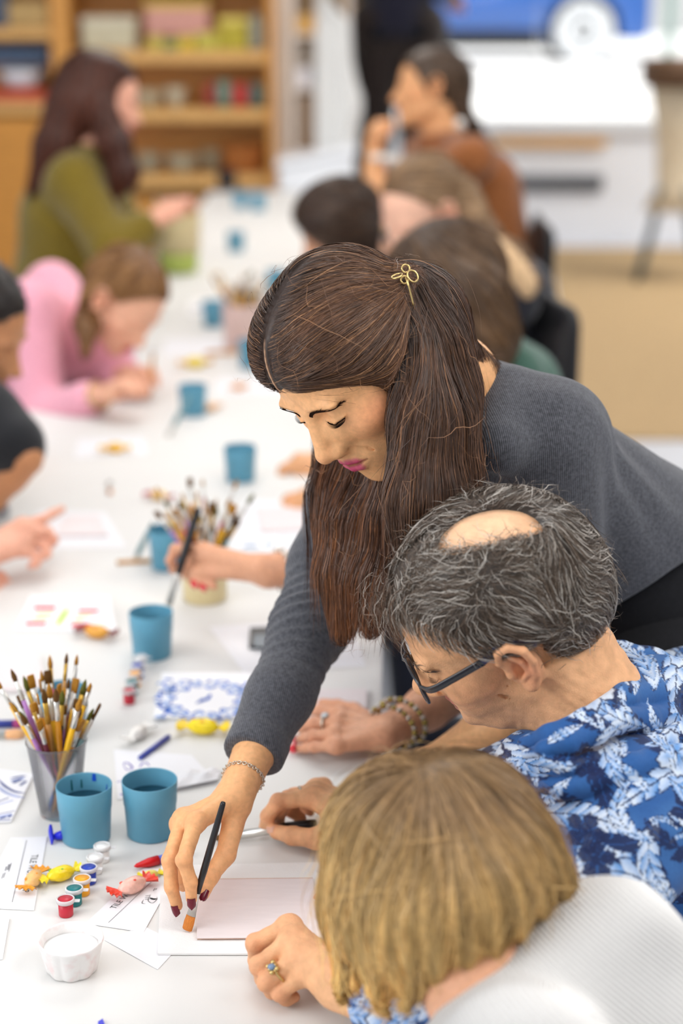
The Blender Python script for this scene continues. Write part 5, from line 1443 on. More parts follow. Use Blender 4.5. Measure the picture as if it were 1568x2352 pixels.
# swept back from the parting to the clip
clip32 = CLIP.astype(f32)
def d_sweep(P, t):
    D = clip32 - P; D = D / (np.linalg.norm(D, axis=1)[:, None] + 1e-6)
    q = HI.inv(P)
    low = np.clip((.055 - q[:, 2]) / .06, 0, 1)[:, None] * np.clip((q[:, 1] + .02) / .05, 0, 1)[:, None]
    pt = (np.exp(-(q[:, 0] / .026) ** 2) * np.clip((q[:, 1] + .02) / .05, 0, 1) * (1 - t))[:, None] * np.sign(q[:, 0])[:, None]
    far = np.clip(-q[:, 0] / .02, 0, 1)[:, None]
    return D * (1 - .7 * far) + pt * (HI.L * 1.1).astype(f32) + far * (-HI.L * .5 - HI.F * .45 - HI.U * .3).astype(f32) + low * (-HI.U * .15 - HI.F * .5).astype(f32)
on_cap = on_cap & (np.abs(qh[:, 0]) > .0035)
sd = pick(Vh, Fh, 24000, r, on_cap)
qs = HI.inv(sd.astype(f32))
V, F = comb(f_hair_i, sd, d_sweep, .085, 8, .00062, (.0002, .0032), .10, 5, stray=.003); add_strands(V, F, 24000, 9, D1, D2, .38, D3, .10)
# hanging lengths
mk = (near_d < .006) & (near_d < far_d)
def d_down(P, t):
    D = np.tile(np.array([-.03, 0, -1.0], f32), (len(P), 1)); D[:, 0] += .10 * np.sin(P[:, 2] * 14 + P[:, 0] * 60); return D
def d_drop(P, t):
    q = HI.inv(P); k = np.clip((q[:, 2] + .02) / .06, 0, 1)[:, None]
    D = d_down(P, t) * (1 - k) + k * (np.array([.25, .25, -1.0], f32)); return D
sd = pick(Vh, Fh, 17000, r, mk)
V, F = comb(f_hair_i, sd, d_drop, np.clip(sd[:, 2] - at(940, 1350, 1.9)[2], .025, .15), 9, .00062, (.0002, .0045), .07, 6, stray=.003, free=.007); add_strands(V, F, 17000, 10, srgb(58, 40, 30), srgb(94, 62, 42), .40, srgb(130, 90, 60), .08)
mk = (far_d < .006) & (far_d < near_d)
sd = pick(Vh, Fh, 9000, r, mk)
V, F = comb(hang_far, sd, d_down, np.clip(sd[:, 2] - at(820, 1465, 2.03)[2], .025, .16), 9, .00062, (.0002, .0045), .06, 7, stray=.003, free=.006); add_strands(V, F, 9000, 10, srgb(60, 38, 26), srgb(106, 64, 36), .42, srgb(146, 92, 52), .10)
# loose wisps
sd = pick(Vh, Fh, 150, r)
V, F = comb(f_hair_all, sd, lambda P, t: d_down(P, t) * .6 + d_sweep(P, t) * .5, .11, 12, .0005, (.002, .012), .35, 8, stray=.6); add_strands(V, F, 150, 13, D2, D3, .3)
Vj, Fj = joinF(*zip(parts_V, parts_F))
obj('hair', Vj, Fj, hair_mat('brown_hair'), iw, col=np.vstack(parts_C) * (1.08 + .30 * wob(Vj.astype(f32), 95, 14) + .15 * wob(Vj.astype(f32), 260, 15))[:, None])
# parting line and hair clip
pp = spline([HI.w(0, .096, .042), HI.w(0, .094, .068), HI.w(0, .086, .092), HI.w(0, .072, .112)], 30).astype(f32)
for _ in range(4): pp = pp - grad(f_hair_i, pp) * (f_hair_i(pp) - .0024)[:, None]
pw = (.0012 * np.clip(np.linspace(2.2, .15, 30), 0, 1) * (1 + .3 * np.sin(np.arange(30) * 1.7)))[:, None]
V = np.vstack([pp - HI.L * pw, pp + HI.L * pw, pp - HI.L * pw - HI.F * .001 - HI.U * .001, pp + HI.L * pw - HI.F * .001 - HI.U * .001])
F = [(i, i + 1, 31 + i, 30 + i) for i in range(29)] + [(60 + i, 90 + i, 91 + i, 61 + i) for i in range(29)]
obj('hair_parting', V, F, mat('scalp_skin', srgb(172, 134, 106), .6, .3, noise=.06, nscale=200), iw)
gold = mat('gold_metal', srgb(206, 178, 118), .22, .6, metal=.9, noise=.03, nscale=60)
c_ = CLIP[None].astype(f32)
for _ in range(4): c_ = c_ - grad(f_hair_i, c_) * (f_hair_i(c_) - .006)[:, None]
CLIP = c_[0].astype(float)
cl = obj('hair_clip', *torus(CLIP, .004, .0012, cvec(0, 0, 1)), gold, iw)
for (dx, dy, ax, R0) in ((-.014, .004, cvec(-.3, .8, .4), .010), (.013, .004, cvec(.5, .3, .8), .011), (.001, .017, cvec(.2, .1, 1), .007)):
    V, F = torus(CLIP + cvec(1, 0, 0) * dx * .62 + cvec(0, 1, 0) * dy * .62, R0, .0013, ax, 18, 6); obj('clip_loop', V, F, gold, cl) if False else join
def world_child(name, VF, m, par):
    o = obj(name, VF[0], VF[1], m, par); return o
for (dx, dy, ax, R0) in ((-.014, .004, cvec(-.3, .8, .4), .010), (.013, .004, cvec(.5, .3, .8), .011), (.001, .017, cvec(.2, .1, 1), .007)):
    world_child('clip_loop', torus(CLIP + cvec(1, 0, 0) * dx * .62 + cvec(0, 1, 0) * dy * .62 + cvec(0, 0, 1) * .012, R0 * .62, .0011, ax, 18, 6), gold, cl)
world_child('clip_claw', tube(spline([CLIP + cvec(0, 0, 1) * .014, CLIP + cvec(.15, -.35, 1) * .02, CLIP + cvec(.3, -1, .5) * .034], 8), .0011, 6), gold, cl)

# sweater
SHL, SHR = at(1262, 1000, 2.05), at(800, 1165, 2.30)
ELR, CUFR = at(690, 1436, 2.175), at(582, 1712, 2.10)
ELR = hand_i['elbow']; CUFR = hand_i['wrist'] + unit(ELR - hand_i['wrist']) * .062
ELL = EL_I + unit(SHL - EL_I) * .02
CH = (SHL * .55 + SHR * .45) + np.array([.05, .05, -.07]); HIPC = at(1545, 1400, 2.34)
CUFL = EL_I + unit(WR_I - EL_I) * .045
inner_body = lambda shs, els, nb_, ch_, hp_, r_: mesh_sdf(lambda P: smin(smin(chain(P, [nb_, ch_, hp_], [.05, .085 * r_, .09 * r_], .04), chain(P, [nb_, shs[0], els[0]], [.04, .04, .03], .02), .03), chain(P, [nb_, shs[1], els[1]], [.04, .04, .03], .02), .03), *bounds([*shs, *els, nb_, ch_, hp_], .12), .012)
V4, F4 = inner_body((SHL, SHR), (EL_I, hand_i['elbow']), NB_I + np.array([.03, .04, -.05]), CH, HIPC, 1.0)
Vb, Fb = joinF((V1, F1), (V2, F2), (V3, F3), (V4, F4))
obj('body', Vb, Fb, skin_mat('warm_tan_skin'), iw, col=np.vstack([c1, c2, c3, np.tile(np.asarray(SK_I), (len(V4), 1))]))
def f_sweat(P):
    d = cap(P, CH, CH * .45 + HIPC * .55, .115, .125)
    d = smin(d, cap(P, CH * .5 + HIPC * .5, HIPC + np.array([-.02, -.02, .02]), .125, .125), .06)
    d = smin(d, cap(P, SHL, NB_I + np.array([.03, .05, -.05]), .058, .072), .05)
    d = smin(d, cap(P, SHR, NB_I + np.array([.02, .06, -.06]), .056, .070), .05)
    d = smin(d, cap(P, SHL * .7 + CH * .3, HIPC + np.array([0.02, -.04, .08]), .085, .09), .06)
    la = chain(P, [SHL, ELL, CUFL], [.066, .052, .050], .02)
    u = unit(ELL - SHL).astype(f32); s = (P - SHL.astype(f32)) @ u
    la = la + .0030 * np.sin(s * 95 + 5 * P[:, 0] * 10) * np.clip((s - .06) / .1, 0, 1) * np.exp(-((s - .30) / .16) ** 2)
    d = smin(d, la, .022)
    ra = chain(P, [SHR, SHR * .5 + ELR * .5 + np.array([0, 0, 0.0]), ELR, ELR * .45 + CUFR * .55, CUFR], [.054, .050, .045, .0385, .0355], .02)
    u2 = unit(CUFR - SHR).astype(f32); s2 = (P - ELR.astype(f32)) @ u2
    ph = s2 * 330 + 3.0 * np.sin((P[:, 0] - ELR[0]) * 30 + s2 * 20) + (P[:, 0] - ELR[0]) * 60
    ra = ra - (.0034 + .0022 * wob(P, 45, 19)) * np.maximum(np.sin(ph), -.35) * np.exp(-((s2 - .005) / .060) ** 2) + .0012 * np.sin(s2 * 60 + P[:, 0] * 40) 
    ce = unit(ELR - CUFR).astype(f32); sc = -((P - CUFR.astype(f32)) @ ce)
    ra = smax(ra, sc, .006)
    band = smax(cap(P, CUFR, CUFR + (ELR - CUFR) * .22, .0372, .0375), np.maximum(sc, -sc - .030), .004)
    d = smin(d, ra, .02); d = np.minimum(d, band)
    cl2 = unit(EL_I - WR_I).astype(f32)
    # waist hem
    hn = cvec(.55, -.83, 0).astype(f32)
    hem = (P - at(1462, 1322, 2.3).astype(f32)) @ hn
    d = smax(d, hem, .01)
    # folds over the back and under the arm
    f = (P - SHL.astype(f32))
    d = d + .0022 * np.sin(70 * (f[:, 0] * .5 + f[:, 2] * .85) + 9 * np.sin(f[:, 1] * 18)) * np.exp(-(np.linalg.norm(f - np.array([.10, .02, -.06], f32), axis=1) / .12) ** 2)
    d = smax(d, -(cap(P, neck_top, NB_I + (NB_I - neck_top) * .05, .048, .050)), .008)
    d = smin(d, cap(P, at(1158, 902, 2.05), at(1146, 1020, 1.99), .030, .034), .03)
    return d
lo, hi = bounds([SHL, SHR, ELL, ELR, CUFR, CUFL, HIPC, CH], .14)
V, F = mesh_sdf(f_sweat, lo, hi, .0031)
obj('sweater', V, F, fabric('charcoal_rib_knit', srgb(82, 83, 89), .9, .38, 260, rib=((1, .2, .1), 420, .35)), iw)
# trousers
kf = [np.array([.42, 2.16, .50]), np.array([.56, 2.32, .50])]
M_bt = fabric('black_trouser_cloth', (.012, .012, .014), .8, .15, 200, sheen=.1)
legs(iw, HIPC + np.array([-.02, -.09, -.06]), kf[0], np.array([.44, 2.14, 0]), HIPC + np.array([.06, .09, -.06]), kf[1], np.array([.58, 2.36, 0]), M_bt, M_shoe, .085)
V, F = mesh_sdf(lambda P: smax(cap(P, HIPC + np.array([-.06, -.02, .07]), HIPC + np.array([.02, 0, -.05]), .128, .135), -((P - at(1462, 1322, 2.3).astype(f32)) @ cvec(.55, -.83, 0).astype(f32)) - .006, .008), HIPC - .25, HIPC + .25, .008)
obj('waistband', V, F, M_bt, iw)
# bracelet
Wb = hand_i['wrist'] + unit(hand_i['elbow'] - hand_i['wrist']) * .030
silver = mat('silver_chain', srgb(214, 204, 188), .25, .6, metal=.85, noise=.05, nscale=90)
bax = unit(hand_i['elbow'] - hand_i['wrist']); bx = unit(hand_i['fingers'][0][0] - hand_i['fingers'][3][0]); bx = unit(bx - bax * np.dot(bx, bax)); by = np.cross(bax, bx)
br = None; ringpts = []
for i in range(46):
    a = 2 * math.pi * i / 46; p = Wb + bx * math.cos(a) * .034 + by * math.sin(a) * .026
    ringpts.append(p)
P_ = np.array(ringpts, f32)
for _ in range(3):
    g = grad(f_hand_i, P_); P_ = P_ - g * (f_hand_i(P_) - .0012)[:, None]
VF = []
for i in range(46):
    tg = unit(P_[(i + 1) % 46] - P_[i - 1]); n_ = grad(f_hand_i, P_[i:i + 1])[0]
    VF.append(torus(P_[i], .0021, .00065, n_ if i % 2 else np.cross(n_, tg), 10, 5))
V, F = join(*VF); b_ = obj('bracelet', V, F, silver, iw); b_['kind'] = 'stuff'
# the brush she holds, brush tip on the pad
bt, btop = on(428, 2140, .004), on(513, 1842, .160)
L = float(np.linalg.norm(btop - bt))
held = brush(('black', 'orange'), btop, round(L, 2), 'black handled flat brush with orange bristles held in the painting hand', None, flat=True, tip=bt, roll=math.pi / 2 + .3, fat=1.1)
# ------------------------------------------------------------------ the man in the blue floral hooded shirt
mn = thing('person', 'grey-haired man in glasses and a blue floral hooded shirt, painting at the table', 'person', (0.42, 1.74, 0))
HM = Head(at(1143, 1408, 1.86), cvec(-.839, -.481, -.256), cvec(-.533, .655, .515), 1.06)
SK_M = srgb(234, 178, 132)
r = np.random.default_rng(31)
def hm_extra(d, q, a):
    d = smin(d, ell(a, (.034, .060, -.050), (.020, .022, .026)), .015)                       # cheek
    d = smin(d, chain(a, [(.030, .080, -.078), (.040, .052, -.088), (.050, .020, -.078)], [.009, .011, .010], .01), .012)   # jowl
    d = smin(d, chain(a, [(0, .055, -.108), (0, .020, -.112), (0, -.01, -.11)], [.018, .020, .02], .01), .02)
    d = smax(d, -chain(a, [(.0165, .0960, -.040), (.028, .0860, -.055), (.033, .0740, -.072), (.034, .064, -.086)], [.0009, .0017, .0016, .0008], .002), .0045)
    d = smax(d, -chain(a, [(.040, .060, -.058), (.043, .050, -.078), (.040, .044, -.096)], [.0006, .0012, .0006], .002), .004)
    for k, (y, z) in enumerate([(.085, .050), (.083, .062)]): d = smax(d, -chain(a, [(0, y + .003, z), (.03, y - .006, z + .001)], [.0007, .0006], .001), .003)
    for k in range(4): d = smax(d, -chain(a, [(.062 - .002 * k, .002 + .010 * k, -.040), (.056, -.002 + .012 * k, -.075), (.044, .004 + .012 * k, -.098)], [.0005, .0009, .0005], .001), .003)
    for k in range(3): d = smax(d, -chain(a, [(.050 + .002 * k, .052 - .004 * k, -.012 - .010 * k), (.058, .040 - .006 * k, -.036 - .010 * k), (.056, .030 - .006 * k, -.058 - .008 * k)], [.0002, .0005, .0002], .001), .003)
    d = d + .00030 * wob(q, 300, 3) + .00022 * wob(q, 700, 4)
    return d
def hm_paint(c, q, a):
    w = np.exp(-((q[:, 0] - .060) / .03) ** 2 - ((q[:, 1] - .03) / .04) ** 2 - ((q[:, 2] + .03) / .05) ** 2)
    for (p, s, k) in [((.058, .030, -.052), .0026, .75), ((.060, .040, -.02), .0014, .6), ((.050, .060, -.03), .0012, .5), ((.055, .022, -.07), .0015, .5), ((.05, .05, -.06), .0012, .5), ((.066, .012, -.03), .0012, .45), ((.048, .07, .01), .0016, .4), ((.060, .045, .012), .0018, .4)]:
        ww = (np.exp(-(np.linalg.norm(q - np.array(p), axis=1) / s) ** 2) * k)[:, None]; c = c * (1 - ww) + np.array(srgb(96, 58, 44)) * ww
    st = np.clip(-(q[:, 2] + .052) / .02, 0, 1) * np.clip((q[:, 1] - .0) / .03, 0, 1) * .30
    c = c * (1 - st[:, None]) + np.array(srgb(150, 118, 104)) * st[:, None]
    w = np.clip((q[:, 2] - .07) / .03, 0, 1)[:, None] * .8; c = c * (1 - w) + np.array(srgb(246, 200, 162)) * w  # highlight painted into the skin colour, lighter towards the crown
    return c
hm_o = dict(nose=1.15, lips=.75, open=.0008, extra=hm_extra, paint=hm_paint, lip_col=srgb(184, 112, 96), blush=srgb(200, 116, 88), blush_w=.35, ear_col=srgb(214, 128, 100))
NB_M = at(1352, 1655, 1.90)
nk_top = HM.w(0, -.030, -.050)
ny = (HM.U).astype(f32)
def f_head_m(P):
    d = head_field(HM.inv(P), hm_o) * HM.s
    n = cap(P, nk_top, NB_M, .060, .068)
    s = (P - nk_top.astype(f32)) @ unit(NB_M - nk_top).astype(f32); lat = (P - nk_top.astype(f32)) @ HM.F.astype(f32)
    n = n + .0007 * np.sin(s * 260 + 14 * np.sin(lat * 40)) + .0005 * np.sin(lat * 420 + s * 60)
    d = smin(d, n, .022)
    d = smin(d, cap(P, HM.w(.062, -.03, -.05), NB_M * .8 + nk_top * .2 + HM.L * .05, .012, .018), .025)
    return smin(d, cap(P, NB_M, NB_M + np.array([.04, .02, -.12]), .058, .06), .04)
V1, F1 = mesh_sdf(f_head_m, HM.c - .185, HM.c + np.array([.30, .22, .19]), .0016)
c1 = head_color(HM.inv(V1.astype(f32)), SK_M, hm_o)
hand_r = dict(wrist=on(800, 1872, .048), elbow=on(1150, 1846, .060), s=1.08, re=.045,
    fingers=[[on(718, 1832, .060), on(640, 1841, .056), on(614, 1874, .034), on(606, 1901, .013)],
             [on(722, 1822, .056), on(660, 1836, .052), on(640, 1866, .030), on(640, 1890, .012)],
             [on(730, 1814, .046), on(676, 1828, .042), on(668, 1862, .022), on(690, 1880, .012)],
             [on(740, 1810, .036), on(694, 1822, .032), on(690, 1850, .016), on(712, 1864, .011)]],
    thumb=[on(780, 1912, .034), on(728, 1926, .026), on(672, 1920, .021), on(634, 1911, .017)])
hand_l = dict(wrist=on(772, 2250, .046), elbow=on(1090, 2392, .050), s=1.07, re=.045,
    fingers=[[on(664, 2130, .060), on(586, 2166, .042), on(588, 2206, .015), on(612, 2222, .010)],
             [on(672, 2160, .061), on(596, 2218, .040), on(604, 2248, .014), on(630, 2256, .010)],
             [on(686, 2196, .055), on(612, 2256, .031), on(626, 2276, .012), on(650, 2276, .010)],
             [on(704, 2232, .044), on(642, 2282, .021), on(656, 2294, .010), on(676, 2290, .010)]],
    thumb=[on(745, 2190, .030), on(700, 2168, .020), on(655, 2180, .013), on(630, 2196, .011)])
Bs, Cs = [(V1, F1)], [c1]
for h_ in (hand_r, hand_l):
    ff = lambda P, h_=h_: hand_field(P, h_) + .0005 * wob(P, 260, 8)
    lo, hi = bounds([j for f in h_['fingers'] + [h_['thumb']] for j in f] + [h_['wrist'], h_['elbow']], .06)
    v, f_ = mesh_sdf(ff, lo, hi, .0018); Bs.append((v, f_)); Cs.append(hand_color(v, h_, SK_M, srgb(204, 104, 84), .42))
M_mnail = mat('bare_fingernail', srgb(222, 172, 148), .3, .5, noise=.04, nscale=60)
nail('fingernail', hand_r['thumb'][3], hand_r['thumb'][2], cvec(-.1, .6, .9), M_mnail, mn, 1.25, .009, .0058)
# hair: grey, thin on the crown
def scalp(P):
    q = HM.inv(P)
    return (ell(q, (0, -.014, .036), (.0795, .1005, .0885))) * HM.s
def hair_ok(q):
    """where hair grows, >0"""
    a = np.abs(q[:, 0])
    front = .049 - q[:, 1] + np.clip(q[:, 2] - .055, -.2, .2) * .75 + .012 * np.cos(a * 50) - np.clip(.025 - q[:, 2], 0, .1) * .22
    low = q[:, 2] - np.where(q[:, 1] > -.005, -.030 + np.clip((q[:, 1] - .004) * .8, 0, .1), -.058 - .1 * np.clip(-.02 - q[:, 1], 0, .06))
    ear = np.where((np.abs(q[:, 1] + .006) < .026) & (q[:, 2] < .024), -1, 1)
    return np.minimum(np.minimum(front, low), ear * 1.0)
def bald(q): return np.sqrt(((q[:, 0] - .014) / .027) ** 2 + ((q[:, 1] + .048) / .056) ** 2 + ((q[:, 2] - .105) / .06) ** 2)
def f_hair_m(P):
    q = HM.inv(P)
    d = smin(ell(q, (0, -.016, .036), (.0800, .1010, .0880)), ell(q, (0, -.060, .000), (.066, .056, .062)), .02)
    d = d - .004 * np.clip(hair_ok(q) / .02, 0, 1) + .016 * np.clip((1.12 - bald(q)) / .25, 0, 1)
    d = smax(d, -hair_ok(q) * .8 - .001, .006)
    return d * HM.s + .0012 * wob(P, 230, 6)
def f_comb_m(P):
    q = HM.inv(P)
    d = smin(ell(q, (0, -.016, .036), (.0800, .1010, .0880)), ell(q, (0, -.060, .000), (.066, .056, .062)), .02)
    return (d - .003 + .007 * np.clip((1.12 - bald(q)) / .25, 0, 1)) * HM.s
Vh, Fh = mesh_sdf(f_hair_m, HM.c - .16, HM.c + .17, .0028)
qh = HM.inv(Vh.astype(f32))
pv, pf, pc = [Vh], [Fh], [np.tile(np.array(srgb(62, 54, 48)), (len(Vh), 1))]
okm = (hair_ok(qh) > .001) & (bald(qh) > 1.0)
SW = np.random.default_rng(5).normal(size=(3, 3)) * 55
def d_man(P, t):
    q = HM.inv(P)
    a = np.sign(q[:, 0])[:, None]
    top = np.clip((q[:, 2] - .05) / .05, 0, 1)[:, None]; back = np.clip((-q[:, 1] - .03) / .05, 0, 1)[:, None]; fr = np.clip((q[:, 1] - .02) / .05, 0, 1)[:, None]
    D = (-HM.F * .75 - HM.U * .55) * (1 - back) + back * (-HM.U * 1.0 - HM.F * .1)
    D = D * (1 - top) + top * (HM.F * .8 * (1 - back) + a * HM.L * .45 - HM.U * .1 - HM.F * .5 * back)
    D = D + fr * (-HM.F * .55 - HM.U * .10 + a * HM.L * .35)
    w = np.stack([np.sin(P @ SW[k].astype(f32) + 1.3 * k) for k in range(3)], 1)
    return (D + .55 * w).astype(f32)
N = 16000
sd = pick(Vh, Fh, N, r, okm)
V, F = comb(f_comb_m, sd, d_man, .036, 6, .00060, (.0004, .0075), .26, 9, stray=.04)
cc = strand_cols(N, 7, srgb(76, 62, 50), srgb(100, 84, 70), r, .45, srgb(190, 182, 172), .24)
pv.append(V); pf.append(F); pc.append(cc)
sd = pick(Vh, Fh, 700, r, (bald(qh) > .75) & (bald(qh) < 1.2) & (qh[:, 2] > .05)); V, F = comb(f_comb_m, sd, d_man, .03, 7, .0006, (.0005, .004), .4, 10, stray=.3)
pv.append(V); pf.append(F); pc.append(strand_cols(700, 8, srgb(84, 70, 60), srgb(120, 106, 94), r, .4, srgb(190, 184, 176), .3))
# forelock falling over the forehead
fl = HM.w(.0, .066, .085); sdl = fl + r.normal(size=(420, 3)) * np.array([.018, .018, .012])
def d_fore(P, t): return np.tile((HM.F * (.75 - 1.0 * t) - HM.U * (.45 + 1.0 * t) + HM.L * .12).astype(f32), (len(P), 1))
V, F = comb(f_comb_m, sdl, d_fore, .062, 9, .0007, (.001, .014), .28, 12, stray=.2, free=.012)
pv.append(V); pf.append(F); pc.append(strand_cols(420, 10, srgb(84, 64, 50), srgb(110, 84, 64), r, .4, srgb(190, 180, 168), .25))
Vj, Fj = joinF(*zip(pv, pf)); obj('hair', Vj, Fj, hair_mat('grey_hair', .4, .5), mn, col=np.vstack(pc))
fqm = lambda P: f_head_m(P)
facing_strands(HM, [brow, [(-x, y, z) for x, y, z in brow]], 120, .009, .0008, mat('grey_brow_hair', srgb(96, 80, 68), .5, .3, noise=.2, nscale=80), 'eyebrows', mn, fqm, 6, spread=.003)
lashes(HM, 'eyelashes', mn, mat('brown_lashes', srgb(70, 50, 42), .5, .3, noise=.05, nscale=50), n=16, L=.006)
# moustache stubble tuft
# glasses
gl = thing('glasses', None, None, HM.c); gl.parent = mn; gl.location = [float(v) for v in HM.c - wloc(mn)]
for k in ('label', 'category'):
    if k in gl: del gl[k]
gl['label'] = 'dark rectangular glasses with blue temples'
M_gf = mat('dark_acetate', srgb(34, 36, 42), .25, .6, coat=.4, noise=.05, nscale=40); M_gb = mat('blue_acetate', srgb(26, 40, 96), .3, .6, coat=.3, noise=.05, nscale=40)
M_lens = mat('spectacle_lens', (1, 1, 1), .02, .5, trans=1.0, ior=1.03)
def strap(path, tw, hh):
    V, F = [], []
    tg = np.gradient(path, axis=0)
    for p, t_ in zip(path, tg):
        t_ = unit(t_); l = unit(np.cross(HM.U, t_)); u_ = np.cross(t_, l)
        V += [p + l * tw / 2 * a_ + u_ * hh / 2 * b_ for a_, b_ in ((-1, -.8), (-.7, -1), (.7, -1), (1, -.8), (1, .8), (.7, 1), (-.7, 1), (-1, .8))]
    n_ = len(path)
    for i in range(n_ - 1):
        for k in range(8): F.append((i * 8 + k, i * 8 + (k + 1) % 8, (i + 1) * 8 + (k + 1) % 8, (i + 1) * 8 + k))
    F += [tuple(range(7, -1, -1)), tuple((n_ - 1) * 8 + k for k in range(8))]
    return np.array(V), F
def rr(u, w=.027, h=.0175, p=3.4):
    a = 2 * math.pi * u; c_, s_ = math.cos(a), math.sin(a)
    return (w * math.copysign(abs(c_) ** (2 / p), c_), h * math.copysign(abs(s_) ** (2 / p), s_))
gy, gz = .1045, .000
def lens_pt(sx, u, k=1.0):
    x, z = rr(u); x *= k; z *= k
    X = sx * .0335 + x
    return HM.w(X, gy - .20 * (abs(X) - .0) ** 2 * 14 - .16 * z, gz + z)
for sx in (1, -1):
    pts = [lens_pt(sx, i / 40) for i in range(41)]
    fr_ = obj('rim', *tube(pts, .0021, 8, caps=False), M_gf, gl)
    ring = np.array([lens_pt(sx, i / 40, .97) for i in range(40)]); c_ = ring.mean(0)
    V = np.vstack([ring, ring + HM.F * .0012, [c_], [c_ + HM.F * .0012]])
    F = [(i, (i + 1) % 40, 80) for i in range(40)] + [((i + 1) % 40 + 40, i + 40, 81) for i in range(40)] + [(i, i + 40, (i + 1) % 40 + 40, (i + 1) % 40) for i in range(40)]
    obj('lens', V, F, M_lens, gl)
    p0 = lens_pt(sx, .06 if sx > 0 else .44); hp = HM.w(sx * .0700, .082, gz + .010); e1 = HM.w(sx * .0815, .020, .020); e2 = HM.w(sx * .0830, -.010, .028); e3 = HM.w(sx * .083, -.034, .010)
    V, F = strap(spline([p0, hp, HM.w(sx * .0755, .055, gz + .014), e1], 16), .0030, .0088); obj('temple', V, F, M_gf, gl)
    V, F = strap(spline([e1, e2, e3], 10), .0032, .0080); o = obj('temple_tip', V, F, M_gb, gl); tag(o, 'blue temple tip')
V, F = tube(spline([lens_pt(1, .47), HM.w(.0, gy + .004, gz + .006), lens_pt(-1, .03)], 10), .0022, 8); obj('bridge', V, F, M_gf, gl)
# rings: gold ring with a blue stone on the fist
pj = (hand_l['fingers'][2][0] * .36 + hand_l['fingers'][2][1] * .64); ax_ = unit(hand_l['fingers'][2][1] - hand_l['fingers'][2][0])
rg_ = obj('gold_ring', *torus(pj, .0112, .0017, ax_, 30, 8), gold, mn)
upv = unit(np.array([-.25, -.35, 1]) - ax_ * np.dot(ax_, np.array([-.25, -.35, 1]))); tn = np.cross(ax_, upv)
parts = [ball(pj + upv * .0118 + tn * k * .005 + ax_ * j * .0032, (.0030, .0030, .0024), 8, 6) for k in (-1, 0, 1) for j in (-1, 1)]
obj('setting', *join(*parts), gold, rg_)
obj('blue_stone', *ball(pj + upv * .0125, (.0050, .0042, .0036), 12, 8), mat('blue_grey_stone', srgb(110, 134, 164), .15, .7, coat=.5, noise=.1, nscale=60), rg_)
pj = (hand_r['fingers'][1][0] * .5 + hand_r['fingers'][1][1] * .5); ax_ = unit(hand_r['fingers'][1][1] - hand_r['fingers'][1][0]); obj('silver_ring', *torus(pj, .0115, .0016, ax_, 24, 6), silver, mn)
# the brush under his fingers
b0, b1 = on(728, 1891, .018), on(492, 1926, .005)
brush(('black', 'brown'), b0, round(float(np.linalg.norm(b1 - b0)), 2), 'black handled brush with steel ferrule pinched by the man in the floral shirt', None, tip=b1, fat=1.9)

# shirt
SLm, SRm = at(1455, 1880, 1.80), at(1590, 1640, 2.12)
ELm, ERm = hand_l['elbow'] + np.array([.02, .0, .01]), hand_r['elbow'] + np.array([.03, 0, .02])
CHm = at(1470, 1830, 1.99); HPm = np.array([.52, 1.74, .52])
CLm = hand_l['wrist'] + unit(ELm - hand_l['wrist']) * .075; CRm = hand_r['wrist'] + unit(ERm - hand_r['wrist']) * .05
rim_pts = [at(1205, 1708, 1.79), at(1262, 1690, 1.765), at(1345, 1655, 1.775), at(1430, 1602, 1.84), at(1462, 1555, 1.93), at(1425, 1512, 2.02), at(1350, 1520, 2.06)]
fold_pts = [at(1203, 1752, 1.78), at(1295, 1782, 1.745), at(1395, 1774, 1.750), at(1500, 1752, 1.78), at(1600, 1745, 1.83)]
fold2 = [at(1225, 1728, 1.775), at(1330, 1712, 1.75), at(1435, 1680, 1.77), at(1530, 1630, 1.85), at(1580, 1580, 1.95)]
HT, HBt = spline(rim_pts[:4] + [at(1508, 1592, 1.90), at(1562, 1562, 1.97), at(1612, 1545, 2.04)], 9), spline(fold_pts, 9)
def hood(P):
    # hood lying around the neck in heavy folds: a thick rim and rows of rolls below it
    h = chain(P, rim_pts, [.008, .011, .012, .014, .017, .018, .015], .008)
    for j, s in enumerate((.34, .68, 1.02)):
        k = np.arange(9) / 8
        row = HT * (1 - s) + HBt * s + np.outer(.010 * np.sin(k * 5 + j * 1.9), [0, 0, 1.0]) + np.outer(.007 * np.sin(k * 7 + j) + .012, [0, -1.0, .1])
        h = smin(h, chain(P, row[(j % 2):], list(np.interp(k, [0, .3, .7, 1], [.005, .0115 - .002 * (j % 2), .0145, .016]))[(j % 2):], .01), .0025)
    h = smin(h, chain(P, [rim_pts[3], at(1488, 1602, 1.895), at(1550, 1572, 1.98)], [.014, .024, .026], .01), .004)
    # sack of the hood behind the rolls
    h = smin(h, chain(P, [at(1440, 1640, 1.90), at(1510, 1632, 1.95), at(1600, 1640, 1.99)], [.040, .058, .062], .02), .008)
    return smin(h, chain(P, [rim_pts[5], at(1490, 1540, 2.02), at(1570, 1580, 2.04)], [.02, .026, .03], .01), .006)
v, f_ = inner_body((SLm, SRm), (hand_l['elbow'], hand_r['elbow']), NB_M + np.array([.04, .02, -.07]), CHm, HPm, 1.2); Bs.append((v, f_)); Cs.append(np.tile(np.asarray(SK_M), (len(v), 1)))
Vb, Fb = joinF(*Bs)
obj('body', Vb, Fb, skin_mat('weathered_skin', .5, .13, 75, .45), mn, col=np.vstack(Cs))
stool(HPm, 'black stool under the man in the floral shirt')
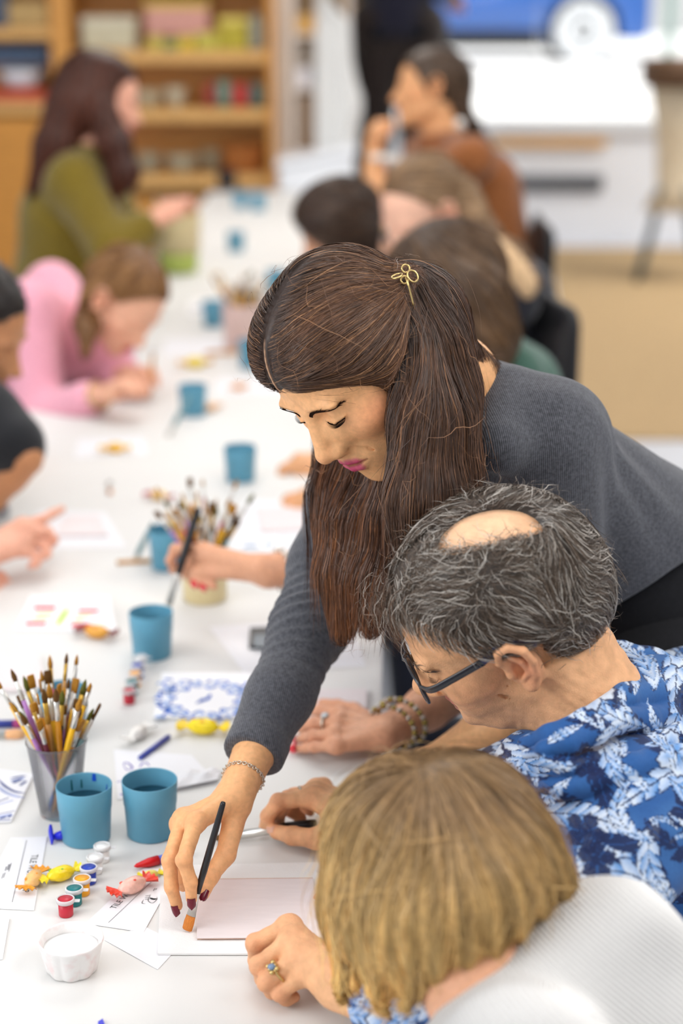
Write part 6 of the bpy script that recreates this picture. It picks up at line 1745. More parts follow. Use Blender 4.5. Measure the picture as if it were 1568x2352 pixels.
def f_shirt(P):
    d = cap(P, CHm, HPm, .135, .17)
    d = smin(d, cap(P, SLm, NB_M + np.array([.05, .03, -.08]), .074, .060), .05)
    d = smin(d, cap(P, SRm, NB_M + np.array([.06, .03, -.06]), .075, .085), .05)
    d = smin(d, cap(P, NB_M + np.array([.02, .02, -.08]), CHm, .06, .12), .05)
    d = smin(d, cap(P, at(1250, 1790, 1.87), at(1330, 1960, 1.86), .060, .085), .05)
    la = chain(P, [SLm, ELm, CLm], [.080, .060, .050], .02)
    d = smin(d, la, .03)
    d = smin(d, chain(P, [SRm, ERm, CRm], [.075, .058, .046], .02), .03)
    w1 = np.exp(-(np.linalg.norm(P - at(1360, 1905, 1.80).astype(f32), axis=1) / .085) ** 2)
    d = d + .0065 * w1 * np.sin(P @ cvec(-.35, .95, .1).astype(f32) * 105 + 1.2) + .0022 * wob(P, 55, 4)
    # seam at the shoulder
    sp = cap(P, at(1361, 1700, 1.76), at(1352, 1850, 1.74), .0012); d = d + .0016 * np.exp(-(sp / .0025) ** 2)
    d = smax(d, -(cap(P, nk_top, NB_M + (NB_M - nk_top) * .10, .063, .073)), .008)
    return smin(d, hood(P), .004)
lo, hi = bounds([SLm, SRm, ELm, ERm, CLm, CRm, CHm, HPm] + fold_pts, .16); hi[0] = min(hi[0], .72)
V, F = mesh_sdf(f_shirt, lo, hi, .0020)
# floral print
ua, ub = np.array([1.0, 0, 0]), unit(np.array([0, .40, .92]))
uv = np.stack([V @ ua, V @ ub], 1)
def floral(uv):
    rg = np.random.default_rng(77)
    x, y = uv[:, 0], uv[:, 1]
    n = len(x)
    BLUE, MID, NAVY, SKY, PALE, WHT = [np.array(srgb(*c_)) for c_ in ((42, 88, 148), (34, 70, 126), (24, 36, 76), (96, 146, 204), (140, 180, 222), (208, 219, 234))]
    nz = wob(np.stack([x, y, 0 * x], 1).astype(f32), 60, 12)
    c = BLUE + (SKY - BLUE) * np.clip(nz * .35, 0, .3)[:, None]
    def put(mask, col):
        w = np.clip(mask, 0, 1)[:, None]
        nonlocal c; c = c * (1 - w) + (col if np.ndim(col) > 1 else np.asarray(col)) * w
    S = lambda v, e: np.clip(v / e + .5, 0, 1)
    def loc(cx, cy, a, R):
        m = np.where((x - cx) ** 2 + (y - cy) ** 2 < (R * 1.15) ** 2)[0]
        dx, dy = x[m] - cx, y[m] - cy; ca, sa = math.cos(a), math.sin(a)
        return m, dx * ca + dy * sa, -dx * sa + dy * ca
    def put_at(m, mask, col):
        w = np.clip(mask, 0, 1)[:, None]; c[m] = c[m] * (1 - w) + col * w
    def flower(cx, cy, R, a, light):
        m, X, Y = loc(cx, cy, a, R)
        if not len(m): return
        rr_ = np.hypot(X, Y); th = np.arctan2(Y, X); ph = (th / (2 * math.pi) * 5) % 1.0 - .5
        edge = R * (.50 + .50 * np.cos(ph * math.pi) ** .55 * (1 - .10 * np.cos(ph * 22)))
        t = rr_ / edge
        if light:
            base = SKY + (WHT - SKY) * np.clip((t - .15) * 1.25 + .25 * np.sin(th * 3 + cx * 90), 0, 1)[:, None]
            vein = np.clip(1 - np.abs(np.sin(ph * 17)) * 5, 0, 1) * (t < .62) * (t > .08)
            base = base * (1 - vein[:, None] * .85) + MID * vein[:, None] * .85
            put_at(m, S(1.06 - t, .04), NAVY); put_at(m, S(.96 - t, .05), base)
            gap = np.clip((np.abs(ph) - .455) / .02, 0, 1) * (t < .95); put_at(m, gap * .9, NAVY)
            put_at(m, S(.13 - t, .06), NAVY)
        else:
            put_at(m, S(1.0 - t, .06) * .95, NAVY); vein = np.clip(1 - np.abs(np.sin(ph * 14)) * 3, 0, 1) * (t < .85)
            put_at(m, vein * .8, MID); gap = np.clip((np.abs(ph) - .44) / .03, 0, 1) * (t < .95); put_at(m, gap, BLUE)
    def leaf(cx, cy, R, a, light, curve, nl, wd):
        m, X, Y = loc(cx, cy, a, R)
        if not len(m): return
        s = X / R * .5 + .5; Yc = Y - curve * R * (s - .5) ** 2 * 4 + curve * R * .5
        W = R * wd * np.sin(np.clip(s, 0, 1) ** .8 * math.pi) ** .7
        lf = (s * nl + np.abs(Yc) / R * nl * -.55) % 1.0
        notch = np.clip((np.abs(Yc) / (W + 1e-6) - .18), 0, 1) * np.clip(1 - np.minimum(lf, 1 - lf) * 5.5, 0, 1)
        t = np.abs(Yc) / (W + 1e-6) + notch * 1.5
        t = np.where((s < 0) | (s > 1), 9, t)
        if light:
            base = SKY + (WHT - SKY) * np.clip(.15 + lf * .9 + .3 * np.sin(s * 9 + cx * 60), 0, 1)[:, None]
            put_at(m, S(1.10 - t, .06) * .9, NAVY); put_at(m, S(.93 - t, .08), base)
            put_at(m, (np.abs(Yc) < R * .016) * (s > 0) * (s < .95) * .9, NAVY)
            put_at(m, np.clip(1 - np.minimum(lf, 1 - lf) * 14, 0, 1) * (t < .9) * .55, MID)
        else:
            put_at(m, S(1.0 - t, .08) * .92, NAVY); put_at(m, (np.abs(Yc) < R * .02) * (s > 0) * (s < .95), MID)
    x0, x1, y0, y1 = x.min(), x.max(), y.min(), y.max()
    def cells(step, jit):
        out = []; j = 0
        yy = y0
        while yy < y1 + step:
            xx = x0 + (j % 2) * step * .5
            while xx < x1 + step:
                out.append((xx + rg.uniform(-jit, jit) * step, yy + rg.uniform(-jit, jit) * step)); xx += step
            yy += step * .86; j += 1
        return out
    for cx, cy in cells(.058, .3): (leaf if rg.uniform() < .6 else lambda a1, a2, a3, a4, a5, *k: flower(a1, a2, a3 * .8, a4, a5))(cx, cy, rg.uniform(.024, .036), rg.uniform(0, 6.28), False, rg.uniform(-.3, .3), 7, .34)
    for cx, cy in cells(.046, .36): leaf(cx, cy, rg.uniform(.016, .026), rg.uniform(0, 6.28), True, rg.uniform(-.7, .7), int(rg.integers(4, 8)), rg.uniform(.16, .34))
    for cx, cy in cells(.058, .36): leaf(cx, cy, rg.uniform(.026, .046), rg.uniform(0, 6.28), True, rg.uniform(-.8, .8), int(rg.integers(5, 9)), rg.uniform(.18, .42))
    for cx, cy in cells(.074, .36): (leaf if rg.uniform() < .5 else lambda a1, a2, a3, a4, a5, *k: flower(a1, a2, a3 * .7, a4, a5))(cx, cy, rg.uniform(.018, .028), rg.uniform(0, 6.28), False, rg.uniform(-.3, .3), 6, .36)
    for cx, cy in cells(.122, .36): flower(cx, cy, rg.uniform(.018, .036), rg.uniform(0, 6.28), True)
    for cx, cy in cells(.100, .36): leaf(cx, cy, rg.uniform(.020, .034), rg.uniform(0, 6.28), True, rg.uniform(-.7, .7), 6, .26)
    return c
fc_ = floral(uv)
obj('hooded_shirt', V, F, fabric('floral_cotton', (.1, .2, .4), .62, .06, 300, attr=True, sheen=.1, bump=.08), mn, col=fc_)
M_nvt = fabric('navy_trouser_cloth', srgb(24, 28, 44), .85, .12, 200)
legs(mn, HPm + np.array([-.02, -.09, -.02]), np.array([.20, 1.62, .50]), np.array([.24, 1.62, 0]), HPm + np.array([-.02, .09, -.02]), np.array([.20, 1.86, .50]), np.array([.24, 1.86, 0]), M_nvt, M_shoe, .08)

# ------------------------------------------------------------------ the blonde woman in white, nearest the camera
bw = thing('person', 'woman with a blonde bob and white ribbed top, seen from behind, nearest the camera', 'person', (0.36, 1.28, 0))
HB = Head(at(985, 2032, 1.61), cvec(-.65, -.28, -.70), cvec(-.22, .88, .20), 1.0)
SK_B = srgb(222, 166, 132)
hb_o = dict(nose=1.0, lips=1.0, lip_col=srgb(196, 110, 104), ears=True)
NB_B = at(1115, 2265, 1.515)
def f_head_b(P):
    d = head_field(HB.inv(P), hb_o) * HB.s
    d = smin(d, cap(P, HB.w(0, -.03, -.055), NB_B, .046, .046), .03)
    return smin(d, cap(P, NB_B, NB_B + np.array([.08, .0, -.12]), .046, .07), .04)
V1, F1 = mesh_sdf(f_head_b, np.minimum(HB.c - .17, NB_B - .24), np.maximum(HB.c + .17, NB_B + .2), .0028)
hand_b = dict(wrist=on(880, 2040, .04), elbow=on(1090, 2150, .05), s=.95, re=.036,
    fingers=[[on(805, 2040, .040), on(766, 2044, .028), on(748, 2052, .016), on(737, 2058, .010)],
             [on(815, 2030, .040), on(790, 2040, .030), on(780, 2060, .014), on(790, 2066, .010)],
             [on(826, 2022, .036), on(806, 2034, .026), on(800, 2056, .012), on(812, 2062, .010)],
             [on(838, 2016, .030), on(822, 2030, .022), on(818, 2048, .012), on(830, 2056, .010)]],
    thumb=[on(870, 2066, .028), on(830, 2078, .020), on(800, 2080, .014), on(775, 2078, .010)])
lo, hi = bounds([j for f in hand_b['fingers'] + [hand_b['thumb']] for j in f] + [hand_b['wrist'], hand_b['elbow']], .06)
V2, F2 = mesh_sdf(lambda P: hand_field(P, hand_b), lo, hi, .0026)
Vb, Fb = joinF((V1, F1), (V2, F2))
obj('body', Vb, Fb, skin_mat('rosy_skin'), bw, col=np.vstack([head_color(HB.inv(V1.astype(f32)), SK_B, hb_o), hand_color(V2, hand_b, SK_B)]))
nail('fingernail', hand_b['fingers'][0][3], hand_b['fingers'][0][2], cvec(0, .3, 1), mat('pale_pink_nail', srgb(214, 140, 128), .3, .5, noise=.04, nscale=60), bw, 1.0)
CRB = at(955, 1790, 1.53)
def f_hair_b(P):
    q = HB.inv(P); a = q.copy(); a[:, 0] = np.abs(a[:, 0])
    d = ell(q, (0, -.016, .034), (.084, .106, .093)) * HB.s
    d = smin(d, chain(P, [at(890, 1930, 1.62), at(812, 2080, 1.63), at(795, 2250, 1.63)], [.050, .028, .010], .03), .035)
    d = smin(d, chain(P, [at(950, 1940, 1.57), at(890, 2110, 1.56), at(875, 2262, 1.56)], [.056, .040, .014], .03), .035)
    d = smin(d, chain(P, [at(1000, 1950, 1.54), at(985, 2110, 1.51), at(965, 2255, 1.51)], [.056, .042, .014], .03), .035)
    d = smin(d, chain(P, [at(1050, 1940, 1.54), at(1085, 2060, 1.50), at(1095, 2140, 1.50)], [.056, .044, .016], .03), .035)
    d = smin(d, chain(P, [at(1070, 1900, 1.56), at(1165, 1985, 1.53), at(1285, 2030, 1.53)], [.056, .044, .012], .03), .035)
    face = plane(q, (0, .070, .04), (0, .9, -.43)); d = smax(d, np.minimum(face, .05 - a[:, 0]), .01)
    gq = P @ cvec(1, .35, 0).astype(f32)
    return d + .0022 * np.sin(gq * 260 + 3 * np.sin(P[:, 2] * 30)) * np.clip((CRB[2] - .03 - P[:, 2]) / .08, 0, 1) + .0014 * wob(P, 90, 3)
r = np.random.default_rng(41)
Vh, Fh = mesh_sdf(f_hair_b, HB.c - .24, HB.c + .22, .0036)
qb = P_ = Vh.astype(f32)
tt = np.clip((CRB[2] - Vh[:, 2]) / .24, 0, 1)[:, None]
pv, pf, pc = [Vh], [Fh], [np.array(srgb(104, 80, 52)) * (1 - tt) + np.array(srgb(150, 112, 60)) * tt]
c32 = CRB.astype(f32)
def d_bob(P, t):
    D = P - c32; D = D / (np.linalg.norm(D, axis=1)[:, None] + .01)
    k = np.clip((P[:, 0] - c32[0] - .03) / .12, 0, 1)[:, None]
    return (D * (.35 + .75 * k) + np.array([0, 0, -1.0], f32) * (.9 - .25 * k) + .12 * np.stack([np.sin(P[:, 2] * 40 + P[:, 0] * 30), np.cos(P[:, 0] * 35 + P[:, 2] * 22), 0 * P[:, 0]], 1)).astype(f32)
N = 16000
sd = pick(Vh, Fh, N, r)
V, F = comb(f_hair_b, sd, d_bob, .10, 8, .00085, (.0002, .0045), .08, 13, stray=.02, free=.03)
tz = np.clip((CRB[2] - .01 - V[:, 2]) / .21, 0, 1)[:, None] ** .8
kk = np.repeat(r.uniform(.62, 1.32, N), 18)[:, None]
pv.append(V); pf.append(F); pc.append((np.array(srgb(146, 114, 76)) * (1 - tz) + np.array(srgb(244, 202, 124)) * tz) * kk)
sd = pick(Vh, Fh, 160, r); V, F = comb(f_hair_b, sd, d_bob, .09, 10, .0005, (.002, .012), .4, 14, stray=.7)
pv.append(V); pf.append(F); pc.append(strand_cols(160, 11, srgb(120, 92, 62), srgb(190, 150, 90), r, .3))
Vj, Fj = joinF(*zip(pv, pf)); fa_ = np.arctan2(Vj[:, 1] - CRB[1] + .25 * (Vj[:, 2] - CRB[2]), Vj[:, 0] - CRB[0]) ; dd_ = np.linalg.norm(Vj - CRB, axis=1)
stk = .15 * np.sin(fa_ * 17 + 2.2 * np.sin(fa_ * 5) + dd_ * 9) + .16 * np.sin(fa_ * 41 + 1.7) + .10 * wob(Vj.astype(f32), 40, 5)
obj('hair', Vj, Fj, hair_mat('blonde_hair', .4, .5), bw, col=np.vstack(pc) * (1.06 + stk * np.clip(dd_ / .10, .2, 1))[:, None])
SLb, SRb = at(1200, 2480, 1.40), at(1345, 2245, 1.55)
CHb = at(1450, 2530, 1.54); HPb = np.array([.50, 1.26, .52])
stool(HPb, 'black stool under the blonde woman in white')
def f_top_b(P):
    d = cap(P, CHb, HPb, .13, .17)
    d = smin(d, cap(P, SLb, NB_B + np.array([.05, .0, -.06]), .070, .075), .05)
    d = smin(d, cap(P, SRb, NB_B + np.array([.05, .0, -.055]), .068, .075), .05)
    d = smin(d, cap(P, SRb, CHb + np.array([.06, .02, .02]), .070, .11), .05)
    d = smin(d, cap(P, at(1105, 2440, 1.47), at(1417, 2165, 1.53), .052, .054), .03)
    d = smin(d, chain(P, [SRb, hand_b['elbow'] + np.array([.02, 0, .01]), hand_b['wrist'] + unit(hand_b['elbow'] - hand_b['wrist']) * .06], [.066, .052, .040], .02), .03)
    d = smin(d, chain(P, [SLb, np.array([.17, 1.20, .80]), np.array([.10, 1.33, .83])], [.068, .052, .042], .02), .03)
    d = d + .0016 * wob(P, 45, 6)
    return d
lo, hi = bounds([SLb, SRb, CHb, HPb, NB_B, hand_b['elbow'], hand_b['wrist'], np.array([.08, 1.2, .8])], .15)
V, F = mesh_sdf(f_top_b, lo, hi, .0045)
rb_ = cvec(.62, .78, .0)
obj('ribbed_top', V, F, fabric('white_rib_knit', srgb(244, 242, 239), .85, .03, 300, rib=(tuple(rb_), 260, 1.0), sheen=.1, bump=.05), bw)
def f_lh(P): return smin(cap(P, (.10, 1.33, .83), (.06, 1.40, .805), .026, .03), cap(P, (.06, 1.40, .805), (.03, 1.46, .80), .026, .018), .02)
legs(bw, HPb + np.array([-.02, -.09, -.02]), np.array([.22, 1.10, .50]), np.array([.25, 1.10, 0]), HPb + np.array([-.02, .09, -.02]), np.array([.20, 1.36, .50]), np.array([.24, 1.36, 0]), M_nvt, M_shoe, .075)
# ------------------------------------------------------------------ the other people around the table, farther away and soft in focus
def folded(P0, seed=2, a=.004, s=38): return a * wob(P0, s, seed)
def sitter(label, base, HD, skin, nb, sh, el, wr, chest, hips, cloth, hair, hair_field, comb_dir, hcol, sleeve=(1.0, 1.0), fingers=(None, None), lips=srgb(190, 100, 96), h=.0042, girth=1.0, top='sweater', knees=None, strands=1500, slen=.10, trouser=None, opt=None, hand_h=.0034, neckhole=False, stool_label=None):
    t = thing('person', label, 'person', base)
    o = dict(nose=1.0, lips=1.0, lip_col=lips, ears=True, blush=np.asarray(skin) * np.array([1, .72, .66]), blush_w=.5)
    if opt: o.update(opt)
    nt_ = HD.w(0, -.03, -.055)
    def fh(P):
        d = head_field(HD.inv(P), o) * HD.s
        d = smin(d, cap(P, nt_, nb, .050 * girth, .058 * girth), .03)
        return smin(d, cap(P, nb, nb * .6 + np.asarray(chest) * .4, .05, .055), .05)
    lo, hi = bounds([HD.c - .12, HD.c + .12, nb], .06); V1, F1 = mesh_sdf(fh, lo, hi, h)
    B, CC = [(V1, F1)], [head_color(HD.inv(V1.astype(f32)), skin, o)]
    for i in range(2):
        if wr[i] is None: continue
        if fingers[i] is None:
            d = unit(np.asarray(wr[i]) - np.asarray(el[i])); sd = unit(np.cross(d, [0, 0, 1.0])) * (1 if i == 0 else -1); W_ = np.asarray(wr[i], float)
            fg = []
            for k in range(4):
                m = W_ + d * .088 + sd * (.030 - .02 * k) + np.array([0, 0, .004]); p = m + d * .038 + np.array([0, 0, -.006 - .004 * k]); q = p + d * .018 + np.array([0, 0, -.016]); z = q + d * .006 + np.array([0, 0, -.016])
                fg.append([m, p, q, z])
            th = [W_ + d * .03 + sd * .026, W_ + d * .065 + sd * .042 + np.array([0, 0, -.008]), W_ + d * .095 + sd * .036 + np.array([0, 0, -.018]), W_ + d * .115 + sd * .022 + np.array([0, 0, -.026])]
        else: fg, th = fingers[i]
        hd = dict(wrist=wr[i], elbow=el[i], fingers=fg, thumb=th, s=.95 * girth, re=.038)
        lo, hi = bounds([j for f in fg + [th] for j in f] + [wr[i], el[i]], .06)
        v, f_ = mesh_sdf(lambda P, hd=hd: hand_field(P, hd), lo, hi, hand_h); B.append((v, f_)); CC.append(hand_color(v, hd, skin))
        if sleeve[i] < .5:
            v, f_ = mesh_sdf(lambda P, i=i: cap(P, sh[i], el[i], .046 * girth, .040 * girth), np.minimum(sh[i], el[i]) - .08, np.maximum(sh[i], el[i]) + .08, .008); B.append((v, f_)); CC.append(np.tile(np.asarray(skin), (len(v), 1)))
    v, f_ = inner_body(sh, el, np.asarray(nb) * .7 + np.asarray(chest) * .3, np.asarray(chest), np.asarray(hips), girth); B.append((v, f_)); CC.append(np.tile(np.asarray(skin), (len(v), 1)))
    if stool_label: stool(np.asarray(hips), stool_label)
    Vb, Fb = joinF(*B); obj('body', Vb, Fb, skin_mat('skin_%d' % len(MATS)), t, col=np.vstack(CC))
    # top
    def ft(P):
        d = smin(cap(P, chest, np.asarray(chest) * .4 + np.asarray(hips) * .6, .118 * girth, .13 * girth), cap(P, np.asarray(chest) * .4 + np.asarray(hips) * .6, hips, .13 * girth, .15 * girth), .06)
        d = smin(d, cap(P, nb + np.array([0, 0, -.06]), chest, .075 * girth, .11 * girth), .05)
        for i in range(2):
            d = smin(d, cap(P, sh[i], nb + np.array([0, 0, -.055]), .062 * girth, .068 * girth), .05)
            e, s_ = np.asarray(el[i], float), np.asarray(sh[i], float)
            if sleeve[i] >= 1: 
                w_ = np.asarray(wr[i], float) if wr[i] is not None else e; c_ = w_ + unit(e - w_ + 1e-6) * .035
                d = smin(d, chain(P, [s_, e, c_], [.064 * girth, .052 * girth, .042 * girth], .03), .03)
            elif sleeve[i] > 0: d = smin(d, cap(P, s_, s_ + (e - s_) * sleeve[i], .064 * girth, .060 * girth), .03)
        d = d + folded(P)
        return smax(d, -cap(P, nt_, nb + (nb - nt_) * .1, .053 * girth, .064 * girth), .008) if neckhole else d
    lo, hi = bounds([chest, hips, nb] + list(sh) + list(el) + [w for w in wr if w is not None], .17); V, F = mesh_sdf(ft, lo, hi, .009)
    obj(top, V, F, cloth, t)
    # hair
    rr_ = np.random.default_rng(len(MATS))
    lo, hi = hair_field[1]; Vh, Fh = mesh_sdf(hair_field[0], lo, hi, .007)
    pv, pf, pc = [Vh], [Fh], [np.tile(np.asarray(hcol[0]) * .8, (len(Vh), 1))]
    if strands:
        sd = pick(Vh, Fh, strands, rr_); V, F = comb(hair_field[0], sd, comb_dir, slen, 7, .0030, (.0003, .005), .1, 3, free=.03)
        pv.append(V); pf.append(F); pc.append(strand_cols(strands, 8, hcol[0], hcol[1], rr_, .35))
    Vj, Fj = joinF(*zip(pv, pf)); obj('hair', Vj, Fj, hair_mat('hair_%d' % len(MATS)), t, col=np.vstack(pc))
    if knees is not None:
        hL, hR = np.asarray(hips) + [0, -.09, -.03], np.asarray(hips) + [0, .09, -.03]
        legs(t, hL, np.array([knees, hL[1], .52]), np.array([knees + .02 * np.sign(hips[0] - knees), hL[1], 0]), hR, np.array([knees, hR[1], .52]), np.array([knees + .02 * np.sign(hips[0] - knees), hR[1], 0]), trouser or M_nvt, M_shoe, .075)
    return t
def hair_of(HD, extra=None, thick=1.0, k=.04, cut=(0, .070, .055), n=(0, .82, -.57)):
    def f(P):
        q = HD.inv(P); d = ell(q, (0, -.018, .036), (.083 * thick, .106 * thick, .093 * thick)) * HD.s
        d = smax(d, plane(q, cut, n) * HD.s, .012)
        if extra is not None: d = smin(d, extra(P), k)
        return d
    return f
GRAV = np.array([0, 0, -1.0], f32)
def comb_back(HD, sag=.6): 
    B_ = (-HD.F * .9 - HD.U * .3).astype(f32)
    return lambda P, t: np.tile(B_ * (1 - sag) + GRAV * sag, (len(P), 1))

# --- woman with the silver ring and red nails, navy dress, behind the instructor
H = Head(at(905, 800, 2.72), cvec(-.80, -.55, .1), cvec(-.45, .72, .5), .98)
nb = np.array([.17, 2.55, 1.06])
SK = srgb(222, 164, 130)
wl, wr_ = on(880, 1686, .030), on(606, 1312, .135)
fl_ = [[on(783, 1641, .034), on(738, 1634, .030), on(712, 1630, .020), on(692, 1630, .010)], [on(775, 1662, .036), on(722, 1662, .031), on(702, 1668, .020), on(690, 1674, .010)],
       [on(768, 1688, .034), on(718, 1690, .028), on(700, 1694, .018), on(688, 1698, .009)], [on(772, 1714, .028), on(722, 1716, .021), on(702, 1718, .014), on(684, 1720, .008)]]
tl_ = [on(850, 1650, .026), on(812, 1632, .020), on(775, 1622, .015), on(740, 1616, .010)]
fr_ = [[on(468, 1262, .150), on(402, 1262, .142), on(391, 1288, .126), on(398, 1305, .108)], [on(476, 1276, .142), on(424, 1284, .126), on(430, 1318, .108), on(450, 1340, .100)],
       [on(490, 1290, .132), on(442, 1304, .114), on(452, 1332, .102), on(470, 1346, .098)], [on(506, 1300, .122), on(466, 1322, .106), on(478, 1342, .100), on(492, 1348, .098)]]
tr_ = [on(560, 1316, .126), on(494, 1314, .120), on(444, 1312, .114), on(404, 1308, .106)]
M_navy = fabric('navy_jersey', srgb(44, 46, 92), .7, .12, 200, bump=.1)
EXT = lambda P: chain(P, [H.w(.05, -.05, 0), H.w(.05, -.06, -.10)], [.06, .03], .02)
f = hair_of(H, EXT)
navy = sitter('woman in navy with a silver ring and red nails, mostly behind the instructor', (0.40, 2.55, 0), H, SK, nb,
    (np.array([.15, 2.38, .98]), np.array([.15, 2.74, .98])), (np.array([.215, 2.33, .80]), on(905, 1335, .12) * np.array([1, 1, 1]) + np.array([0, .10, 0])), (wl, wr_), np.array([.20, 2.52, .91]), np.array([.46, 2.55, .52]), M_navy,
    None, (f, (H.c - .2, H.c + .2)), comb_back(H), (srgb(60, 42, 32), srgb(96, 66, 46)), sleeve=(.55, .5), fingers=((fl_, tl_), (fr_, tr_)), knees=.16, top='navy_dress', stool_label='black stool under the woman in navy', hand_h=.0026, strands=900)
M_rednail = mat('red_nail_polish', srgb(214, 30, 48), .2, .6, coat=.5, noise=.03, nscale=40)
for (fg, up) in ((fl_[3], cvec(0, .3, 1)), (fl_[2], cvec(0, .3, 1)), (tr_, cvec(-.3, .8, .6)), (fr_[1], cvec(.2, -.6, 1)), (fr_[2], cvec(.2, -.6, 1)), (fr_[0], cvec(-.7, .3, .6))):
    nail('fingernail', fg[3], fg[2], up, M_rednail, navy, 1.25, .0105, .0058)
pj = fl_[1][0] * .45 + fl_[1][1] * .55; ax_ = unit(fl_[1][1] - fl_[1][0]); rg_ = obj('silver_ring', *torus(pj, .0108, .0022, ax_, 24, 8), silver, navy)
V, F = join(*[ball(pj + np.array([0, 0, .0125]) + ax_ * .0035 * math.cos(a) + np.cross(ax_, [0, 0, 1]) * .0045 * math.sin(a), (.0026, .0026, .0022), 8, 6) for a in np.linspace(0, 6.28, 7)[:-1]] + [ball(pj + np.array([0, 0, .0135]), (.003, .003, .003), 8, 6)])
obj('gemstones', V, F, mat('clear_gem', srgb(214, 220, 222), .08, .8, metal=.4, noise=.05, nscale=60), rg_)
def bead_string(nm, parent, cen, ax_, r1, r2, n, br, mats_, wobble=0):
    ax_ = unit(ax_); b1 = unit(np.cross(ax_, [0, 0, 1.0])); b2 = np.cross(ax_, b1)
    VFs = [[], []]
    for i in range(n):
        a = 2 * math.pi * i / n; p = cen + b1 * math.cos(a) * r1 + b2 * math.sin(a) * r2 + ax_ * wobble * math.sin(3 * a)
        VFs[i % 2].append(ball(p, br * (1 if i % 3 else 1.15), 10, 8))
    for q in (0, 1):
        V, F = join(*VFs[q]); o = obj(nm, V, F, mats_[q], parent); o['kind'] = 'stuff'
g1, g2 = mat('gold_bead', srgb(158, 138, 72), .2, .7, metal=.85, noise=.1, nscale=80), mat('silver_bead', srgb(188, 176, 164), .15, .7, metal=.7, noise=.05, nscale=80)
fa = unit(np.array([.215, 2.33, .80]) - wl)
bead_string('bead_bracelet', navy, wl + fa * .018 + np.array([0, 0, .003]), fa + np.array([0, .25, 0]), .036, .030, 26, .0037, (g1, g2))
bead_string('bead_bracelet', navy, wl + fa * .038 + np.array([0, 0, .003]), fa + np.array([0, .25, 0]), .038, .032, 28, .0040, (g2, g1))
fa2 = unit(np.array([.0, .02, .0]) + (np.asarray(on(905, 1335, .12)) + np.array([0, .1, 0])) - wr_)
bead_string('pearl_bracelet', navy, wr_ + fa2 * .030, fa2, .032, .030, 24, .0045, (g2, mat('pearl', srgb(238, 234, 226), .2, .6, coat=.4, noise=.02, nscale=40)))
b0, b1 = on(456, 1166, .215), on(388, 1388, .070); bb_ = brush(('black', 'white'), b0, .19, 'black brush held with red nails, dipping into the blue cup', None, tip=b1, fat=1.9)

# --- girl in pink
H = Head(at(287, 690, 4.25), cvec(.58, -.76, .30), cvec(.62, .62, .48), 1.0)
nb = at(218, 738, 4.46); SK = srgb(236, 180, 150)
def ex(P): return chain(P, [H.w(-.05, -.062, .015), at(200, 745, 4.20), at(198, 812, 4.16)], [.040, .028, .010], .02)
def f(P):
    d = hair_of(H, ex, 1.0, .02, (0, .055, .062), (0, .80, -.60))(P); q = H.inv(P)
    return smax(d, -ell(q, (-.088, .012, -.012), (.040, .040, .042)), .008)
pk_e = at(95, 965, 4.28); pk_w = on(222, 912, .045)
M_pink = fabric('pink_knit', srgb(240, 170, 188), .85, .10, 120, bump=.5, sheen=.3)
pink = sitter('girl in a pink knit sweater with light brown hair, head bent close to her work', (-.98, 4.2, 0), H, SK, nb,
    (at(62, 715, 4.3), at(120, 672, 4.6)), (pk_e, at(230, 870, 4.6)), (pk_w, on(290, 862, .04)), at(10, 800, 4.5), np.array([-1.02, 4.35, .55]), M_pink, None, (f, (H.c - .2, H.c + .2)),
    lambda P, t: np.tile((-H.F * .35 - H.U * .75 + GRAV * .5).astype(f32), (len(P), 1)), (srgb(128, 88, 50), srgb(176, 128, 78)), knees=-.62, lips=srgb(206, 96, 92), girth=1.18, stool_label='black stool under the girl in pink', strands=1800)
for k in range(2):
    V, F = torus(pk_w + unit(pk_e - pk_w) * (.0 - .02 * k + .012), .034, .0035, unit(pk_e - pk_w), 24, 6); obj('gold_bangle', V, F, gold, pink)
pa, pb_ = at(352, 800, 4.18), on(345, 905, .01)
V, F = tube([pb_, pb_ + (pa - pb_) * .9], .0042, 8); t = thing('pencil', 'pencil held upright in the hand of the girl in pink', 'pencil', pb_); obj('shaft', V, F, M_hd['wood'], t); V, F = tube([pb_ + (pa - pb_) * .9, pa], .0046, 8); obj('eraser', V, F, M_hd['white'], t)

# --- woman in olive
H = Head(at(238, 232, 5.2), cvec(.96, -.22, .12), cvec(.20, .97, .12), 1.06)
nb = at(205, 350, 5.2); SK = srgb(232, 172, 146)
def ex(P):
    d = chain(P, [H.w(-.02, -.06, .04), at(170, 250, 5.15), at(125, 340, 5.12), at(80, 425, 5.12)], [.075, .075, .055, .020], .04)
    return smin(d, chain(P, [H.w(-.07, .0, .0), at(262, 330, 5.08), at(285, 400, 5.08), at(262, 450, 5.08)], [.045, .040, .035, .014], .04), .03)
f = hair_of(H, ex, 1.06, .05, (0, .060, .058))
M_olive = fabric('olive_wool', srgb(118, 100, 30), .9, .15, 60, bump=.4)
sitter('woman in an olive green sweater with very long dark brown hair, far left', (-.98, 5.3, 0), H, SK, nb,
    (at(170, 420, 5.1), at(215, 390, 5.4)), (at(262, 575, 5.0), at(290, 545, 5.45)), (at(345, 512, 5.05), on(372, 520, .04)), at(165, 500, 5.25), np.array([-.86, 5.35, .62]), M_olive, None, (f, (H.c - .35, H.c + .3)),
    lambda P, t: np.tile((GRAV + np.array([-.25, 0, 0], f32)), (len(P), 1)), (srgb(66, 34, 22), srgb(104, 54, 34)), knees=-.55, girth=1.30, stool_label='black stool under the woman in olive', strands=2600, slen=.16)

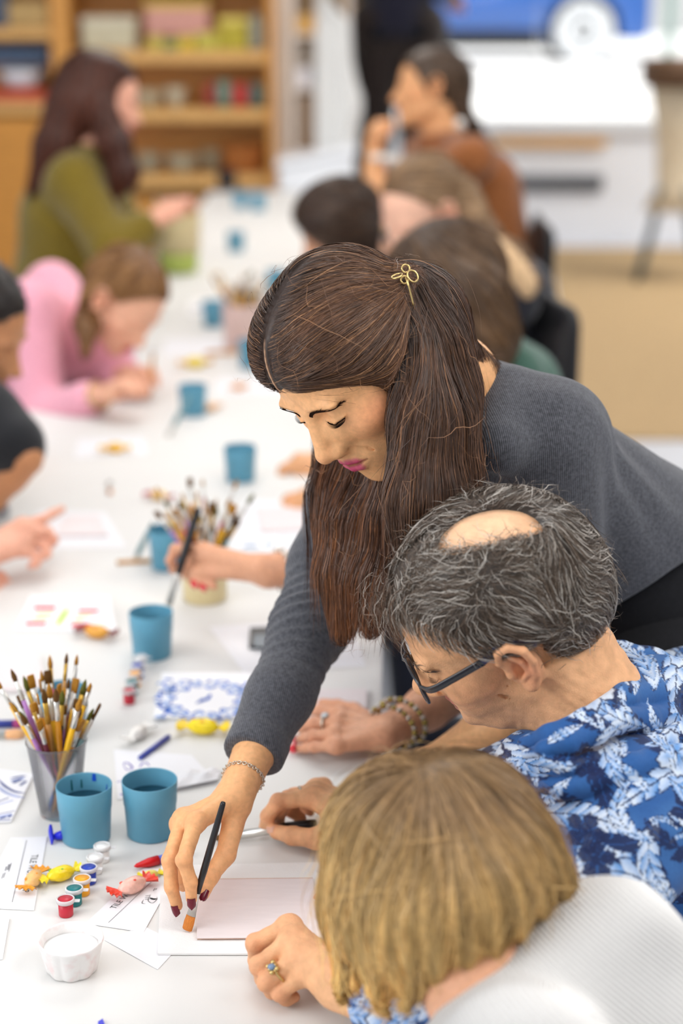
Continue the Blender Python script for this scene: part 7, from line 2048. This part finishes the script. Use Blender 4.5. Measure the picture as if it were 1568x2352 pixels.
# --- man at the left edge in a black T-shirt
H = Head(at(-62, 750, 3.35), cvec(.86, -.42, .15), cvec(.42, .82, .38), 1.06)
nb = at(-135, 865, 3.35); SK = srgb(196, 138, 96)
f = hair_of(H, None, 1.0, .03, (0, .070, .052), (0, .80, -.60))
eL, wL = at(52, 1052, 3.25), on(-38, 1180, .030)
M_tee = fabric('black_tshirt', (.016, .017, .020), .85, .12, 150)
lm = sitter('man with short dark hair in a black T-shirt at the left edge, wearing a watch', (-1.02, 3.2, 0), H, SK, nb,
    (at(-45, 955, 3.3), at(-100, 890, 3.6)), (eL, on(40, 1010, .05)), (wL, on(-60, 1095, .04)), at(-150, 1020, 3.4), np.array([-1.08, 3.3, .55]), M_tee, None, (f, (H.c - .16, H.c + .17)),
    comb_back(H, .3), (srgb(34, 25, 20), srgb(52, 40, 32)), sleeve=(.74, .62), knees=-.66, strands=700, slen=.03, girth=1.08, stool_label='black stool under the man in the black T-shirt', top='t_shirt')
V, F = torus(wL + unit(eL - wL) * .025, .034, .008, unit(eL - wL), 24, 6); o = obj('watch', V, F, M_grey, lm); V, F = lathe([(.018, 0), (.018, .008), (.014, .010)], 20); obj('dial', (V @ frame_to(np.array([.3, -.5, .8])).T) + wL + unit(eL - wL) * .025 + unit(np.array([.3, -.5, .8])) * .034, F, M_black, o)

# --- person outside the left edge whose hand points over the tile
wv = on(-38, 1272, .055); ev = on(-260, 1330, .09)
fv = [[on(52, 1206, .085), on(95, 1196, .082), on(122, 1180, .080), on(142, 1170, .078)], [on(62, 1222, .078), on(108, 1222, .070), on(124, 1240, .060), on(116, 1252, .052)],
      [on(58, 1244, .068), on(100, 1250, .058), on(108, 1272, .046), on(94, 1282, .040)], [on(48, 1262, .056), on(82, 1276, .046), on(84, 1294, .036), on(70, 1300, .032)]]
tv = [on(0, 1225, .07), on(45, 1212, .085), on(78, 1216, .088), on(104, 1220, .086)]
H = Head(np.array([-1.02, 2.55, 1.16]), np.array([.9, .2, -.4]), np.array([.35, 0, .93]), 1.0)
f = hair_of(H, None, 1.0)
sitter('person outside the left edge whose hand points across the white paper', (-1.06, 2.62, 0), H, srgb(236, 176, 150), np.array([-1.08, 2.56, 1.02]),
    (np.array([-1.06, 2.40, .95]), np.array([-1.06, 2.76, .95])), (ev, np.array([-.92, 2.86, .80])), (wv, np.array([-.72, 2.84, .775])), np.array([-1.10, 2.58, .88]), np.array([-1.14, 2.6, .55]), M_tee, None, (f, (H.c - .16, H.c + .17)),
    comb_back(H, .3), (srgb(70, 50, 36), srgb(96, 70, 50)), sleeve=(.5, .5), girth=1.15, fingers=((fv, tv), None), knees=-.68, strands=400, slen=.05, top='t_shirt', stool_label='black stool under the person outside the left edge')

# --- right side, from far to near
# woman in the brown sleeveless dress, chin on her hand
H = Head(at(985, 205, 5.75), cvec(-.98, .02, .12), cvec(.03, .99, .1), 1.06)
nb = at(1015, 315, 5.8); SK = srgb(232, 172, 122)
def ex(P): return smin(cap(P, H.w(0, -.08, .03), H.w(.02, -.10, -.06), .05, .03), chain(P, [H.w(.0, -.10, -.05), at(1110, 340, 5.95), at(1150, 400, 5.95)], [.03, .028, .012], .03), .03)
f = hair_of(H, ex, 1.04, .05, (0, .062, .048), (0, .80, -.60))
M_brown = fabric('rust_brown_knit', srgb(146, 88, 46), .85, .25, 40, bump=.5)
eb = at(862, 460, 5.6); wb = at(858, 318, 5.62)
fb = [[at(868, 285, 5.60), at(890, 280, 5.60), at(898, 295, 5.60), at(890, 305, 5.60)]] + [[at(862 - 3 * k, 287 + 8 * k, 5.58), at(884 - 3 * k, 286 + 8 * k, 5.56), at(888 - 3 * k, 300 + 8 * k, 5.57), at(876 - 3 * k, 304 + 8 * k, 5.58)] for k in (1, 2, 3)]
tb_ = [at(868, 312, 5.62), at(880, 300, 5.64), at(892, 292, 5.64), at(900, 284, 5.64)]
pa_ = sitter('woman in a rust brown sleeveless dress with short dark hair, hand at her mouth', (.55, 5.7, 0), H, SK, nb,
    (at(1085, 365, 5.6), at(980, 355, 6.0)), (eb, at(930, 470, 6.0)), (wb, on(800, 470, .05)), at(1105, 440, 5.85), np.array([.54, 5.85, .62]), M_brown, None, (f, (H.c - .24, H.c + .24)),
    comb_back(H, .5), (srgb(74, 56, 42), srgb(110, 84, 60)), sleeve=(.16, .16), fingers=((fb, tb_), None), knees=.16, girth=1.12, strands=900, slen=.08, top='dress')
M_pearl = mat('pearl', srgb(238, 234, 226))
V, F = ball(at(1056, 284, 5.62), .017, 14, 10); obj('earring', V, F, M_pearl, pa_)
V, F = torus(at(884, 366, 5.60), .042, .012, cvec(.1, 1, .1), 24, 8); obj('white_bangle', V, F, M_pearl, pa_)
# pale girl with the braid
H = Head(at(972, 488, 4.42), cvec(-.74, -.50, .42), cvec(-.38, .80, .46), 1.12)
nb = at(1075, 600, 4.5); SK = srgb(240, 190, 164)
def ex(P): return chain(P, [H.w(.03, -.09, -.01), at(1110, 550, 4.36), at(1172, 592, 4.28), at(1222, 648, 4.24)], [.05, .040, .034, .022], .03)
f = hair_of(H, ex, .98, .03, (0, .052, .064), (0, .74, -.67))
M_dk = fabric('charcoal_jumper', srgb(38, 38, 46), .85, .12, 100)
fair = sitter('fair girl with dark blonde hair in a braid over a black jumper', (.48, 4.4, 0), H, SK, nb,
    (at(1175, 690, 4.3), at(1010, 640, 4.7)), (on(1010, 790, .04), on(860, 720, .05)), (on(880, 800, .03), on(790, 730, .03)), at(1165, 690, 4.55), np.array([.50, 4.55, .58]), M_dk, None, (f, (H.c - .3, H.c + .3)),
    lambda P, t: np.tile((-H.F * .8 - H.U * .3 + GRAV * .25).astype(f32), (len(P), 1)), (srgb(122, 92, 62), srgb(190, 156, 118)), knees=.14, strands=1500, top='jumper')
br_ = spline([at(1092, 546, 4.30), at(1150, 584, 4.20), at(1190, 622, 4.16), at(1216, 662, 4.15)], 15)
obj('braid', *join(*[move(ball((0, 0, 0), (.030 - .0008 * k, .024, .030), 12, 8), p + np.array([0, 0, .006 * (-1) ** k])) for k, p in enumerate(br_)]), mat('pale_blonde_braid', srgb(206, 172, 132), .5, .3, noise=.2, nscale=60), fair)
# bowed dark head
H = Head(at(770, 530, 4.95), cvec(-.55, -.70, -.45), cvec(-.35, .60, .72), 1.0)
nb = at(850, 600, 5.05)
f = hair_of(H, lambda P: cap(P, H.w(.04, -.05, 0), H.w(.04, -.05, -.08), .055, .04), 1.28, .05)
sitter('person with short dark brown hair bowed low over the far table, face hidden', (.50, 5.0, 0), H, srgb(226, 170, 136), nb,
    (at(905, 640, 4.9), at(850, 590, 5.2)), (on(880, 720, .04), on(780, 640, .05)), (on(775, 690, .03), on(720, 640, .03)), at(930, 620, 5.15), np.array([.46, 5.12, .58]), M_dk, None, (f, (H.c - .2, H.c + .2)),
    lambda P, t: np.tile((-H.F * .8 - H.U * .5).astype(f32), (len(P), 1)), (srgb(56, 40, 30), srgb(92, 68, 50)), knees=.14, strands=1500, slen=.08, top='jumper', stool_label='black stool under the bowed dark-haired person')
# long brown hair, green top
H = Head(at(1018, 672, 3.55), cvec(-.80, -.45, -.40), cvec(-.42, .78, .46), 1.08)
nb = at(1120, 790, 3.62)
def ex(P): return smin(chain(P, [H.w(.05, -.05, .02), at(1090, 690, 3.42), at(1125, 770, 3.42), at(1130, 830, 3.44)], [.075, .062, .050, .03], .04), cap(P, H.w(.07, .02, .0), H.w(.08, .03, -.12), .04, .03), .03)
f = hair_of(H, ex, 1.10, .05)
M_green = fabric('dark_green_top', srgb(62, 96, 82), .8, .12, 100)
sitter('person with long brown hair and a green top, right behind the instructor', (.48, 3.45, 0), H, srgb(222, 166, 120), nb,
    (at(1175, 870, 3.5), at(1100, 850, 3.8)), (np.array([.24, 3.30, .80]), np.array([.22, 3.62, .80])), (np.array([.02, 3.30, .775]), np.array([.0, 3.58, .775])), at(1150, 900, 3.68), np.array([.46, 3.48, .56]), M_green, None, (f, (H.c - .3, H.c + .3)),
    lambda P, t: np.tile((-H.F * .55 - H.U * .35 + GRAV * .7).astype(f32), (len(P), 1)), (srgb(76, 56, 40), srgb(132, 98, 64)), knees=.15, strands=2400, slen=.14, stool_label='black stool under the person in the green top')
# person standing behind in navy and black, on a low platform
st_ = at(905, 40, 9.45); x_ = st_[0]; zp = .50
V, F = box(.62, .55, zp - .03, .01); pl = thing('platform', 'low wooden step under the standing person in navy and black', 'platform', (x_, 9.3, 0)); obj('step_box', V, F, M_oak, pl, world=False, smooth=False)
V, F = box(.66, .59, .03, .008); obj('step_top', V + np.array([0, 0, zp - .03]), F, M_oakh, pl, world=False, smooth=False)
H = Head(np.array([x_, 9.3, 1.70 + zp]), np.array([-.6, -.8, -.1]), np.array([0, 0, 1.0]), 1.05)
M_dtr = fabric('black_brown_trousers', srgb(36, 28, 26), .85, .15, 80)
f = hair_of(H, None, 1.0)
A = lambda dx, dy, z: np.array([x_ + dx, 9.3 + dy, z + zp])
ps = sitter('person standing behind the table in a navy top and black trousers', (x_, 9.3, zp), H, srgb(206, 150, 120), A(0, 0, 1.52),
    (A(-.17, 0, 1.45), A(.17, 0, 1.45)), (A(-.20, .12, 1.20), A(.20, -.05, 1.20)), (A(-.06, .22, 1.10), at(1035, -6, 9.1)), A(0, 0, 1.34), A(0, .02, 1.06), fabric('midnight_top', srgb(24, 24, 40), .8, .1, 80), None, (f, (H.c - .16, H.c + .17)),
    comb_back(H, .4), (srgb(40, 30, 26), srgb(60, 46, 38)), strands=300, slen=.05, top='top', girth=1.2)
legs(ps, A(-.10, .02, .98), A(-.12, 0, .52), A(-.125, .02, 0), A(.10, .02, .98), A(.12, 0, .52), A(.125, .02, 0), M_dtr, M_shoe, .125, ground_z=zp)

# chairs along the right side, seen by their black backs
p1, p2 = on(1246, 600, .10), on(1292, 790, .12)
folding_chair('chair', 'black chair behind the woman in the rust brown dress', (p1[0] - .22, p1[1], 0), -math.pi / 2, .98)
folding_chair('chair', 'black chair behind the fair girl with the braid', (p2[0] - .24, p2[1], 0), -math.pi / 2 + .15, .98)
